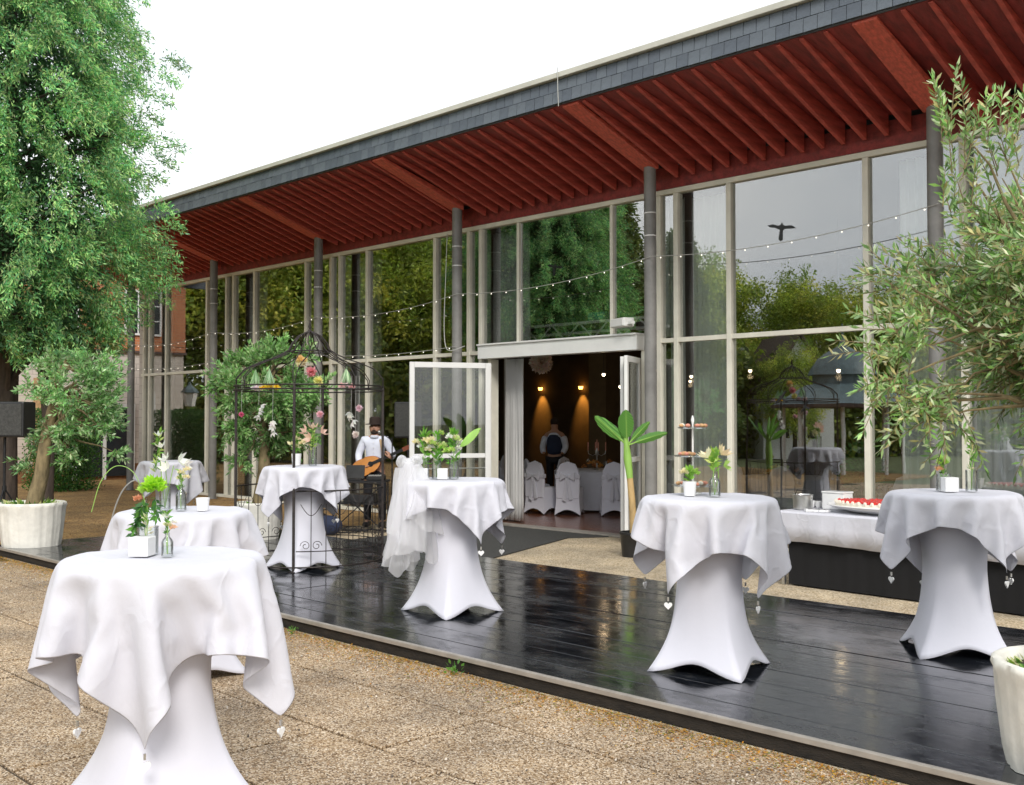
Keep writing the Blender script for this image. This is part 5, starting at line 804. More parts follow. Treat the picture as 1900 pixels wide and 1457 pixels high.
b = MB().use('tile'); b.prism([(-4.5, 4.05), (0, 7.85), (4.5, 4.05), (4.3, 3.95), (0, 7.6), (-4.3, 3.95)], -3.3, 3.3, 'x'); b.build('roof', gh)
gh.scale = (.74, .42, .74)
for y, z in ((-2, 1.2), (1.2, 1.2), (-.5, 4.6)): w_ = MB().use('darkglass').box(2.99, 3.02, y, y + 1, z, z + 1.3).build('window', gh)
# lantern + hedge
lan = empty('street_lantern', (-27.7, 9.7, 0), 0, 'old street lantern with frosted glass mirrored at the left end', 'lantern')
b = MB().use('dark'); b.lathe([(.09, 0), (.06, .3), (.04, .4), (.035, 2.0), (.05, 2.05)], 12); b.build('post', lan)
MB().use('ceramic').lathe([(.13, 2.12), (.21, 2.5)], 6).build('lamp_glass', lan); MB().use('copper').lathe([(.25, 2.51), (.2, 2.6), (.06, 2.72), (.02, 2.82)], 6).build('lamp_cap', lan)

# loose stones on the paving and yard
b = MB(); st_m = [mat('pebble_light', (.60, .54, .46), .8, var=.2), mat('pebble_brown', (.34, .24, .15), .8, var=.2), mat('pebble_dark', (.12, .10, .08), .8, var=.2)]
for k in range(1500):
    x, y = rnd(-13.5, .5), 4.84 - abs(random.gauss(0, 1.1)) - .02
    if y < .4: continue
    b.use(random.choice(st_m[:2] + st_m[:2] + st_m)); r = rnd(.0025, .0065); b.cbox((x, y, r * .5), (r * 2, r * 1.6, r * 1.2), (rnd(0, 3), rnd(0, 3), rnd(0, 3)))
tag(b.build('loose_stones'), 'loose small stones scattered on the slab paving', 'stones', kind='stuff')

# ================================================================== COCKTAIL TABLES
def decode(s, n=37):
    d = np.array(s, dtype=np.int64).reshape(n, n, 3)
    d[:, 0] = np.cumsum(d[:, 0], axis=0); d = np.cumsum(d, axis=1)
    return d.reshape(-1, 3) / 500
CL = [decode(s) for s in CLOTH_STEPS]
def cloth_obj(k, name='tablecloth'):
    co = CL[k]; n = 37
    fs = [(j * n + i, j * n + i + 1, (j + 1) * n + i + 1, (j + 1) * n + i) for j in range(n - 1) for i in range(n - 1)]
    b = MB().use('cloth'); b.v = [tuple(c) for c in co]; b.f = fs; b.m = [0] * len(fs)
    return b
def cover_obj(parent, ph, spread=.44):
    b = MB().use('cover'); n = 72; rows = 34; vs = []; fs = []
    for j in range(rows + 1):
        t = j / rows; 
        for i in range(n):
            a = 2 * PI * i / n; c = abs(math.cos(2 * (a - 0)))      # 1 at the four feet
            foot = 1 / (abs(math.cos(a)) + abs(math.sin(a)))        # square with corners on the axes
            zc = .075 * (math.sin(2 * a) ** 2) ** .7                # arches between the feet
            z = zc + (1.085 - zc) * t
            zz = z / 1.085
            flare = max(0, 1 - zz / .52)
            waist = .208 + .127 * max(0, (zz - .55) / .45) ** 2 + .065 * max(0, (zz - .88) / .12) ** 2
            sq = spread * (foot ** .92)
            f = .30 * flare + .70 * flare ** 2.7
            r = waist * (1 + .05 * (c - .5) * flare) * (1 - f) + sq * f
            vs.append((r * math.cos(a), r * math.sin(a), z))
    for j in range(rows):
        for i in range(n): k = (i + 1) % n; fs.append((j * n + i, j * n + k, (j + 1) * n + k, (j + 1) * n + i))
    b.add(vs, fs); o = b.build('stretch_cover', parent, smooth=True, angle=180, solid=.004); o.rotation_euler.z = ph; return o
def heart(parent, at, s=.03, yaw=0, name='heart_weight'):
    pts = []
    for i in range(22):
        t = 2 * PI * i / 22; pts.append((s / 17 * 16 * math.sin(t) ** 3, s / 17 * (13 * math.cos(t) - 5 * math.cos(2 * t) - 2 * math.cos(3 * t) - math.cos(4 * t))))
    b = MB().use('heart'); b.prism(pts, -.005, .005, 'y'); o = b.build(name, parent, bevel=.002); o.location = at; o.rotation_euler.z = yaw
    MB().use('steel').cbox((0, 0, s + .012), (.010, .010, .024)).build('clip', o)
    return o
def table(x, y, z, cl, crot, ph, label, clabel, spread=.44, hearts=(0, 1, 2, 3)):
    t = empty('cocktail_table', (x, y, z), 0, label, 'table', 'cocktail tables in white stretch covers')
    cover_obj(t, ph, spread)
    MB().use('cover').lathe([(.40, 1.062), (.425, 1.068), (.425, 1.094), (.41, 1.099)], 48).build('tabletop', t, smooth=True)
    for k in range(4):
        a = ph + k * PI / 2; MB().use('plastic').lathe([(.022, 0), (.022, .02), (.015, .03)], 10, ((spread - .05) * math.cos(a), (spread - .05) * math.sin(a), 0)).build('foot', t)
    c = cloth_obj(cl).build('tablecloth', None, smooth=True, angle=180, sub=1, solid=.0025)
    c.location = (x, y, z + .001); c.rotation_euler.z = crot; tag(c, clabel, 'tablecloth', 'white cloths on the cocktail tables')
    co = CL[cl]; n = 37
    for k, idx in enumerate((0, n - 1, n * n - n, n * n - 1)):
        if k in hearts:
            p = co[idx]; heart(c, (p[0], p[1], p[2] - .058), .027, math.atan2(p[1], p[0]) + PI / 2 + rnd(-.5, .5))
    return t
# camera sits at azimuth ~ -45 deg of each table; corner k of the sim lies near -135/-45 deg
T = [
 (-4.47, 2.25, 0.0, 0, R(2), R(-50), 'nearest cocktail table, large in the lower left corner on the paving', 'cloth of the nearest table, large in the lower left corner', .50),
 (-6.63, 3.48, 0.0, 1, R(35), R(-35), 'cocktail table on the paving directly behind the nearest one', 'cloth of the table directly behind the nearest one'),
 (-14.80, 7.55, 0.0, 1, R(50), R(-20), 'farthest cocktail table out on the gravel yard in front of the left windows', 'cloth of the farthest table out on the gravel yard'),
 (-9.82, 6.58, .11, 2, R(28), R(-45), 'cocktail table standing behind the birdcage arbour', 'cloth of the table behind the birdcage arbour'),
 (-6.70, 5.98, .11, 2, R(2), R(-48), 'cocktail table with the big tulle bow in the middle of the deck', 'cloth of the table with the tulle bow'),
 (-3.98, 5.81, .11, 1, R(38), R(-30), 'cocktail table at the front of the deck left of the cake buffet', 'cloth of the front table on the deck carrying the snack stand'),
 (-3.04, 7.43, .11, 2, R(-12), R(-8), 'cocktail table in front of the buffet at the right edge', 'cloth of the table in front of the buffet at the right edge'),
]
for q in T: table(*q)
TOPZ = 1.117

# tulle bow on the middle table
b = MB().use('tulle'); cx, cy_ = -6.70 - .33, 5.98 - .18
vs = []; fs = []
def sheet_strip(p0, p1, w0, w1, folds, amp, n=26, k=34):
    vs = []; fs = []; P0 = Vector(p0); P1 = Vector(p1); d = P1 - P0; side = Vector((.707, .707, 0)); out = Vector((.707, -.707, 0)); f1, f2, f3 = rnd(0, 6), rnd(0, 6), rnd(0, 6)
    for j in range(k + 1):
        v = j / k
        for i in range(n + 1):
            u = i / n - .5; ww = w0 + (w1 - w0) * v ** .8
            p = P0 + d * v + side * u * ww + out * (amp * v ** .5 * math.sin(u * folds * 2 * PI + f1 + v * 2) + .3 * amp * math.sin(u * 31 + v * 11 + f2)) + Vector((0, 0, .015 * math.sin(u * 17 + f3) - .05 * v * abs(math.sin(u * 9 + f1))))
            vs.append(tuple(p))
    for j in range(k):
        for i in range(n): a = j * (n + 1) + i; fs.append((a, a + 1, a + n + 2, a + n + 1))
    return vs, fs
TBX, TBY = -6.80, 5.60
def veil(cx, cy, z0, z1, rmax, seed, n=110, m=26):
    q = random.Random(seed); p = [q.uniform(0, 6) for _ in range(8)]; vs = []; fs = []
    for j in range(m + 1):
        v = j / m
        rr = .035 + rmax * .9 * v ** .8
        for i in range(n):
            a = 2 * PI * i / n
            fold = 1 + (.04 + .16 * v) * (math.sin(7 * a + p[0] + v * 2) * .6 + math.sin(12 * a + p[1] - v * 2) * .4 + math.sin(19 * a + p[2]) * .12) + .03 * math.sin(v * 9 + 3 * a + p[3])
            zz = z0 + (z1 - z0) * v + v ** 3 * .06 * (math.sin(2 * a + p[4]) + .4 * math.sin(5 * a + p[5]))
            r = rr * fold; vs.append((cx + r * math.cos(a) + .03 * math.sin(v * 5 + p[7]), cy + r * math.sin(a), zz))
    for j in range(m):
        for i in range(n): k = (i + 1) % n; fs.append((j * n + i, j * n + k, (j + 1) * n + k, (j + 1) * n + i))
    return vs, fs
b.add(*veil(TBX, TBY, 1.41, .60, .20, 1)); b.add(*veil(TBX - .02, TBY - .02, 1.38, .72, .15, 2)); b.add(*veil(TBX + .06, TBY + .04, 1.36, .84, .17, 3)); b.add(*veil(TBX - .05, TBY - .05, 1.33, .52, .12, 4))
def puff(c, r, sq, seed, n=44, m=20):
    vs = []; fs = []; q = random.Random(seed); p = [q.uniform(0, 6) for _ in range(6)]
    for j in range(m + 1):
        th = PI * j / m
        for i in range(n):
            a = 2 * PI * i / n; d = 1 + .09 * math.sin(4 * a + 2 * th + p[0]) + .07 * math.sin(9 * a - 2 * th + p[1]) + .05 * math.sin(15 * a + 3 * th + p[2])
            vs.append((c[0] + r * sq[0] * d * math.sin(th) * math.cos(a), c[1] + r * sq[0] * d * math.sin(th) * math.sin(a), c[2] + r * sq[1] * d * math.cos(th)))
    for j in range(m):
        for i in range(n): k = (i + 1) % n; fs.append((j * n + i, j * n + k, (j + 1) * n + k, (j + 1) * n + i))
    return vs, fs
for k, (dx, dz, r, sz) in enumerate(((-.07, .05, .045, 1.1), (.05, .06, .05, .9), (-.01, .03, .04, 1.0))):
    b.add(*puff((TBX + dx * .707, TBY + dx * .707, 1.33 + dz), r, (1, sz), k))
tag(b.build('tulle_bow', smooth=True, angle=180), 'large crumpled white tulle bow trailing down the middle table', 'bow')

# ================================================================== FLOWERS AND TABLE DECORATION
G1, G2, G3 = (.12, .30, .05), (.22, .42, .08), (.06, .17, .05)
WHT, CRM, PNK, LIM, YEL = (.86, .86, .80), (.85, .80, .55), (.80, .35, .42), (.45, .75, .08), (.88, .62, .08)
def blossom(parent, c, r, col, n=26, petal=.9, droop=0, name='blossom'):
    d = unit(n); d[:, 2] = np.abs(d[:, 2]) * (1 if droop >= 0 else -1) + droop * .2
    base = np.tile(np.array(c, float), (n, 1)) + d * r * .1
    return leafmesh(name, base, d, r * petal * np.random.uniform(.8, 1.15, n), r * .55, palette(n, [col], .1), 'petal', parent, fold=.3)
def sprig(parent, p0, p1, n, L, W, cols, name='leaves', m='leaf', spread=.9, stem=True):
    P0, P1 = np.array(p0, float), np.array(p1, float); t = np.random.uniform(.15, 1.05, n)[:, None]
    base = P0 + (P1 - P0) * t; ax = (P1 - P0) / np.linalg.norm(P1 - P0)
    d = ax * .8 + unit(n) * spread
    leafmesh(name, base, d, L * np.random.uniform(.6, 1.1, n), W * np.random.uniform(.7, 1.1, n), palette(n, cols, .25), m, parent)
def stems(parent, pts, r=.003, m='leafstem'):
    b = MB().use('canegreen')
    for a, c in pts:
        a, c = Vector(a), Vector(c); mid = (a + c) / 2 + Vector((rnd(-.02, .02), rnd(-.02, .02), 0)); b.tube([a, mid, c], r, 5)
    b.build('stems', parent)
def vase(x, y, z, kind, h, r, label, grp='flower vases on the cocktail tables'):
    v = empty('flower_vase', (x, y, z), 0, label, 'vase', grp)
    if kind == 'jar': pr = [(r * .9, 0), (r, .006), (r, h * .97), (r * 1.04, h), (r * .98, h), (r * .94, h * .96), (r * .93, .012), (0.001, .010)]; m = 'clearglass'
    elif kind == 'bottle': pr = [(r * .95, 0), (r, .006), (r, h * .6), (r * .8, h * .72), (r * .38, h * .84), (r * .36, h * .98), (r * .44, h), (r * .34, h), (r * .3, h * .85), (r * .72, h * .71), (r * .92, h * .58), (r * .92, .01)]; m = 'clearglass'
    else: pr = [(r * .78, 0), (r * .8, .004), (r, h), (r * .95, h), (r * .76, .012), (0.001, .012)]; m = 'ceramic'
    MB().use(m).lathe(pr, 24, cap=False).build('vessel', v, smooth=True)
    if kind != 'pot': MB().use('clearglass').lathe([(.001, .012), (r * .9, .012), (r * .9, h * .45), (.001, h * .45)], 20).build('water', v, smooth=True)
    return v
def lily(parent, c, d, r, col):
    """open trumpet flower"""
    d = np.array(d, float); d /= np.linalg.norm(d); n = 6
    a = np.array([1, 0, 0]) if abs(d[0]) < .8 else np.array([0, 1, 0]); u = np.cross(d, a); u /= np.linalg.norm(u); w_ = np.cross(d, u)
    dirs = np.array([d * 1.0 + (u * math.cos(k * PI / 3) + w_ * math.sin(k * PI / 3)) * .9 for k in range(n)])
    leafmesh('blossom', np.tile(np.array(c, float), (n, 1)), dirs, r, r * .45, palette(n, [col], .08), 'petal', parent, up=np.tile(d, (n, 1)), fold=-.2)

# nearest table: candle glass with fern and lime bloom, small bottle posy
x, y, z = -4.47, 2.25, TOPZ
v = vase(x - .10, y - .03, z, 'jar', .125, .050, 'wide glass jar with drooping greenery and a lime bloom on the nearest table')
stems(v, [((0, 0, .01), (.0, .0, .22)), ((.01, 0, .01), (-.05, 0, .2))])
blossom(v, (.02, .02, .30), .062, LIM, 90, .9); blossom(v, (-.01, .0, .285), .045, (.55, .78, .2), 50); blossom(v, (-.035, -.03, .245), .028, (.75, .38, .25), 26)
sprig(v, (0, 0, .27), (-.045, -.045, .10), 100, .055, .018, [G1, G3]); sprig(v, (.02, .03, .27), (.03, .03, .17), 30, .05, .018, [G1, G3]); sprig(v, (0, 0, .05), (0, 0, .2), 26, .05, .012, [G2, CRM])
b = MB().use('canegreen'); b.tube(smooth_path([(0, 0, .2), (-.04, -.04, .36), (-.10, -.10, .40), (-.15, -.15, .33), (-.18, -.18, .19)]), .0018, 5); b.build('arching_stem', v)
sp_ = MB().use('dark').tube([(-.06, -.02, .0), (-.062, -.02, .085), (-.062, -.02, .17)], [.007, .0035, .0035], 6); sp_.build('wire_handle', v)
cn = MB().use('paper').cbox((x - .055, y - .075, z + .043), (.09, .09, .085), (0, 0, R(40))).build('candle_bag', bevel=.004); tag(cn, 'white square paper candle bag in front of the nearest glass jar', 'candle bag', 'white candle bags on the tables')
v = vase(x + .045, y - .005, z, 'bottle', .105, .026, 'small clear bottle with cream and green posy on the nearest table')
stems(v, [((0, 0, .01), (.005, 0, .13)), ((.005, .0, .01), (-.005, .0, .16))], .0022)
for c, q, col in (((.0, .0, .135), .026, CRM), ((.025, .015, .125), .022, (.85, .60, .42)), ((-.01, -.01, .175), .024, WHT), ((.02, .02, .15), .02, WHT)): blossom(v, c, q, col, 22)
sprig(v, (0, 0, .08), (0, 0, .19), 46, .032, .012, [G1, G2])
# second table
x, y, z = -6.63, 3.48, TOPZ
v = vase(x - .09, y - .09, z, 'jar', .17, .038, 'tall slim glass with white lilies on the second table')
stems(v, [((0, 0, .01), (0, 0, .33)), ((0, 0, .01), (.04, .04, .30)), ((0, 0, .01), (-.03, -.03, .42))])
for c, d, q in (((-.02, -.02, .42), (-.2, -.2, 1), .06), ((.06, .06, .33), (.8, .6, .3), .085), ((0, 0, .33), (0, -.4, .8), .07), ((-.04, -.03, .50), (-.1, 0, 1), .05), ((.02, .0, .28), (.4, -.6, .4), .07), ((.09, .09, .31), (1, .9, -.1), .07)): lily(v, c, d, q, WHT)
sprig(v, (-.05, -.05, .2), (-.03, -.03, .52), 60, .06, .014, [G2, G1, (.4, .5, .15)])
v = vase(x + .02, y - .03, z, 'bottle', .17, .035, 'clear bottle with cream blooms on the second table')
stems(v, [((0, 0, .01), (0, 0, .24))]); 
for c in ((0, 0, .25), (.03, .02, .22), (.02, .03, .27), (-.02, 0, .21)): blossom(v, c, .033, CRM, 24)
sprig(v, (0, 0, .1), (0, 0, .26), 40, .05, .014, [G1, G2])
v = vase(x + .13, y + .07, z, 'pot', .085, .046, 'small white cup beside the lilies on the second table')
# arbour table
x, y, z = -9.82, 6.58, TOPZ + .11
v = vase(x - .06, y - .06, z, 'pot', .13, .055, 'white pot with pale blooms on the table behind the arbour')
for c in ((0, 0, .2), (.05, .04, .24), (-.04, -.04, .23), (0, 0, .28)): blossom(v, c, .055, CRM, 26)
sprig(v, (0, 0, .1), (0, 0, .32), 60, .07, .02, [G2, G1])
v = vase(x + .08, y + .06, z, 'jar', .20, .045, 'glass with tall pink and cream lilies on the table behind the arbour')
stems(v, [((0, 0, .01), (0, 0, .38)), ((0, 0, .01), (.04, .04, .33))])
for c, d in (((0, 0, .40), (0, 0, 1)), ((.06, .06, .36), (.7, .7, .6)), ((-.05, -.05, .37), (-.7, -.6, .6)), ((0, -.03, .30), (.2, -.9, .2))): lily(v, c, d, .10, (.85, .62, .50))
sprig(v, (0, 0, .12), (0, 0, .42), 60, .07, .018, [G2, G1, (.5, .6, .2)])
# bow table: three glasses of hydrangea-like blooms and a big leaf
x, y, z = -6.70, 5.98, TOPZ + .11
for k, (dx, dy, hh) in enumerate(((-.20, -.14, .17), (-.11, -.08, .18), (.02, .0, .18))):
    v = vase(x + dx, y + dy, z, 'jar', hh, .042, ['glass of lime blooms closest to the tulle bow', 'middle glass of lime and cream blooms beside the bow', 'right glass of cream blooms with a big leaf beside the bow'][k])
    stems(v, [((0, 0, .01), (0, 0, .25)), ((0, 0, .01), (.04, .04, .24))])
    for q in range(9): c = (rnd(-.06, .06), rnd(-.06, .06), rnd(.22, .38)); blossom(v, c, .042, random.choice([(.55, .70, .22), CRM, (.66, .76, .36), WHT]), 26)
    sprig(v, (0, 0, .05), (0, 0, .38), 50, .09, .028, [G2, (.16, .45, .05), G1])
    if k == 2:
        n = 12; P = np.linspace(0, 1, n)
        b = MB().use('leafplain') if 'leafplain' in M else MB().use('canegreen')
        vs = []; fs = []
        for i in range(n):
            t = i / (n - 1); wd = .042 * math.sin(PI * min(1, t * .96 + .04)) ** .7
            c = Vector((.04 + .13 * t, .04 + .12 * t, .28 + .15 * t)); s = Vector((-.25, .1, .8)).normalized()
            vs += [tuple(c + s * wd), tuple(c + Vector((.005, -.008, -.004))), tuple(c - s * wd)]
        for i in range(n - 1):
            for s in (0, 1): a = i * 3 + s; fs.append((a, a + 1, a + 4, a + 3))
        b.add(vs, fs); b.build('broad_leaf', v, smooth=True)
for dx, dy in ((-.15, -.2), (-.02, -.09)):
    tag(MB().use('paper').cbox((x + dx, y + dy, z + .045), (.085, .085, .09), (0, 0, R(45 + 10 * dx))).build('candle_bag', bevel=.004), 'white candle bag in front of the blooms, ' + ('left one' if dx < -.1 else 'right one') + ' on the bow table', 'candle bag', 'white candle bags on the tables')
# front table on the deck
x, y, z = -3.98, 5.81, TOPZ + .11
v = vase(x - .11, y - .06, z, 'pot', .095, .046, 'white tapered pot with lime and cream flowers beside the snack stand')
blossom(v, (.02, .03, .145), .045, (.5, .72, .2), 40); blossom(v, (-.03, -.02, .15), .04, CRM, 34); sprig(v, (0, 0, .08), (0, 0, .17), 40, .055, .022, [G2, (.3, .55, .1)])
v = vase(x + .045, y + .0, z, 'bottle', .155, .038, 'clear bottle with lilies leaning right on the front deck table')
stems(v, [((0, 0, .01), (0, 0, .22)), ((0, 0, .01), (.01, .01, .26))])
for c, d, q, cl_ in (((-.03, -.03, .25), (-.4, -.3, 1), .09, CRM), ((.03, .03, .27), (.6, .5, 1), .09, (.85, .72, .45)), ((0, 0, .22), (0, -.5, .6), .08, (.7, .8, .3)), ((.04, .04, .2), (.8, .5, .2), .07, (.5, .7, .2))): lily(v, c, d, q, cl_)
sprig(v, (0, 0, .14), (0, 0, .28), 50, .07, .024, [G2, (.35, .55, .1)])
st = empty('snack_stand', (x - .19, y + .09, z), 0, 'three tier snack stand with canapes on the front deck table', 'cake stand')
MB().use('ceramic').lathe([(.06, 0), (.055, .01), (.008, .02), (.006, .47), (.012, .50), (.004, .53)], 16).build('rod', st, smooth=True)
for k, (zz, rr) in enumerate(((.05, .135), (.25, .12), (.44, .095))):
    tr_ = MB().use('clearglass').lathe([(.01, zz), (rr, zz + .002), (rr + .008, zz + .012), (rr, zz + .008), (.01, zz + .006)], 28).build('tier', st, smooth=True)
    for q in range(int(rr * 110)):
        a = rnd(0, 2 * PI); r2 = rr * rnd(.35, .95); m = random.choice(['pastry', 'pastry', 'ham', 'cream'])
        MB().use(m).ball((r2 * math.cos(a), r2 * math.sin(a), zz + .022), rnd(.015, .021), 7, 5, (1, 1, .75)).build('canape', tr_, smooth=True)
# right table
x, y, z = -3.04, 7.43, TOPZ + .11
v = vase(x - .06, y - .03, z, 'jar', .12, .05, 'glass jar with lime and apricot posy on the right table')
blossom(v, (0, 0, .20), .06, (.45, .68, .15), 50); blossom(v, (-.02, -.02, .15), .035, (.8, .5, .3), 24); sprig(v, (0, 0, .05), (0, 0, .22), 40, .05, .02, [G1, G2])
tag(MB().use('paper').cbox((x + .0, y - .07, z + .05), (.095, .095, .10), (0, 0, R(45))).build('candle_bag', bevel=.004), 'white candle bag between the two vases on the right table', 'candle bag', 'white candle bags on the tables')
v = vase(x + .10, y + .06, z, 'jar', .15, .04, 'tall glass of sparse greenery on the right table')
stems(v, [((0, 0, .01), (0, 0, .30)), ((0, 0, .01), (.02, .02, .26))]); sprig(v, (0, 0, .1), (0, 0, .34), 50, .06, .016, [G2, G1, CRM])

# ================================================================== BUFFET WITH STRAWBERRY CAKE
bf = empty('buffet_table', (-5.88, 9.86, 0), R(-3.0), 'long buffet table with white overhanging cloth and black skirt below', 'table')
b = MB().use('blackcloth'); n = 220; L = 4.7; vs = []; fs = []
path = [(.10 + (L - .2) * i / n, .03 + .004 * math.sin(i * .31) + .002 * math.sin(i * .9)) for i in range(n + 1)]
for i, (a, q) in enumerate(path): vs += [(a, q, .012), (a, q + .006, .74)]
for i in range(n): fs.append((2 * i, 2 * i + 2, 2 * i + 3, 2 * i + 1))
b.add(vs, fs); b.box(.1, .12, .06, .70, .012, .74); b.box(L - .12, L - .1, .06, .70, .012, .74); b.box(.12, L - .12, .68, .70, .012, .74); b.build('black_skirt', bf, smooth=True, angle=180)
MB().use('wood').box(0, L, 0, .75, .742, .768).build('board', bf)
for a in (.02, L - .06): MB().use('steel').box(a, a + .035, .02, .055, 0, .741).build('leg', bf)
b = MB().use('cloth'); n = 160; vs = []; fs = []
for i in range(n + 1):
    a = -.012 + (L + .024) * i / n; w_ = .012 * math.sin(i * .23) + .007 * math.sin(i * .61 + 1); hem = .455 + .012 * math.sin(i * .11)
    vs += [(a, -.03 + w_ * 1.3, hem), (a, -.02 + w_ * .5, .62), (a, -.014, .755), (a, 0, .772), (a, .38, .774), (a, .76, .771), (a, .775, .46)]
for i in range(n):
    for k in range(6): q = i * 7 + k; fs.append((q, q + 7, q + 8, q + 1))
b.add(vs, fs)
vs = []; fs = []
for i in range(25):
    t = i / 24 * .79 - .015; w_ = .01 * math.sin(i * .8); vs += [(-.03 + w_, t, .46), (-.013, t, .77), (L + .03 + w_, t, .46), (L + .013, t, .77)]
for i in range(24):
    q = i * 4; fs += [(q, q + 4, q + 5, q + 1), (q + 2, q + 6, q + 7, q + 3)]
b.add(vs, fs); o = b.build('buffet_cloth', smooth=True, angle=60, solid=.003); o.location = bf.location; o.rotation_euler = bf.rotation_euler; o.data.set_sharp_from_angle(angle=R(25)); tag(o, 'long white cloth hanging halfway down the buffet', 'tablecloth')
def onb(x, y, z=.778):   # a point on the buffet
    c, s = math.cos(bf.rotation_euler.z), math.sin(bf.rotation_euler.z); return (bf.location.x + c * x - s * y, bf.location.y + s * x + c * y, z)
ck = empty('strawberry_cake', onb(1.03, .36), R(-3), 'large oval cake topped with glazed strawberries on a wide white platter', 'cake')
MB().use('ceramic').lathe([(.25, 0), (.50, .05), (.56, .075), (.55, .082), (.48, .062), (.001, .06)], 48).build('platter', ck, smooth=True).scale = (1.15, .64, 1)
MB().use('cream').lathe([(.47, .063), (.48, .075), (.475, .105), (.001, .11)], 48).build('sponge', ck, smooth=True).scale = (1.15, .6, 1)
b = MB().use('strawberry')
for i in range(330):
    a = rnd(0, 2 * PI); r = math.sqrt(rnd(0, 1)); xx, yy = .52 * r * math.cos(a), .27 * r * math.sin(a)
    b.ball((xx, yy, .118), rnd(.016, .024), 6, 4, (1, 1, .9))
tp = b.build('strawberries', ck, smooth=True); tp['kind'] = 'stuff'
b = MB().use('cream')
for i in range(44): a = 2 * PI * i / 44; b.ball((.545 * math.cos(a), .285 * math.sin(a), .112), .02, 6, 4)
b.build('cream_border', ck, smooth=True)
k = empty('steel_tub', onb(.13, .26), 0, 'round steel tub on the left end of the buffet', 'container'); MB().use('steel').lathe([(.09, 0), (.10, .01), (.105, .15), (.112, .155), (.105, .16), (.098, .15), (.095, .012), (.001, .012)], 28).build('bowl', k, smooth=True)
MB().use('dark').tube([(-.105, 0, .12), (-.07, 0, .20), (.07, 0, .20), (.105, 0, .12)], .004, 6).build('handle', k)
k = empty('white_tub', onb(.36, .56), R(-4), 'white lidded carton behind the steel tub', 'box'); MB().use('ceramic').box(-.13, .13, -.09, .09, 0, .17).build('carton', k, bevel=.008); MB().use('ceramic').box(-.136, .136, -.096, .096, .171, .19).build('lid', k, bevel=.006)
cup0 = None
for i in range(14):
    p = onb(-.0 + .075 * (i % 7) + (.03 if i > 6 else 0) - .02, .56 + .08 * (i // 7))
    if cup0 is None:
        cup0 = empty('coffee_cup', p, 0, 'white coffee cup, first from the left in the front row on the buffet', 'cup', 'white cups on the buffet')
        MB().use('ceramic').lathe([(.018, 0), (.03, .02), (.034, .065), (.031, .065), (.027, .022), (.001, .012)], 16).build('bowl', cup0, smooth=True)
        MB().use('ceramic').tube([(.032, 0, .052), (.05, 0, .048), (.048, 0, .028), (.03, 0, .022)], .004, 6).build('handle', cup0)
    else: copy_tree(cup0, None, p, rnd(0, 6), 'white coffee cup, %s from the left in the %s row on the buffet' % (['first', 'second', 'third', 'fourth', 'fifth', 'sixth', 'seventh'][i % 7], 'back' if i > 6 else 'front'))
for i in range(9):
    o = MB().use('paper').cbox((0, 0, .012), (rnd(.05, .09), rnd(.05, .08), .024), (0, 0, rnd(0, 3))).build('napkin_parcel'); o.location = onb(.30 + .02 * i, .12 + rnd(-.04, .06)); tag(o, 'small white wrapped parcel scattered between tub and cake', 'parcel', 'wrapped parcels on the buffet')

# ================================================================== OLIVE TREES AND POTS
def pot(parent, r, h, folds=14, name='wrapped_pot'):
    prof = [(r * .86, 0), (r * .90, h * .15), (r * .97, h * .6), (r, h * .88), (r * 1.03, h * .93), (r * 1.02, h * .99), (r * .97, h), (r * .90, h * .985), (r * .88, h * .86)]
    b = MB().use('potcloth'); f1, f2 = rnd(0, 6), rnd(0, 6)
    b.lathe(prof, 96, cap=False, fn=lambda a, q, z: q * (1 + (.014 * math.sin(folds * a + f1 + z * 3) + .010 * math.sin(folds * 2.3 * a + f2) + .007 * math.sin(5 * a + z * 16)) * (1 if z < h * .95 else .4)))
    b.build('pot_wrap', parent, smooth=True, angle=70)
    MB().use('soil').lathe([(.001, h * .9), (r * .885, h * .88)], 40).build('soil', parent, smooth=True)
def branch_pts(a, b, sag=.1, n=6, jit=.03):
    a, b = Vector(a), Vector(b); pts = []
    for i in range(n):
        t = i / (n - 1); p = a.lerp(b, t) + Vector((0, 0, math.sin(t * PI) * sag)) + (Vector((rnd(-1, 1), rnd(-1, 1), rnd(-1, 1))) * jit if 0 < i < n - 1 else Vector((0, 0, 0))); pts.append(p)
    return pts
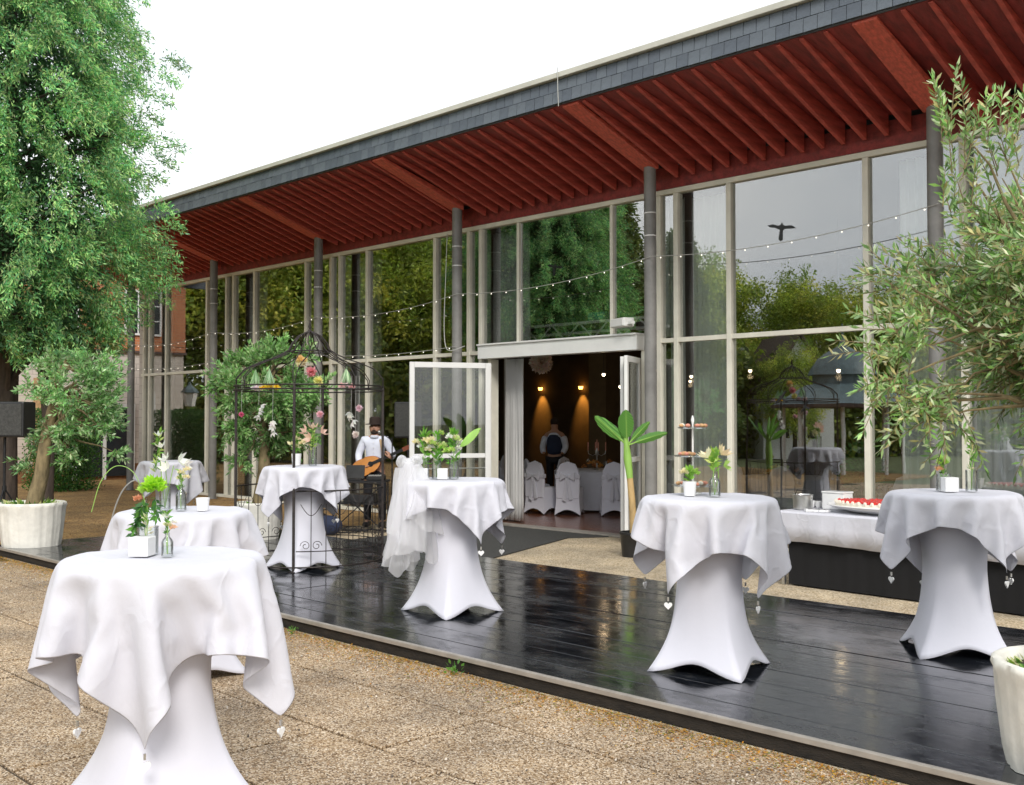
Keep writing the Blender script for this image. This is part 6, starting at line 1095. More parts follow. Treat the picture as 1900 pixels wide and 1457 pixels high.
def olive(loc, trunk, cen, rad, ncl, tw, lf, L, W, cols, label, plabel, group, potr, poth, droop=.0, reach=None, tr=.06, seed=1, undergrowth=60, uL=.06, extra=()):
    random.seed(seed); np.random.seed(seed)
    t = empty('olive_tree', loc, 0, label, 'tree', group)
    pr = empty('plant_pot', loc, 0, plabel, 'pot', 'cloth wrapped pots'); pot(pr, potr, poth)
    b = MB().use('bark'); tp = [Vector(p) for p in trunk]; n = len(tp)
    b.tube(tp, [tr * (1.25 - .65 * i / (n - 1)) for i in range(n)], 12); b.build('trunk', t, smooth=True)
    limb = MB().use('bark'); tw_b = MB().use('bark'); bases = []; dirs = []; cidx = []
    cl = []
    while len(cl) < ncl:
        v = np.random.normal(size=3); v /= np.linalg.norm(v); rr = np.random.uniform(.25, 1) ** .6
        lob = 1 + .18 * math.sin(3 * v[0] + seed) + .15 * math.sin(4 * v[1] + 2 * seed) + .1 * math.sin(5 * v[2])
        cl.append(Vector(cen) + Vector((v[0] * rad[0], v[1] * rad[1], v[2] * rad[2])) * rr * lob)
    nb_ = len(cl); cl += [Vector(e[:3]) for e in extra]; ups = {nb_ + i for i, e in enumerate(extra) if len(e) > 3}
    for i, c in enumerate(cl):
        k = min(n - 1, max(1, int(n * rnd(.55, 1)))); root = tp[k] if c.z > tp[k].z - .3 else tp[max(1, k - 1)]
        mid = branch_pts(root, c, .06, 6, .04 * rad[0]); limb.tube(mid, [tr * .30 * (1 - .85 * j / 5) for j in range(6)], 6)
        out = (c - Vector(cen)); out = out.normalized() if out.length > .01 else Vector((0, 0, 1))
        col_t = rnd(.75, 1.25)
        for q in range(6 if i in ups else tw):
            d = (out * .7 + Vector((rnd(-1, 1), rnd(-1, 1), rnd(-.6, 1.1)))).normalized()
            if i in ups: d = Vector((rnd(-.35, .35), rnd(-.35, .35), 1)).normalized()
            ln = rnd(.6, 1.2) * (.26 if tr < .06 else rad[0] * .36)
            s = c + Vector((rnd(-1, 1), rnd(-1, 1), rnd(-1, 1))) * rad[0] * .10; e_ = s + d * ln + Vector((0, 0, -droop * ln)); m = (s + e_) / 2 + Vector((0, 0, ln * .08))
            tw_b.tube([s, m, e_], [.0035, .0025, .0015], 3, cap=False)
            for j in range(lf):
                u = (j + rnd(.2, .8)) / lf; p = (s.lerp(m, u * 2) if u < .5 else m.lerp(e_, u * 2 - 1))
                rv = Vector((rnd(-1, 1), rnd(-1, 1), rnd(-1, 1))); rv = (rv - d * rv.dot(d)).normalized()
                bases.append(p); dirs.append(d * rnd(.5, 1.1) + rv * (.9 if u < .93 else .2)); cidx.append(col_t * rnd(.75, 1.25))
    limb.build('limbs', t, smooth=True); o = tw_b.build('twigs', t); o['kind'] = 'stuff'
    nn = len(bases); colr = palette(nn, cols, .2) * np.array(cidx)[:, None]
    leafmesh('crown', np.array([tuple(p) for p in bases]), np.array([tuple(p) for p in dirs]), L * np.random.uniform(.7, 1.15, nn), W * np.random.uniform(.8, 1.15, nn), np.clip(colr, 0, 1), 'leaf', t)
    if undergrowth:
        a = np.random.uniform(0, 2 * PI, undergrowth); r = potr * .85 * np.sqrt(np.random.uniform(0, 1, undergrowth))
        base = np.stack([r * np.cos(a), r * np.sin(a), np.full(undergrowth, poth * .88)], 1); d = np.stack([np.cos(a) * .8, np.sin(a) * .8, np.random.uniform(.4, 1.4, undergrowth)], 1)
        g = leafmesh('ground_cover', base, d, uL * np.random.uniform(.6, 1.6, undergrowth), uL * .45, palette(undergrowth, [(.16, .34, .05), (.30, .44, .08), (.09, .22, .05), (.6, .62, .3)], .25), 'leaf', pr)
        g['kind'] = 'stuff'
    return t
OC = [(.20, .27, .12), (.30, .37, .19), (.13, .20, .09), (.42, .47, .30), (.24, .34, .12)]
olive((-14.03, 5.25, .11), [(0, 0, .45), (.08, .08, .9), (.12, .12, 1.4), (.22, .2, 1.9), (.25, .25, 2.3)], (.40, .40, 1.90), (.56, .56, .70), 50, 9, 18, .080, .024, [(.22, .44, .16), (.34, .56, .24), (.14, .30, .12), (.52, .64, .38), (.26, .50, .16)],
      'olive tree in a wrapped pot at the far left corner of the deck', 'cream wrapped pot at the far left corner of the deck', 'olive trees', .40, .56, tr=.085, seed=5, undergrowth=160, uL=.09, extra=[(-.05, -.05, 1.05), (.75, .75, 1.2), (.2, .4, 1.1)])
olive((-12.66, 7.75, .11), [(0, 0, .45), (.05, .05, .9), (.06, .06, 1.4), (.1, .1, 1.8), (.1, .1, 2.2)], (.08, .08, 1.95), (.66, .66, .78), 70, 11, 22, .085, .027, [(.17, .36, .11), (.27, .46, .17), (.13, .25, .09), (.40, .54, .26), (.22, .42, .12)],
      'olive tree in a wrapped pot seen through the birdcage arbour', 'smallest wrapped pot, behind the birdcage arbour', 'olive trees', .31, .50, tr=.075, seed=8, undergrowth=80, uL=.07)
olive((-1.60, 5.33, .11), [(0, 0, .40), (.02, .0, .8), (.0, .03, 1.2), (.03, .03, 1.6), (.0, .0, 2.0)], (.05, .10, 2.22), (.70, .70, .62), 112, 12, 24, .056, .0145, [(.26, .42, .17), (.40, .52, .27), (.13, .24, .08), (.62, .67, .46), (.50, .46, .22), (.24, .44, .12), (.34, .50, .19)],
      'large olive tree leaning into the right edge of the picture', 'big wrapped pot full of moss in the lower right corner', 'olive trees', .37, .50, tr=.055, seed=12, undergrowth=500, uL=.035, droop=.05,
      extra=[(-.50, -.50, 1.72), (-.45, -.45, 1.62), (-.37, -.37, 2.62, 1), (-.37, -.37, 2.80, 1), (-.38, -.38, 2.98, 1), (-.24, -.24, 2.75, 1), (-.25, -.25, 2.92, 1), (-.58, -.56, 2.25), (-.52, -.48, 2.05), (-.60, -.60, 1.80), (-.56, -.56, 1.95), (-.64, -.64, 1.72, 1), (-.4, -.45, 1.72)])

# ================================================================== GREAT YEW
def yew():
    random.seed(31); np.random.seed(31)
    t = empty('yew_tree', (-17.3, 6.05, 0), 0, 'huge dense evergreen with drooping sprays filling the upper left', 'tree')
    k = 1150; cl = []; cd_ = []
    zz = np.random.uniform(2.9, 9.6, k)
    for z in zz:
        a = rnd(0, 2 * PI); u = (z - 2.9) / 6.7
        R0 = 1.86 * (1 - .30 * max(0, u - .3)) * (.60 + .40 * min(1, u / .22))
        lob = 1 + .13 * math.sin(3 * a + z * 1.1) + .10 * math.sin(5 * a - z * 2.3) + .07 * math.sin(9 * a + z * 4)
        r = R0 * lob * rnd(.72, 1.0)
        cl.append((r * math.cos(a), r * math.sin(a), z)); cd_.append((math.cos(a), math.sin(a), 0))
    for e in ((1.35, 1.35, 6.4), (1.45, 1.45, 6.65), (1.55, 1.55, 6.95), (1.65, 1.65, 7.25), (1.73, 1.73, 7.5), (1.5, 1.5, 5.7), (1.62, 1.62, 5.95), (1.70, 1.70, 6.2), (1.3, 1.3, 8.0), (1.2, 1.2, 7.8), (1.6, 1.6, 5.2), (1.7, 1.7, 4.95), (1.45, 1.45, 6.2)): cl.append(e); cd_.append((.6, .6, .5))
    cl = np.array(cl); cd_ = np.array(cd_); k = len(cl); m = 200
    c = np.repeat(cl, m, axis=0); d0 = np.repeat(cd_, m, axis=0); n = len(c)
    tt = np.random.uniform(0, 1, (n, 1)); droopv = d0 * .42 + np.array([0, 0, -.42])
    off = droopv * tt + unit(n) * np.random.uniform(.03, .21, (n, 1)) * (1 - .45 * tt)
    pos = c + off; d = d0 * .6 + np.array([0, 0, -.62]) + unit(n) * .75
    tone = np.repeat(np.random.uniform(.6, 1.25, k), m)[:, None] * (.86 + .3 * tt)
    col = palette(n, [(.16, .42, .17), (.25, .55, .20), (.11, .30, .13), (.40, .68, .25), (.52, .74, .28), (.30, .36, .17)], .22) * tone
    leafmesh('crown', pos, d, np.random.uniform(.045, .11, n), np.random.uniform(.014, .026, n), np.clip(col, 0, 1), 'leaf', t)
    # inner boughs
    b = MB().use('barkdark')
    for q in range(70):
        i = random.randrange(k); p = cl[i]; z0 = max(1.8, p[2] - rnd(.3, 1.2)); b.tube([(0, 0, z0), (p[0] * .5, p[1] * .5, (z0 + p[2]) / 2 + .2), tuple(p)], [.05, .03, .012], 5)
    b.build('boughs', t, smooth=True)
    b = MB().use('barkdark'); b.tube([(-.0, .0, -.02), (.05, .0, 1.5), (0, .05, 3.5), (.1, 0, 9)], [.20, .16, .15, .05], 12); b.build('trunk', t, smooth=True)
    b = MB().use('barkdark'); b.tube([(.42, .48, -.02), (.45, .5, 1.6), (.3, .35, 3.4)], [.11, .09, .07], 10); b.build('trunk', t, smooth=True)
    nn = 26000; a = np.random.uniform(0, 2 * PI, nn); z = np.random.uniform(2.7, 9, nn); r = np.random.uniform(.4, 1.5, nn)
    leafmesh('inner_foliage', np.stack([r * np.cos(a), r * np.sin(a), z], 1), unit(nn), .11, .05, palette(nn, [(.05, .12, .05), (.08, .17, .07)], .2), 'leaf', t)  # inner leaves coloured dark to stand for shade inside the crown
yew()

# ================================================================== BIRDCAGE ARBOUR
random.seed(77); np.random.seed(77)
ab = empty('birdcage_arbour', (-10.15, 6.87, .11), 0, 'round wrought iron birdcage arbour with hanging flowers', 'arbour')
AR = .84
def ring(r, z, th=.012, a0=0, a1=2 * PI, n=48):
    return [(r * math.cos(a0 + (a1 - a0) * i / n), r * math.sin(a0 + (a1 - a0) * i / n), z) for i in range(n + 1)]
A0 = -PI / 4                                 # front post faces the camera
for k in range(4):
    a = A0 + k * PI / 2; c = (AR * math.cos(a), AR * math.sin(a))
    b = MB().use('iron'); b.cbox((c[0], c[1], 1.0), (.026, .026, 2.0), (0, 0, a)); b.box(c[0] - .04, c[0] + .04, c[1] - .04, c[1] + .04, 0, .008); b.build('post', ab)
for z in (.05, 2.0, 1.955): MB().use('iron').tube(ring(AR, z), .009, 6, cap=False).build('ring', ab)
MB().use('iron').tube(ring(.23, 2.40), .008, 6, cap=False).build('ring', ab)
for k in range(8):
    a = A0 + k * PI / 4; ca, sa = math.cos(a), math.sin(a)
    prof = [(AR, 1.97), (AR + .0, 2.09), (AR - .10, 2.20), (AR - .26, 2.27), (AR - .42, 2.32), (.31, 2.37), (.23, 2.42), (.20, 2.50), (.13, 2.58), (.05, 2.62), (.012, 2.64)]
    for dlt in (-.035, .035):
        pts = []
        for j, (r, z) in enumerate(prof): w_ = dlt * math.sin(j / 10 * PI) * (1.6 if j < 7 else .6); pts.append((r * ca - w_ * sa, r * sa + w_ * ca, z))
        MB().use('iron').tube(pts, .0062, 6).build('dome_rib', ab, smooth=True)
MB().use('iron').lathe([(.03, 2.63), (.012, 2.66), (.02, 2.69), (.004, 2.76)], 10).build('finial', ab, smooth=True)
def scroll(c, a, r, flip, z):
    pts = []
    for i in range(16):
        t = i / 15 * 2.6 * PI; rr = r * (1 - .75 * i / 15); q = rr * math.cos(t) * flip; w_ = rr * math.sin(t)
        aa = a + (c + q) / AR; pts.append((AR * math.cos(aa), AR * math.sin(aa), z + w_))
    return pts
for seg in (0, 1, 2):                        # three of four quarters carry a low panel
    a0 = A0 + seg * PI / 2 + .03; a1 = a0 + PI / 2 - .06
    pn = MB().use('iron').tube(ring(AR, .86, n=20, a0=a0, a1=a1), .009, 6).build('railing_panel', ab)
    MB().use('iron').tube(ring(AR, .22, n=20, a0=a0, a1=a1), .006, 5).build('rail', pn)
    for k in range(1, 8):
        a = a0 + (a1 - a0) * k / 8; MB().use('iron').tube([(AR * math.cos(a), AR * math.sin(a), .05), (AR * math.cos(a), AR * math.sin(a), .86 if k % 2 else .72)], .005, 5).build('bar', pn)
    for k in (1, 3, 5, 7):
        a = a0 + (a1 - a0) * k / 8
        MB().use('iron').tube(scroll(.06, a, .055, 1, .28), .004, 4).build('scroll', pn); MB().use('iron').tube(scroll(-.06, a, .055, -1, .28), .004, 4).build('scroll', pn)
        MB().use('iron').tube([((AR) * math.cos(a + q * .11 / AR), AR * math.sin(a + q * .11 / AR), .72 - .12 * math.sin(PI * (q + 1) / 2)) for q in [-1 + i / 5 for i in range(11)]], .004, 4).build('scroll', pn)
# hanging blooms: (screen-ish side, height) given as positions round the cage
HB = [((-.62, -.30), 2.02, .18, 'white-pink upside down bunch at the left of the cage', [(.85, .72, .76), WHT], 'cone'),
      ((-.46, -.34), 2.03, .18, 'yellow upside down bunch beside the pink one', [YEL, (.9, .75, .1)], 'cone'),
      ((-.58, -.36), 1.79, .09, 'upper white lily string hanging at the left', [WHT], 'lily'),
      ((-.42, -.36), 1.60, .09, 'lower white lily hanging at the left', [WHT], 'lily'),
      ((-.78, -.18), 1.68, .045, 'small pink bloom hanging by the left post', [(.85, .25, .42)], 'ball'),
      ((-.10, -.12), 2.29, .10, 'apricot bloom high under the cage dome', [(.88, .68, .32), CRM], 'ball'),
      ((.02, -.0), 2.17, .09, 'pink bloom under the centre of the dome', [(.82, .38, .42)], 'ball'),
      ((.10, .06), 2.06, .08, 'yellow-green bloom under the centre of the dome', [(.85, .82, .35)], 'ball'),
      ((.42, .30), 2.04, .16, 'pink upside down bunch at the right of the cage', [(.85, .55, .55), (.85, .7, .7)], 'cone'),
      ((.47, .38), 1.70, .09, 'white lily hanging right of the front post', [WHT], 'lily'),
      ((.56, .50), 1.75, .06, 'pale pink bloom hanging by the right post', [(.85, .66, .70)], 'ball'),
      ((.52, .42), 1.45, .06, 'white ball bloom hanging lowest in front of the guitarist', [(.88, .80, .76)], 'ball'),
      ((.12, .16), 1.68, .06, 'pink bloom hanging on the pane behind the cage', [(.85, .55, .6)], 'ball')]
for (dx, dy), z, r, lab, cols, kd in HB:
    # dx,dy measured along the line of sight's normal (right) inside the cage
    r *= .8; px, py = -10.15 + dx * .85, 6.87 + dx * .62
    h = empty('hanging_flower', (px, py, z + .11), 0, lab, 'flower', 'flowers hanging in the arbour')
    MB().use('wire').tube([(0, 0, 0), (.004, .003, max(.08, 2.12 - z))], .002, 4).build('string', h)
    if kd == 'cone':
        n = 46; a = np.random.uniform(0, 2 * PI, n); e = np.stack([np.cos(a) * .10 * np.random.uniform(.2, 1, n), np.sin(a) * .10 * np.random.uniform(.2, 1, n), np.full(n, -.02)], 1); s = np.tile([0, 0, .19], (n, 1))
        leafmesh('stems', s, e - s, np.linalg.norm(e - s, axis=1), .012, palette(n, [(.45, .66, .42), (.58, .74, .5), (.3, .5, .25)], .15), 'leaf', h)
        for k in range(5): blossom(h, (rnd(-.09, .09), rnd(-.09, .09), rnd(-.06, -.02)), .05, random.choice(cols), 24)
    elif kd == 'lily':
        for k in range(4): lily(h, (rnd(-.02, .02), rnd(-.02, .02), -.04 * k), (rnd(-1, 1), rnd(-1, 1), -.7), r, cols[0])
    else:
        blossom(h, (0, 0, 0), r, cols[0], 60); blossom(h, (0, 0, 0), r * .9, cols[-1], 40, droop=-1)

# ================================================================== BANANA PLANT
def banana(loc, label, s=1.0, specs=None):
    t = empty('banana_plant', loc, 0, label, 'plant'); random.seed(3)
    MB().use('plastic').lathe([(.15, 0), (.175, .27), (.185, .28), (.185, .31), (.165, .31), (.16, .27), (.001, .27)], 28).build('plant_pot', t, smooth=True)
    MB().use('cane').tube([(0, 0, .25), (-.015, -.015, .7), (-.035, -.035, 1.0)], [.052, .043, .040], 12).build('lower_stem', t, smooth=True)
    MB().use('canegreen').tube([(-.034, -.034, .99), (-.055, -.055, 1.25), (-.07, -.07, 1.52)], [.041, .052, .026], 12).build('upper_stem', t, smooth=True)
    # leaf: (side, out, rise, width, droop)
    for (sx, oy, rise, wd, dr) in specs:
        R_ = Vector((.707, .707, 0)); F_ = Vector((.707, -.707, 0)); st = Vector((-.06, -.06, 1.40)); n = 16; vs = []; fs = []
        dirv = R_ * sx + F_ * oy + Vector((0, 0, rise)); L = dirv.length
        sidev = dirv.cross(F_ if abs(oy) < .2 else Vector((0, 0, 1))).normalized()
        mid = []
        for i in range(n):
            t_ = i / (n - 1); c = st + dirv * t_ + Vector((0, 0, -dr * t_ * t_)); mid.append(c)
            wv = wd * (0.10 if t_ < .22 else math.sin(PI * min(1, (t_ - .18) / .82 * .97 + .03)) ** .65) + .004 * math.sin(i * 2.3)
            dn = dirv.normalized().cross(sidev)
            vs += [tuple(c + sidev * wv + dn * wv * .30), tuple(c + sidev * wv * .5 + dn * wv * .12), tuple(c), tuple(c - sidev * wv * .5 + dn * wv * .12), tuple(c - sidev * wv + dn * wv * .30)]
        for i in range(n - 1):
            for q in range(4): a = i * 5 + q; fs.append((a, a + 1, a + 6, a + 5))
        b = MB().use('banleaf'); b.add(vs, fs); lf = b.build('leaf', t, smooth=True, angle=180)
        b = MB().use('canegreen'); b.tube([tuple(m) for m in mid], [.011 * (1 - .8 * i / n) for i in range(n)], 6); b.build('midrib', lf, smooth=True)
def banleafmat():
    m = bpy.data.materials.new('banana_leaf'); t, p, o = nodes(m); tcn = N(t, 'ShaderNodeTexCoord'); mpn = N(t, 'ShaderNodeMapping', Scale=(1, 1, 1), Rotation=(.4, .5, .2)); t.links.new(tcn.outputs['Object'], mpn.inputs[0])
    wv = N(t, 'ShaderNodeTexWave', Scale=14, Distortion=1.5, Detail=3); t.links.new(mpn.outputs[0], wv.inputs['Vector']); r = ramp(t, wv.outputs[0], [(.1, (.04, .15, .03)), (.5, (.10, .30, .05)), (.9, (.20, .46, .10))]); t.links.new(r.outputs[0], p.inputs['Base Color']); p.inputs['Roughness'].default_value = .35
    b = N(t, 'ShaderNodeBump', Strength=.3, Distance=.005); t.links.new(wv.outputs[0], b.inputs['Height']); t.links.new(b.outputs[0], p.inputs['Normal'])
    tr = N(t, 'ShaderNodeBsdfTranslucent'); tr.inputs[0].default_value = (.25, .6, .08, 1); ms = N(t, 'ShaderNodeMixShader'); ms.inputs[0].default_value = .3
    t.links.new(p.outputs[0], ms.inputs[1]); t.links.new(tr.outputs[0], ms.inputs[2]); t.links.new(ms.outputs[0], o.inputs[0]); return m
M['banleaf'] = banleafmat()
banana((-8.38, 10.57, 0), 'young banana plant in a black pot beside the open doorway', specs=[(-.42, .12, .42, .075, .04), (-.24, -.1, .30, .06, 0), (-.03, .15, .48, .10, .02), (.28, .1, .34, .05, .03), (.50, .15, .22, .055, .05), (-.06, -.3, .38, .05, 0)])
# low plant at the right edge behind the deck
lp = empty('leafy_plant', (-2.35, 8.95, 0), 0, 'low broad leaved plant at the right edge behind the deck', 'plant')
for k in range(9):
    a = -2.6 + k * .62; L = rnd(.32, .5); d = Vector((math.cos(a), math.sin(a), 0)); s = Vector((-d.y, d.x, 0)); vs = []; fs = []
    for i in range(9):
        t_ = i / 8; c = d * L * t_ + Vector((0, 0, .02 + .22 * math.sin(t_ * 2.2))); w_ = .075 * math.sin(PI * min(1, t_ * .95 + .05)) ** .8; vs += [tuple(c + s * w_ + Vector((0, 0, .015))), tuple(c), tuple(c - s * w_ + Vector((0, 0, .015)))]
    for i in range(8):
        for q in (0, 1): a_ = i * 3 + q; fs.append((a_, a_ + 1, a_ + 4, a_ + 3))
    MB().use('banleaf').add(vs, fs).build('leaf', lp, smooth=True)

# ================================================================== GUITARIST
def skin_body(name, joints, edges, radii, m, parent, sub=2, loc=None):
    me = bpy.data.meshes.new(name); me.from_pydata(joints, edges, []); me.materials.append(M[m])
    o = bpy.data.objects.new(name, me); C.objects.link(o)
    if parent: o.parent = parent
    md = o.modifiers.new('skin', 'SKIN'); md.use_smooth_shade = True
    for i, r in enumerate(radii):
        sv = me.skin_vertices[0].data[i]; sv.radius = (r, r) if not isinstance(r, tuple) else r
        sv.use_root = (i == 0)
    s = o.modifiers.new('sub', 'SUBSURF'); s.levels = sub; s.render_levels = sub
    return o
# local frame: person faces -Y, x to their left... origin at feet
man = empty('person', (-13.80, 10.62, 0), R(42), 'guitarist in pale shirt, black trousers and brown hat behind the arbour', 'person')
J = [(0, 0, .95), (0, .01, 1.12), (0, .01, 1.30), (0, 0, 1.42), (0, -.005, 1.49), (0, -.012, 1.56), (0, -.01, 1.66),   # pelvis..head 0-6
     (-.17, 0, 1.40), (-.27, .0, 1.16), (-.22, -.17, 1.00), (-.15, -.21, .995),   # right arm 7-10
     (.17, 0, 1.40), (.30, -.03, 1.17), (.31, -.24, 1.12), (.30, -.28, 1.14),     # left arm 11-14
     (-.10, 0, .90), (-.11, -.01, .50), (-.12, .02, .09), (-.12, -.10, .03),   # right leg 15-18
     (.10, 0, .90), (.12, -.03, .50), (.13, .01, .09), (.14, -.11, .03)]
E_ = [(0, 1), (1, 2), (2, 3), (3, 4), (4, 5), (5, 6), (3, 7), (7, 8), (8, 9), (9, 10), (3, 11), (11, 12), (12, 13), (13, 14), (0, 15), (15, 16), (16, 17), (17, 18), (0, 19), (19, 20), (20, 21), (21, 22)]
Rr = [(.14, .10), (.13, .095), (.15, .10), (.11, .08), .055, .098, .108, .052, .042, .030, .028, .052, .042, .030, .028, .085, .058, .038, .03, .085, .058, .038, .03]
body = skin_body('body', J, E_, Rr, 'skin', man)
nose = MB().use('skin').ball((0, -.104, 1.60), .018, 8, 6, (.8, 1, 1.3)).build('nose', man, smooth=True)
b = MB().use('dark'); b.ball((-.03, -.092, 1.625), .010, 6, 4); b.ball((.03, -.092, 1.625), .009, 6, 4); b.build('eyes', man)
MB().use('skin').ball((-.085, -.005, 1.61), .02, 6, 5, (.5, 1, 1.4)).ball((.085, -.005, 1.61), .02, 6, 5, (.5, 1, 1.4)).build('ears', man, smooth=True)
b = MB().use('hat'); b.ball((0, -.052, 1.530), .062, 14, 8, (1, .78, .62)); b.ball((0, -.100, 1.562), .024, 10, 5, (1.3, .5, .3)); b.ball((0, .035, 1.62), .088, 12, 8, (1, .80, 1.0)); b.build('hair', man, smooth=True)
b = MB().use('hat'); b.lathe([(.16, 1.655), (.155, 1.665), (.095, 1.67), (.09, 1.76), (.06, 1.785), (.001, 1.78)], 24, cap=False); b.build('hat', man, smooth=True, solid=.004)
Js = [(0, 0, .93), (0, .01, 1.12), (0, .01, 1.28), (0, 0, 1.40), (0, 0, 1.46), (-.175, 0, 1.40), (-.275, 0, 1.16), (-.225, -.16, 1.00), (.175, 0, 1.40), (.305, -.03, 1.17), (.312, -.22, 1.12)]
skin_body('shirt', Js, [(0, 1), (1, 2), (2, 3), (3, 4), (3, 5), (5, 6), (6, 7), (3, 8), (8, 9), (9, 10)], [(.165, .125), (.155, .115), (.18, .13), (.155, .12), .075, .080, .066, .050, .080, .066, .050], 'shirt', man)
b = MB().use('shirt'); b.lathe([(.075, 1.425), (.072, 1.465), (.078, 1.478), (.088, 1.440)], 20, cap=False, fn=lambda a, q, z: q * (1.25 if math.sin(a) < -.8 else 1)); b.build('collar', man, smooth=True, solid=.003)
b = MB().use('winwhite')
for z in (1.36, 1.28, 1.20, 1.12): b.ball((0, -.132, z), .008, 6, 4)
b.build('buttons', man)
Jt = [(0, 0, .97), (0, 0, .92), (-.105, 0, .86), (-.115, -.01, .50), (-.12, .02, .07), (.105, 0, .86), (.125, -.03, .50), (.13, .01, .07)]
skin_body('trousers', Jt, [(0, 1), (1, 2), (2, 3), (3, 4), (1, 5), (5, 6), (6, 7)], [(.155, .12), (.155, .12), .10, .078, .06, .10, .078, .06], 'trousers', man)
b = MB().use('plastic')
for x in (-.12, .14): b.cbox((x, -.06, .035), (.10, .27, .07))
b.build('shoes', man, bevel=.02)
b = MB().use('tan'); b.tube([(.155, -.115, 1.05), (.145, -.125, 1.22), (.11, -.10, 1.38), (.08, 0, 1.465), (.0, .12, 1.36), (-.16, .13, 1.15)], .020, 6); b.build('guitar_strap', man, smooth=True)
def hand(parent, p, rot, side):
    h = bpy.data.objects.new('hand', None); C.objects.link(h); h.parent = parent; h.location = p; h.rotation_euler = rot
    b = MB().use('skin'); b.ball((0, 0, 0), .045, 10, 6, (.95, 1.0, .42))
    for i in range(4):
        x = -.033 + .022 * i; L = (.062, .07, .066, .052)[i]; b.tube([(x, .03, 0), (x, .03 + L * .5, -.006), (x, .03 + L * .85, -.03), (x, .03 + L * .8, -.05)], [.010, .009, .008, .006], 6)
    b.tube([(side * .04, -.01, 0), (side * .065, .02, -.01), (side * .062, .05, -.025)], [.012, .010, .008], 6); b.build('hand_shape', h, smooth=True); return h
hr = hand(man, (-.11, -.235, .99), (R(60), R(20), R(-70)), 1); hl = hand(man, (.29, -.30, 1.15), (R(70), 0, R(60)), -1)
gt = empty('guitar', (0, 0, 0), 0, 'amber acoustic guitar held by the man in the hat', 'guitar')
def gprof():
    pts = []
    for i in range(40):
        t = i / 40 * 2 * PI; c = math.cos(t); q = .17 + .045 * math.cos(2 * t) * (1 if c < 0 else .6) - .03 * c
        pts.append((q * 1.25 * c, q * math.sin(t)))
    return pts
b = MB().use('guitarside'); b.prism(gprof(), -.05, .045, 'y'); b.build('guitar_body', gt, bevel=.006)
b = MB().use('guitar'); b.prism([(x * .965, z * .965) for x, z in gprof()], -.0535, -.0502, 'y'); b.build('sound_board', gt)
MB().use('dark').prism([(.04 + .045 * math.cos(a * PI / 10), .045 * math.sin(a * PI / 10)) for a in range(20)], -.0555, -.0540, 'y').build('sound_hole', gt)
MB().use('dark').box(.06, .62, -.068, -.052, -.024, .024).build('neck', gt); MB().use('guitarside').box(.62, .76, -.070, -.052, -.034, .034).build('headstock', gt); MB().use('dark').box(-.12, -.10, -.062, -.055, -.05, .05).build('bridge', gt)
gt.rotation_euler = (0, R(-24), R(40)); gt.location = (-13.80 + .22 * math.sin(R(40)) - .05 * math.cos(R(40)), 10.62 - .22 * math.cos(R(40)) - .05 * math.sin(R(40)), 1.0)

# ================================================================== SOUND GEAR
def speaker(loc, rz, w_, h, d, label, m='plastic', z=1.4):
    s = empty('loudspeaker', (loc[0], loc[1], z), rz, label, 'loudspeaker')
    MB().use(m).box(-w_ / 2, w_ / 2, -d / 2, d / 2, 0, h).build('cabinet', s, bevel=.02)
    MB().use('rubber').box(-w_ / 2 + .025, w_ / 2 - .025, -d / 2 - .008, -d / 2 - .001, .03, h - .03).build('grille', s, bevel=.004)
    t = empty('speaker_stand', (loc[0], loc[1], 0 if loc[1] > 8.6 or loc[0] < -14.5 else 0), rz, 'tripod stand under the ' + label, 'stand')
    MB().use('dark').lathe([(.018, .1), (.018, z - .002)], 12).build('pole', t)
    MB().use('dark').lathe([(.03, .78), (.03, .86)], 12).build('collar', t)
    for k in range(3):
        a = k * 2 * PI / 3 + .5; MB().use('dark').tube([(.02 * math.cos(a), .02 * math.sin(a), .80), (.46 * math.cos(a), .46 * math.sin(a), .012)], .012, 6).build('leg', t); MB().use('dark').tube([(.02 * math.cos(a), .02 * math.sin(a), .22), (.25 * math.cos(a), .25 * math.sin(a), .40)], .008, 5).build('brace', t)
speaker((-14.05, 11.52), R(35), .40, .62, .34, 'grey-black loudspeaker right of the guitarist', z=1.42)
speaker((-14.60, 5.10), R(45), .66, .47, .36, 'black loudspeaker at the far left edge of the picture', z=1.50)
gear = empty('equipment_table', (-13.35, 10.0, 0), R(40), 'black folding stand with mixer and laptop left of the guitarist', 'stand')
MB().use('dark').box(-.42, .42, -.22, .22, .76, .79).build('shelf', gear); MB().use('dark').box(-.38, .38, -.2, .2, .42, .44).build('shelf', gear)
for x in (-.40, .38):
    for y in (-.2, .18): MB().use('dark').box(x, x + .02, y, y + .02, 0, .759).build('leg', gear)
MB().use('dark').tube([(-.4, -.22, .02), (.4, -.22, .74)], .009, 5).build('brace', gear); MB().use('dark').tube([(.4, -.225, .02), (-.4, -.225, .74)], .009, 5).build('brace', gear)
def place(o, x, y, z): 
    c, s = math.cos(R(40)), math.sin(R(40)); o.location = (-13.35 + c * x - s * y, 10.0 + s * x + c * y, z); o.rotation_euler.z = R(40); return o
lt = empty('laptop', label='open black laptop on the equipment stand', cat='laptop'); place(lt, -.12, .0, .792); MB().use('plastic').box(-.15, .15, -.11, .11, 0, .015).build('base', lt); MB().use('plastic').cbox((0, .125, .12), (.30, .012, .21), (R(-14), 0, 0)).build('screen', lt)
mxr = empty('mixing_desk', label='small black mixer beside the laptop', cat='mixer'); place(mxr, .24, .02, .792); MB().use('plastic').box(-.13, .13, -.13, .13, 0, .06).build('housing', mxr, bevel=.008)
b = MB().use('steel')
for i in range(6):
    for j in range(4): b.lathe([(.007, .061), (.006, .078)], 6, (-.10 + .04 * i, -.08 + .05 * j, 0))
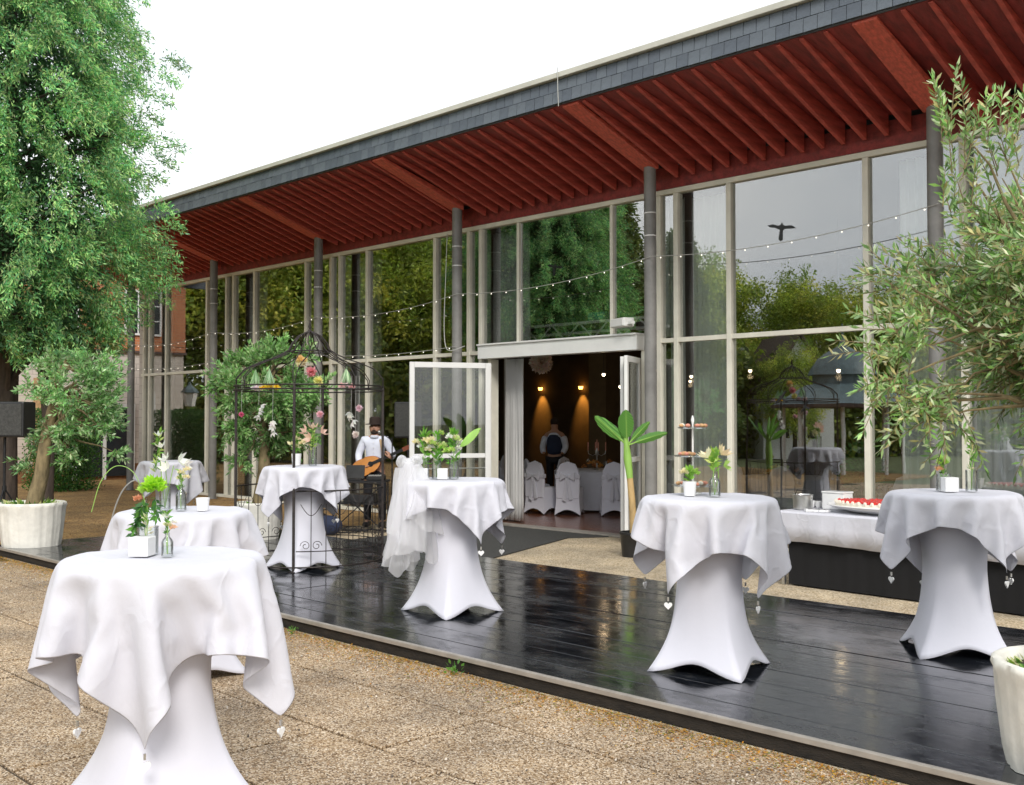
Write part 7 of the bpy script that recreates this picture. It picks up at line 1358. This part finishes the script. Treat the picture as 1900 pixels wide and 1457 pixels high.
b.build('knobs', mxr)
pr = empty('power_amplifier', label='black amplifier on the lower shelf of the stand', cat='amplifier'); place(pr, 0, 0, .442); MB().use('plastic').box(-.24, .24, -.17, .17, 0, .13).build('housing', pr, bevel=.005)
bg = empty('travel_bag', (-13.15, 9.25, .0), R(30), 'dark rounded bag on the ground below the equipment stand', 'bag'); MB().use('navy').ball((0, 0, .15), .22, 16, 10, (1, .7, .68)).build('bag_body', bg, smooth=True); MB().use('dark').tube([(-.12, 0, .28), (-.08, 0, .38), (.08, 0, .38), (.12, 0, .28)], .01, 6).build('handle', bg)
bg = empty('guitar_case', (-13.75, 9.35, .0), R(75), 'black instrument case lying left of the bag', 'case'); MB().use('plastic').ball((0, 0, .16), .24, 16, 10, (1.3, .65, .66)).build('shell', bg, smooth=True)
ms = empty('microphone_stand', (-13.35, 10.62, 0), 0, 'slim black microphone stand next to the guitarist', 'stand'); b = MB().use('dark'); b.lathe([(.13, 0), (.13, .012), (.012, .03), (.010, 1.45)], 14); b.build('pole', ms)
MB().use('dark').tube([(0, 0, 1.40), (-.30, .0, 1.52)], .007, 6).build('boom', ms); MB().use('steel').ball((-.34, 0, 1.535), .028, 10, 8).build('microphone', ms, smooth=True)
nb = empty('music_stand', (-14.35, 9.5, 0), R(20), 'thin stand with tilted sheet rest left of the equipment', 'stand'); MB().use('dark').lathe([(.01, 0), (.01, 1.25)], 8).build('pole', nb); MB().use('dark').cbox((0, 0, 1.30), (.30, .01, .10), (R(-20), R(-35), 0)).build('sheet_rest', nb)
for k in range(3):
    a = k * 2.1; MB().use('dark').tube([(0, 0, .25), (.22 * math.cos(a), .22 * math.sin(a), .01)], .007, 5).build('leg', nb)
cb = MB().use('dark')
for k in range(7):
    x0, y0 = -13.4 + rnd(-.4, .5), 9.6 + rnd(-.3, .5); pts = []
    for i in range(14): pts.append((x0 + .35 * math.sin(i * rnd(.6, .9) + k), y0 + .22 * math.cos(i * .8 + k * 2), .008 + .002 * k))
    cb.tube(pts, .006, 5)
tag(cb.build('cables', smooth=True), 'tangle of black cables on the ground around the equipment stand', 'cables')
wc = empty('waste_canister', (-12.85, 10.45, 0), 0, 'small amplifier box behind the arbour beside the guitarist', 'amplifier'); MB().use('plastic').box(-.2, .2, -.15, .15, 0, .38).build('housing', wc, bevel=.012); MB().use('rubber').box(-.17, .17, -.156, -.151, .03, .30).build('grille', wc)
wc.name = 'guitar_amplifier'

# ================================================================== INSIDE THE HALL
random.seed(9); np.random.seed(9)
def dining_chair():
    r = empty('banquet_chair')
    b = MB().use('cover'); n = 20; prof = []
    # stretch-covered seat block with arched hems
    vs = []; fs = []
    out = [(-.22, -.22), (.22, -.22), (.22, .22), (-.22, .22)]
    P = []
    for i in range(4):
        a, c = out[i], out[(i + 1) % 4]
        for k in range(6): t = k / 6; P.append((a[0] + (c[0] - a[0]) * t, a[1] + (c[1] - a[1]) * t, .10 * math.sin(PI * t)))
    m = len(P)
    for (sc_, z) in ((1.06, None), (.95, .25), (.97, .46), (.90, .49)):
        for (x, y, h) in P: vs.append((x * sc_, y * sc_, (h + .01) if z is None else z))
    for j in range(3):
        for i in range(m): k = (i + 1) % m; fs.append((j * m + i, j * m + k, (j + 1) * m + k, (j + 1) * m + i))
    fs.append(tuple(3 * m + i for i in range(m)))
    b.add(vs, fs); b.build('seat_cover', r, smooth=True, angle=50)
    b = MB().use('cover'); pts = [(-.21, .30), (-.22, .60), (-.20, .80), (-.14, .92), (0, .97), (.14, .92), (.20, .80), (.22, .60), (.21, .30)]
    b.prism(pts, .17, .225, 'y'); b.build('back_cover', r, bevel=.018)
    b = MB().use('cloth'); b.box(-.226, .226, .155, .24, .66, .735); b.build('sash', r, bevel=.01)
    b = MB().use('cloth'); b.prism([(-.14, .78), (-.13, .62), (0, .70), (.13, .62), (.14, .78), (0, .70)], .242, .27, 'y'); b.prism([(-.02, .70), (-.10, .30), (-.03, .28), (.02, .70)], .242, .256, 'y'); b.prism([(0, .70), (.02, .25), (.09, .28), (.03, .70)], .257, .268, 'y'); b.build('bow', r, bevel=.004)
    for x in (-.2, .2):
        for y in (-.2, .2): MB().use('dark').lathe([(.016, 0), (.016, .012)], 8, (x, y, 0)).build('foot', r)
    return r
chp = dining_chair(); chair_used = [False]
def chair(x, y, rz, label):
    o = chp if not chair_used[0] else copy_tree(chp)
    chair_used[0] = True; o.location = (x, y, .022); o.rotation_euler.z = rz; tag(o, label, 'chair', 'white covered banquet chairs in the hall'); return o
def round_table(x, y, label, cand=True, r=.82):
    t = empty('banquet_table', (x, y, .022), 0, label, 'table', 'round banquet tables in the hall')
    b = MB().use('cloth'); b.lathe([(r * .98, .04), (r * .99, .30), (r * .985, .6), (r, .735), (r - .02, .75), (.001, .752)], 64, cap=False, fn=lambda a, q, z: q * (1 + .028 * math.sin(13 * a + x) * max(0, 1 - z / .74))); b.build('round_cloth', t, smooth=True)
    if cand:
        c = empty('candelabrum', (x + .05, y - .05, .775), rnd(0, 1), 'five armed silver candelabrum on ' + label, 'candelabrum', 'candelabra on the banquet tables')
        MB().use('steel').lathe([(.07, 0), (.06, .02), (.015, .05), (.012, .30), (.02, .34), (.010, .42)], 12).build('stem', c, smooth=True)
        for k in range(4):
            a = k * PI / 2 + .4; p = [(0, 0, .32), (.08 * math.cos(a), .08 * math.sin(a), .27), (.16 * math.cos(a), .16 * math.sin(a), .31), (.17 * math.cos(a), .17 * math.sin(a), .37)]
            MB().use('steel').tube(p, .007, 6).build('arm', c, smooth=True); MB().use('ham').lathe([(.012, .37), (.011, .53)], 8, (.17 * math.cos(a), .17 * math.sin(a), 0)).build('candle', c)
        MB().use('ham').lathe([(.012, .42), (.011, .58)], 8).build('candle', c)
    ctr = empty('floral_centrepiece', (x - .15, y + .1, .776), 0, 'golden flower bowl on ' + label, 'flowers', 'centrepieces on the banquet tables')
    for k in range(12): a = rnd(0, 6.28); q = rnd(0, .34); blossom(ctr, (q * math.cos(a), q * math.sin(a), rnd(.03, .14)), .07, random.choice([(.75, .42, .12), (.8, .6, .3), CRM, (.6, .3, .12)]), 16)
    for k in range(8):
        a = k * PI / 4 + .2; q = r * .72
        if k % 2: 
            g = empty('wine_glass', (x + q * math.cos(a), y + q * math.sin(a), .775), 0, 'wine glass on ' + label, 'glass', 'glasses on the banquet tables'); MB().use('clearglass').lathe([(.03, 0), (.004, .006), (.004, .09), (.035, .13), (.032, .19)], 12, cap=False).build('bowl', g, smooth=True)
TB = [(-13.15, 15.45, 'the banquet table seen through the doorway'), (-9.3, 15.8, 'the banquet table behind the pane right of the doorway'), (-6.0, 14.6, 'the banquet table behind the large clear pane'), (-17.5, 16.6, 'the banquet table behind the guitarist'), (-3.2, 15.4, 'the banquet table at the right edge of the hall'), (-13.6, 19.0, 'the far banquet table at the back of the hall')]
for i, (x, y, l) in enumerate(TB):
    round_table(x, y, l, cand=i in (0, 2))
    if i == 0:
        for (cx, cy2, rz, lb) in ((-13.25, 14.02, R(185), 'left of three covered chairs facing away in the doorway'), (-12.70, 14.17, R(212), 'middle covered chair with long sash in the doorway'), (-12.08, 14.64, R(225), 'covered chair right behind the banana plant'), (-13.9, 14.55, R(150), 'covered chair half hidden by the white curtain'), (-14.1, 15.8, R(95), 'covered chair at the far left side of the doorway table'), (-12.3, 16.4, R(-40), 'covered chair behind the candelabrum')): chair(cx, cy2, rz, lb)
    elif i < 5:
        for k in range(4):
            a = -PI / 2 + (k - 1.5) * .95 + (.2 if i == 2 else 0); chair(x + 1.12 * math.cos(a), y + 1.12 * math.sin(a), a - PI / 2 + PI, ['leftmost', 'second', 'third', 'rightmost'][k] + ' covered chair at ' + l)
# waiter
def simple_person(loc, rz, label):
    p = empty('person', loc, rz, label, 'person')
    skin_body('body', [(0, 0, .95), (0, 0, 1.2), (0, 0, 1.42), (0, 0, 1.52), (0, -.01, 1.64), (-.18, 0, 1.40), (-.25, -.02, 1.12), (-.20, -.16, .98), (.18, 0, 1.40), (.25, -.02, 1.12), (.20, -.16, .98), (-.1, 0, .88), (-.1, 0, .48), (-.1, 0, .06), (.1, 0, .88), (.1, 0, .48), (.1, 0, .06)],
              [(0, 1), (1, 2), (2, 3), (3, 4), (2, 5), (5, 6), (6, 7), (2, 8), (8, 9), (9, 10), (0, 11), (11, 12), (12, 13), (0, 14), (14, 15), (15, 16)], [(.12, .09), (.12, .09), (.09, .07), .06, .115, .05, .045, .035, .055, .045, .035, .09, .06, .045, .09, .06, .045], 'skin', p)
    skin_body('waistcoat', [(0, 0, .92), (0, 0, 1.15), (0, 0, 1.36), (0, 0, 1.42)], [(0, 1), (1, 2), (2, 3)], [(.195, .16), (.19, .16), (.165, .155), (.10, .10)], 'navy', p)
    skin_body('shirt_body', [(0, 0, .95), (0, 0, 1.2), (0, 0, 1.38), (0, 0, 1.46)], [(0, 1), (1, 2), (2, 3)], [(.165, .13), (.16, .13), (.18, .13), (.09, .08)], 'shirt', p)
    skin_body('shirt_sleeves', [(-.19, 0, 1.38), (-.26, -.02, 1.12), (-.21, -.15, .99)], [(0, 1), (1, 2)], [.085, .072, .06], 'shirt', p); skin_body('shirt_sleeves', [(.19, 0, 1.38), (.26, -.02, 1.12), (.21, -.15, .99)], [(0, 1), (1, 2)], [.085, .072, .06], 'shirt', p)
    skin_body('trousers', [(0, 0, .93), (-.1, 0, .84), (-.1, 0, .48), (-.1, 0, .05), (.1, 0, .84), (.1, 0, .48), (.1, 0, .05)], [(0, 1), (1, 2), (2, 3), (0, 4), (4, 5), (5, 6)], [(.15, .12), .1, .075, .06, .1, .075, .06], 'trousers', p)
    MB().use('hat').ball((0, .015, 1.67), .10, 12, 8, (1, 1, .95)).build('hair', p, smooth=True)
simple_person((-15.45, 16.75, .022), R(30), 'waiter in dark waistcoat and pale sleeves standing behind the laid table')
simple_person((-14.35, 13.35, .022), R(120), 'person in dark clothes seen through the open glazed door leaf')
# lights in the hall
def pendant(x, y, z, label):
    p = empty('pendant_lamp', (x, y, z), 0, label, 'lamp', 'pendant lamps in the hall'); MB().use('dark').tube([(0, 0, .10), (0, 0, 4.95 - z)], .004, 4).build('cord', p); MB().use('steel').lathe([(.015, .10), (.05, .05), (.06, .04)], 10, cap=False).build('lamp_shade', p, smooth=True); MB().use('bulb').ball((0, 0, .02), .035, 8, 6).build('bulb', p, smooth=True)
    l = bpy.data.lights.new('pendant_light', 'POINT'); l.energy = 1.5; l.color = (1, .72, .42); l.shadow_soft_size = .05; lo = bpy.data.objects.new('pendant_light', l); C.objects.link(lo); lo.location = (x, y, z - .08)
for i, (x, y, z) in enumerate(((-13.6, 16.2, 2.62), (-12.9, 17.0, 2.72), (-11.9, 16.8, 2.55), (-14.8, 18.2, 2.45), (-14.2, 20.0, 2.6), (-10.4, 16.5, 2.6), (-8.2, 15.6, 2.5), (-6.6, 17.2, 2.45), (-4.0, 16.6, 2.7), (-17.5, 17.5, 2.6))):
    pendant(x, y, z, 'small glowing pendant bulb in the hall, ' + ['nearest over the doorway table', 'right of the paper pompom', 'by the right side of the doorway', 'low left in the doorway', 'deep in the middle of the doorway', 'right of the doorway curtain', 'behind the pane with the gable mirrored', 'left of the dome mirrored', 'behind the nearest column', 'behind the guitarist'][i])
for i, x in enumerate((-21.6, -20.0)):
    p = empty('wall_lamp', (x, 22.8, 2.62), 0, ['left', 'right'][i] + ' amber lamp throwing a cone of light on the back wall', 'lamp', 'amber wall lamps'); MB().use('sconce').lathe([(.05, 0), (.07, .08)], 12).build('bulb', p)
    l = bpy.data.lights.new('amber_spot', 'SPOT'); l.energy = 90; l.color = (1, .50, .10); l.spot_size = R(50); l.spot_blend = .8; l.shadow_soft_size = .03
    lo = bpy.data.objects.new('amber_spot', l); C.objects.link(lo); lo.location = (x, 22.62, 2.74); lo.rotation_euler = (R(22), 0, 0)
pm = empty('paper_pompom', (-13.95, 14.75, 2.85), 0, 'blush paper pompom hanging in the top of the doorway', 'pompom')
n = 420; d = unit(n); leafmesh('petals', d * .10, d + unit(n) * .4, np.random.uniform(.10, .16, n), .10, palette(n, [(.86, .74, .66), (.9, .82, .76)], .1), 'petal', pm); MB().use('wire').tube([(0, 0, .1), (0, 0, 2.08)], .003, 4).build('cord', pm)
# lighting truss behind the pane above the doorway
tr = empty('lighting_truss', (0, 0, 0), 0, 'aluminium lighting truss behind the pane above the doorway', 'truss'); x0, x1 = -12.9, -9.3
for y, z in ((12.62, 3.02), (12.62, 3.28), (12.85, 3.15)): MB().use('winwhite').tube([(x0, y, z), (x1, y, z)], .024, 8).build('chord', tr)
for k in range(12):
    a = x0 + .3 * k; MB().use('winwhite').tube([(a, 12.62, 3.02 if k % 2 else 3.28), (a + .3, 12.62, 3.28 if k % 2 else 3.02)], .013, 6).build('strut', tr)
for k, x in enumerate((x0, x1)): MB().use('alu').tube([(x, 12.74, .02), (x, 12.74, 3.2)], .025, 8).build('leg', tr)
s = empty('stage_light', (-11.35, 12.72, 3.31), 0, 'black moving head light standing on the truss', 'stage light'); MB().use('plastic').box(-.12, .12, -.10, .10, 0, .09).build('base', s, bevel=.01); MB().use('plastic').lathe([(.09, .12), (.12, .22), (.12, .42), (.08, .46)], 14).build('lamp_head', s, smooth=True)
s = empty('bubble_machine', (-10.75, 12.70, 3.31), 0, 'teal machine on the truss beside the stage light', 'machine'); MB().use('teal').box(-.17, .17, -.09, .09, 0, .12).build('housing', s, bevel=.015)
# buffet shelves inside, right
sh_ = empty('bottle_shelf', (-8.2, 21.8, .022), 0, 'tall wooden shelf with bottles at the back of the hall', 'shelf')
for z in (.0, .5, 1.0, 1.5, 2.0): MB().use('wood').box(-1.2, 1.2, -.2, .2, z, z + .04).build('shelf_board', sh_)
for x in (-1.24, 1.2): MB().use('wood').box(x, x + .04, -.2, .2, 0, 2.3).build('side_panel', sh_)
b = MB()
for z in (.54, 1.04, 1.54):
    for k in range(14): b.use(random.choice(['ham', 'strawberry', 'ceramic', 'pastry', 'copper'])).lathe([(.045, 0), (.045, .2), (.015, .27), (.015, .33)], 8, (-1.05 + .16 * k, -.05, z))
bt = b.build('bottles'); bt.location = (-8.2, 21.8, .024); tag(bt, 'rows of coloured bottles on the shelf at the back of the hall', 'bottles', kind='stuff')
# indoor plant seen behind the big pane
ip = empty('indoor_plant', (-7.0, 14.0, .022), 0, 'dense dark green indoor plant behind the big pane', 'plant'); MB().use('ceramic').lathe([(.16, 0), (.2, .4)], 18).build('plant_pot', ip)
n = 900; d = unit(n); c = d * np.random.uniform(.05, .28, (n, 1)) * np.array([1, 1, 1.6]) + np.array([0, 0, .95]); leafmesh('foliage', c, d, .10, .05, palette(n, [(.05, .16, .05), (.08, .24, .07)], .2), 'leaf', ip)

# ================================================================== SMALL THINGS ON THE FRONT
fl = empty('floodlight', (-9.62, 11.88, 3.07), R(-20), 'white floodlight above the right end of the door lintel', 'floodlight'); MB().use('white').box(-.19, .19, -.09, .09, 0, .13).build('housing', fl, bevel=.015); MB().use('white').box(.19, .30, -.03, .03, .03, .07).build('bracket', fl); MB().use('ceramic').box(-.17, .17, -.10, -.0905, .015, .115).build('lens', fl)
b = MB().use('wire'); b.tube(smooth_path([(-13.2, 11.66, 4.85), (-13.22, 11.64, 4.0), (-13.25, 11.64, 3.4), (-13.2, 11.62, 3.0), (-13.05, 11.6, 2.88), (-12.8, 11.7, 2.95)]), .008, 5); tag(b.build('power_cable', smooth=True), 'loose grey cable running down the column left of the doorway', 'cable')
def garland(pts, sag, label, nb=6, grp='fairy light strings along the columns'):
    g = empty('light_string', (0, 0, 0), 0, label, 'fairy lights', grp); b = MB().use('wire'); bl = MB().use('bulbcold')
    for p, q in zip(pts[:-1], pts[1:]):
        L = []; P, Q = Vector(p), Vector(q)
        for i in range(17): t = i / 16; L.append(P.lerp(Q, t) - Vector((0, 0, sag * 4 * t * (1 - t))))
        b.tube(L, .005, 4)
        for i in range(nb * 2): t = (i + .5) / (nb * 2); c = P.lerp(Q, t) - Vector((0, 0, sag * 4 * t * (1 - t) + .02)); bl.ball(c, .009, 5, 4)
    b.build('wire', g); bb = bl.build('bulbs', g); bb['kind'] = 'stuff'
garland([(c + .09, CP - .1, z) for c, z in zip([-4.98, -9.01, -13.05, -17.08, -21.1, -25.13], [4.15, 4.0, 3.82, 3.72, 3.66, 3.60])], .13, 'upper string of fairy lights running from column to column')
garland([(c + .09, CP - .1, z) for c, z in zip([-13.05, -17.08, -21.1, -25.13], [2.95, 2.98, 3.0, 3.02])], .07, 'lower string of fairy lights near the transom at the left')
for i, c in enumerate([-9.01, -13.05, -17.08, -21.1]):
    b = MB().use('ceramic')
    for z in (4.30, 4.62): b.lathe([(.0865, z), (.0885, z + .008), (.0865, z + .016)], 20, (c, CP, 0), cap=False)
    tag(b.build('cable_tie'), 'pair of thin pale cable ties round the ' + ['column right of the doorway', 'column left of the doorway', 'third column from the doorway', 'column behind the olive tree'][i], 'cable tie', 'cable ties on the columns')
lc = tag(MB().use('wire').tube([(-9.1 + .0, 9.93, 6.28), (-9.1, 9.935, 6.0), (-9.1, 9.95, 5.78)], .006, 5).build('lightning_rod_wire'), 'thin pale wire hanging over the slate fascia', 'wire')
# hedge at the far left end
n = 14000; c = np.stack([np.random.uniform(-27.2, -25.6, n), np.random.uniform(9.9, 11.3, n), np.random.uniform(0, 2.0, n)], 1); o = leafmesh('clipped_hedge', c, unit(n), .07, .04, palette(n, [(.04, .12, .03), (.07, .18, .04), (.12, .24, .05)], .2), 'leaf'); tag(o, 'clipped green hedge mirrored low in the left panes', 'hedge')
bc = MB().use('white'); bc.tube(smooth_path([(-15.5, 6.9, 0), (-15.35, 7.0, .55), (-15.2, 7.12, .80), (-15.0, 7.28, .84)]), .012, 6); tag(bc.build('bent_pipe', smooth=True), 'pale curved tube leaning beside the farthest cocktail table', 'tube')
for i, (x, y, s) in enumerate(((-5.35, 4.80, 1.0), (-7.3, 4.79, .6))):
    wd_ = empty('weed', (x, y, -.01), 0, ['taller', 'smaller'][i] + ' green weed sprouting at the foot of the deck edge', 'plant', 'weeds along the deck'); n = 26; d = unit(n); d[:, 2] = np.abs(d[:, 2]) + .5
    leafmesh('leaves', np.random.uniform(-.012, .012, (n, 3)) + np.array([0, 0, .01]) + d * np.random.uniform(0, .07 * s, (n, 1)), d, .04 * s, .022 * s, palette(n, [(.2, .4, .08), (.12, .3, .06)], .2), 'leaf', wd_)
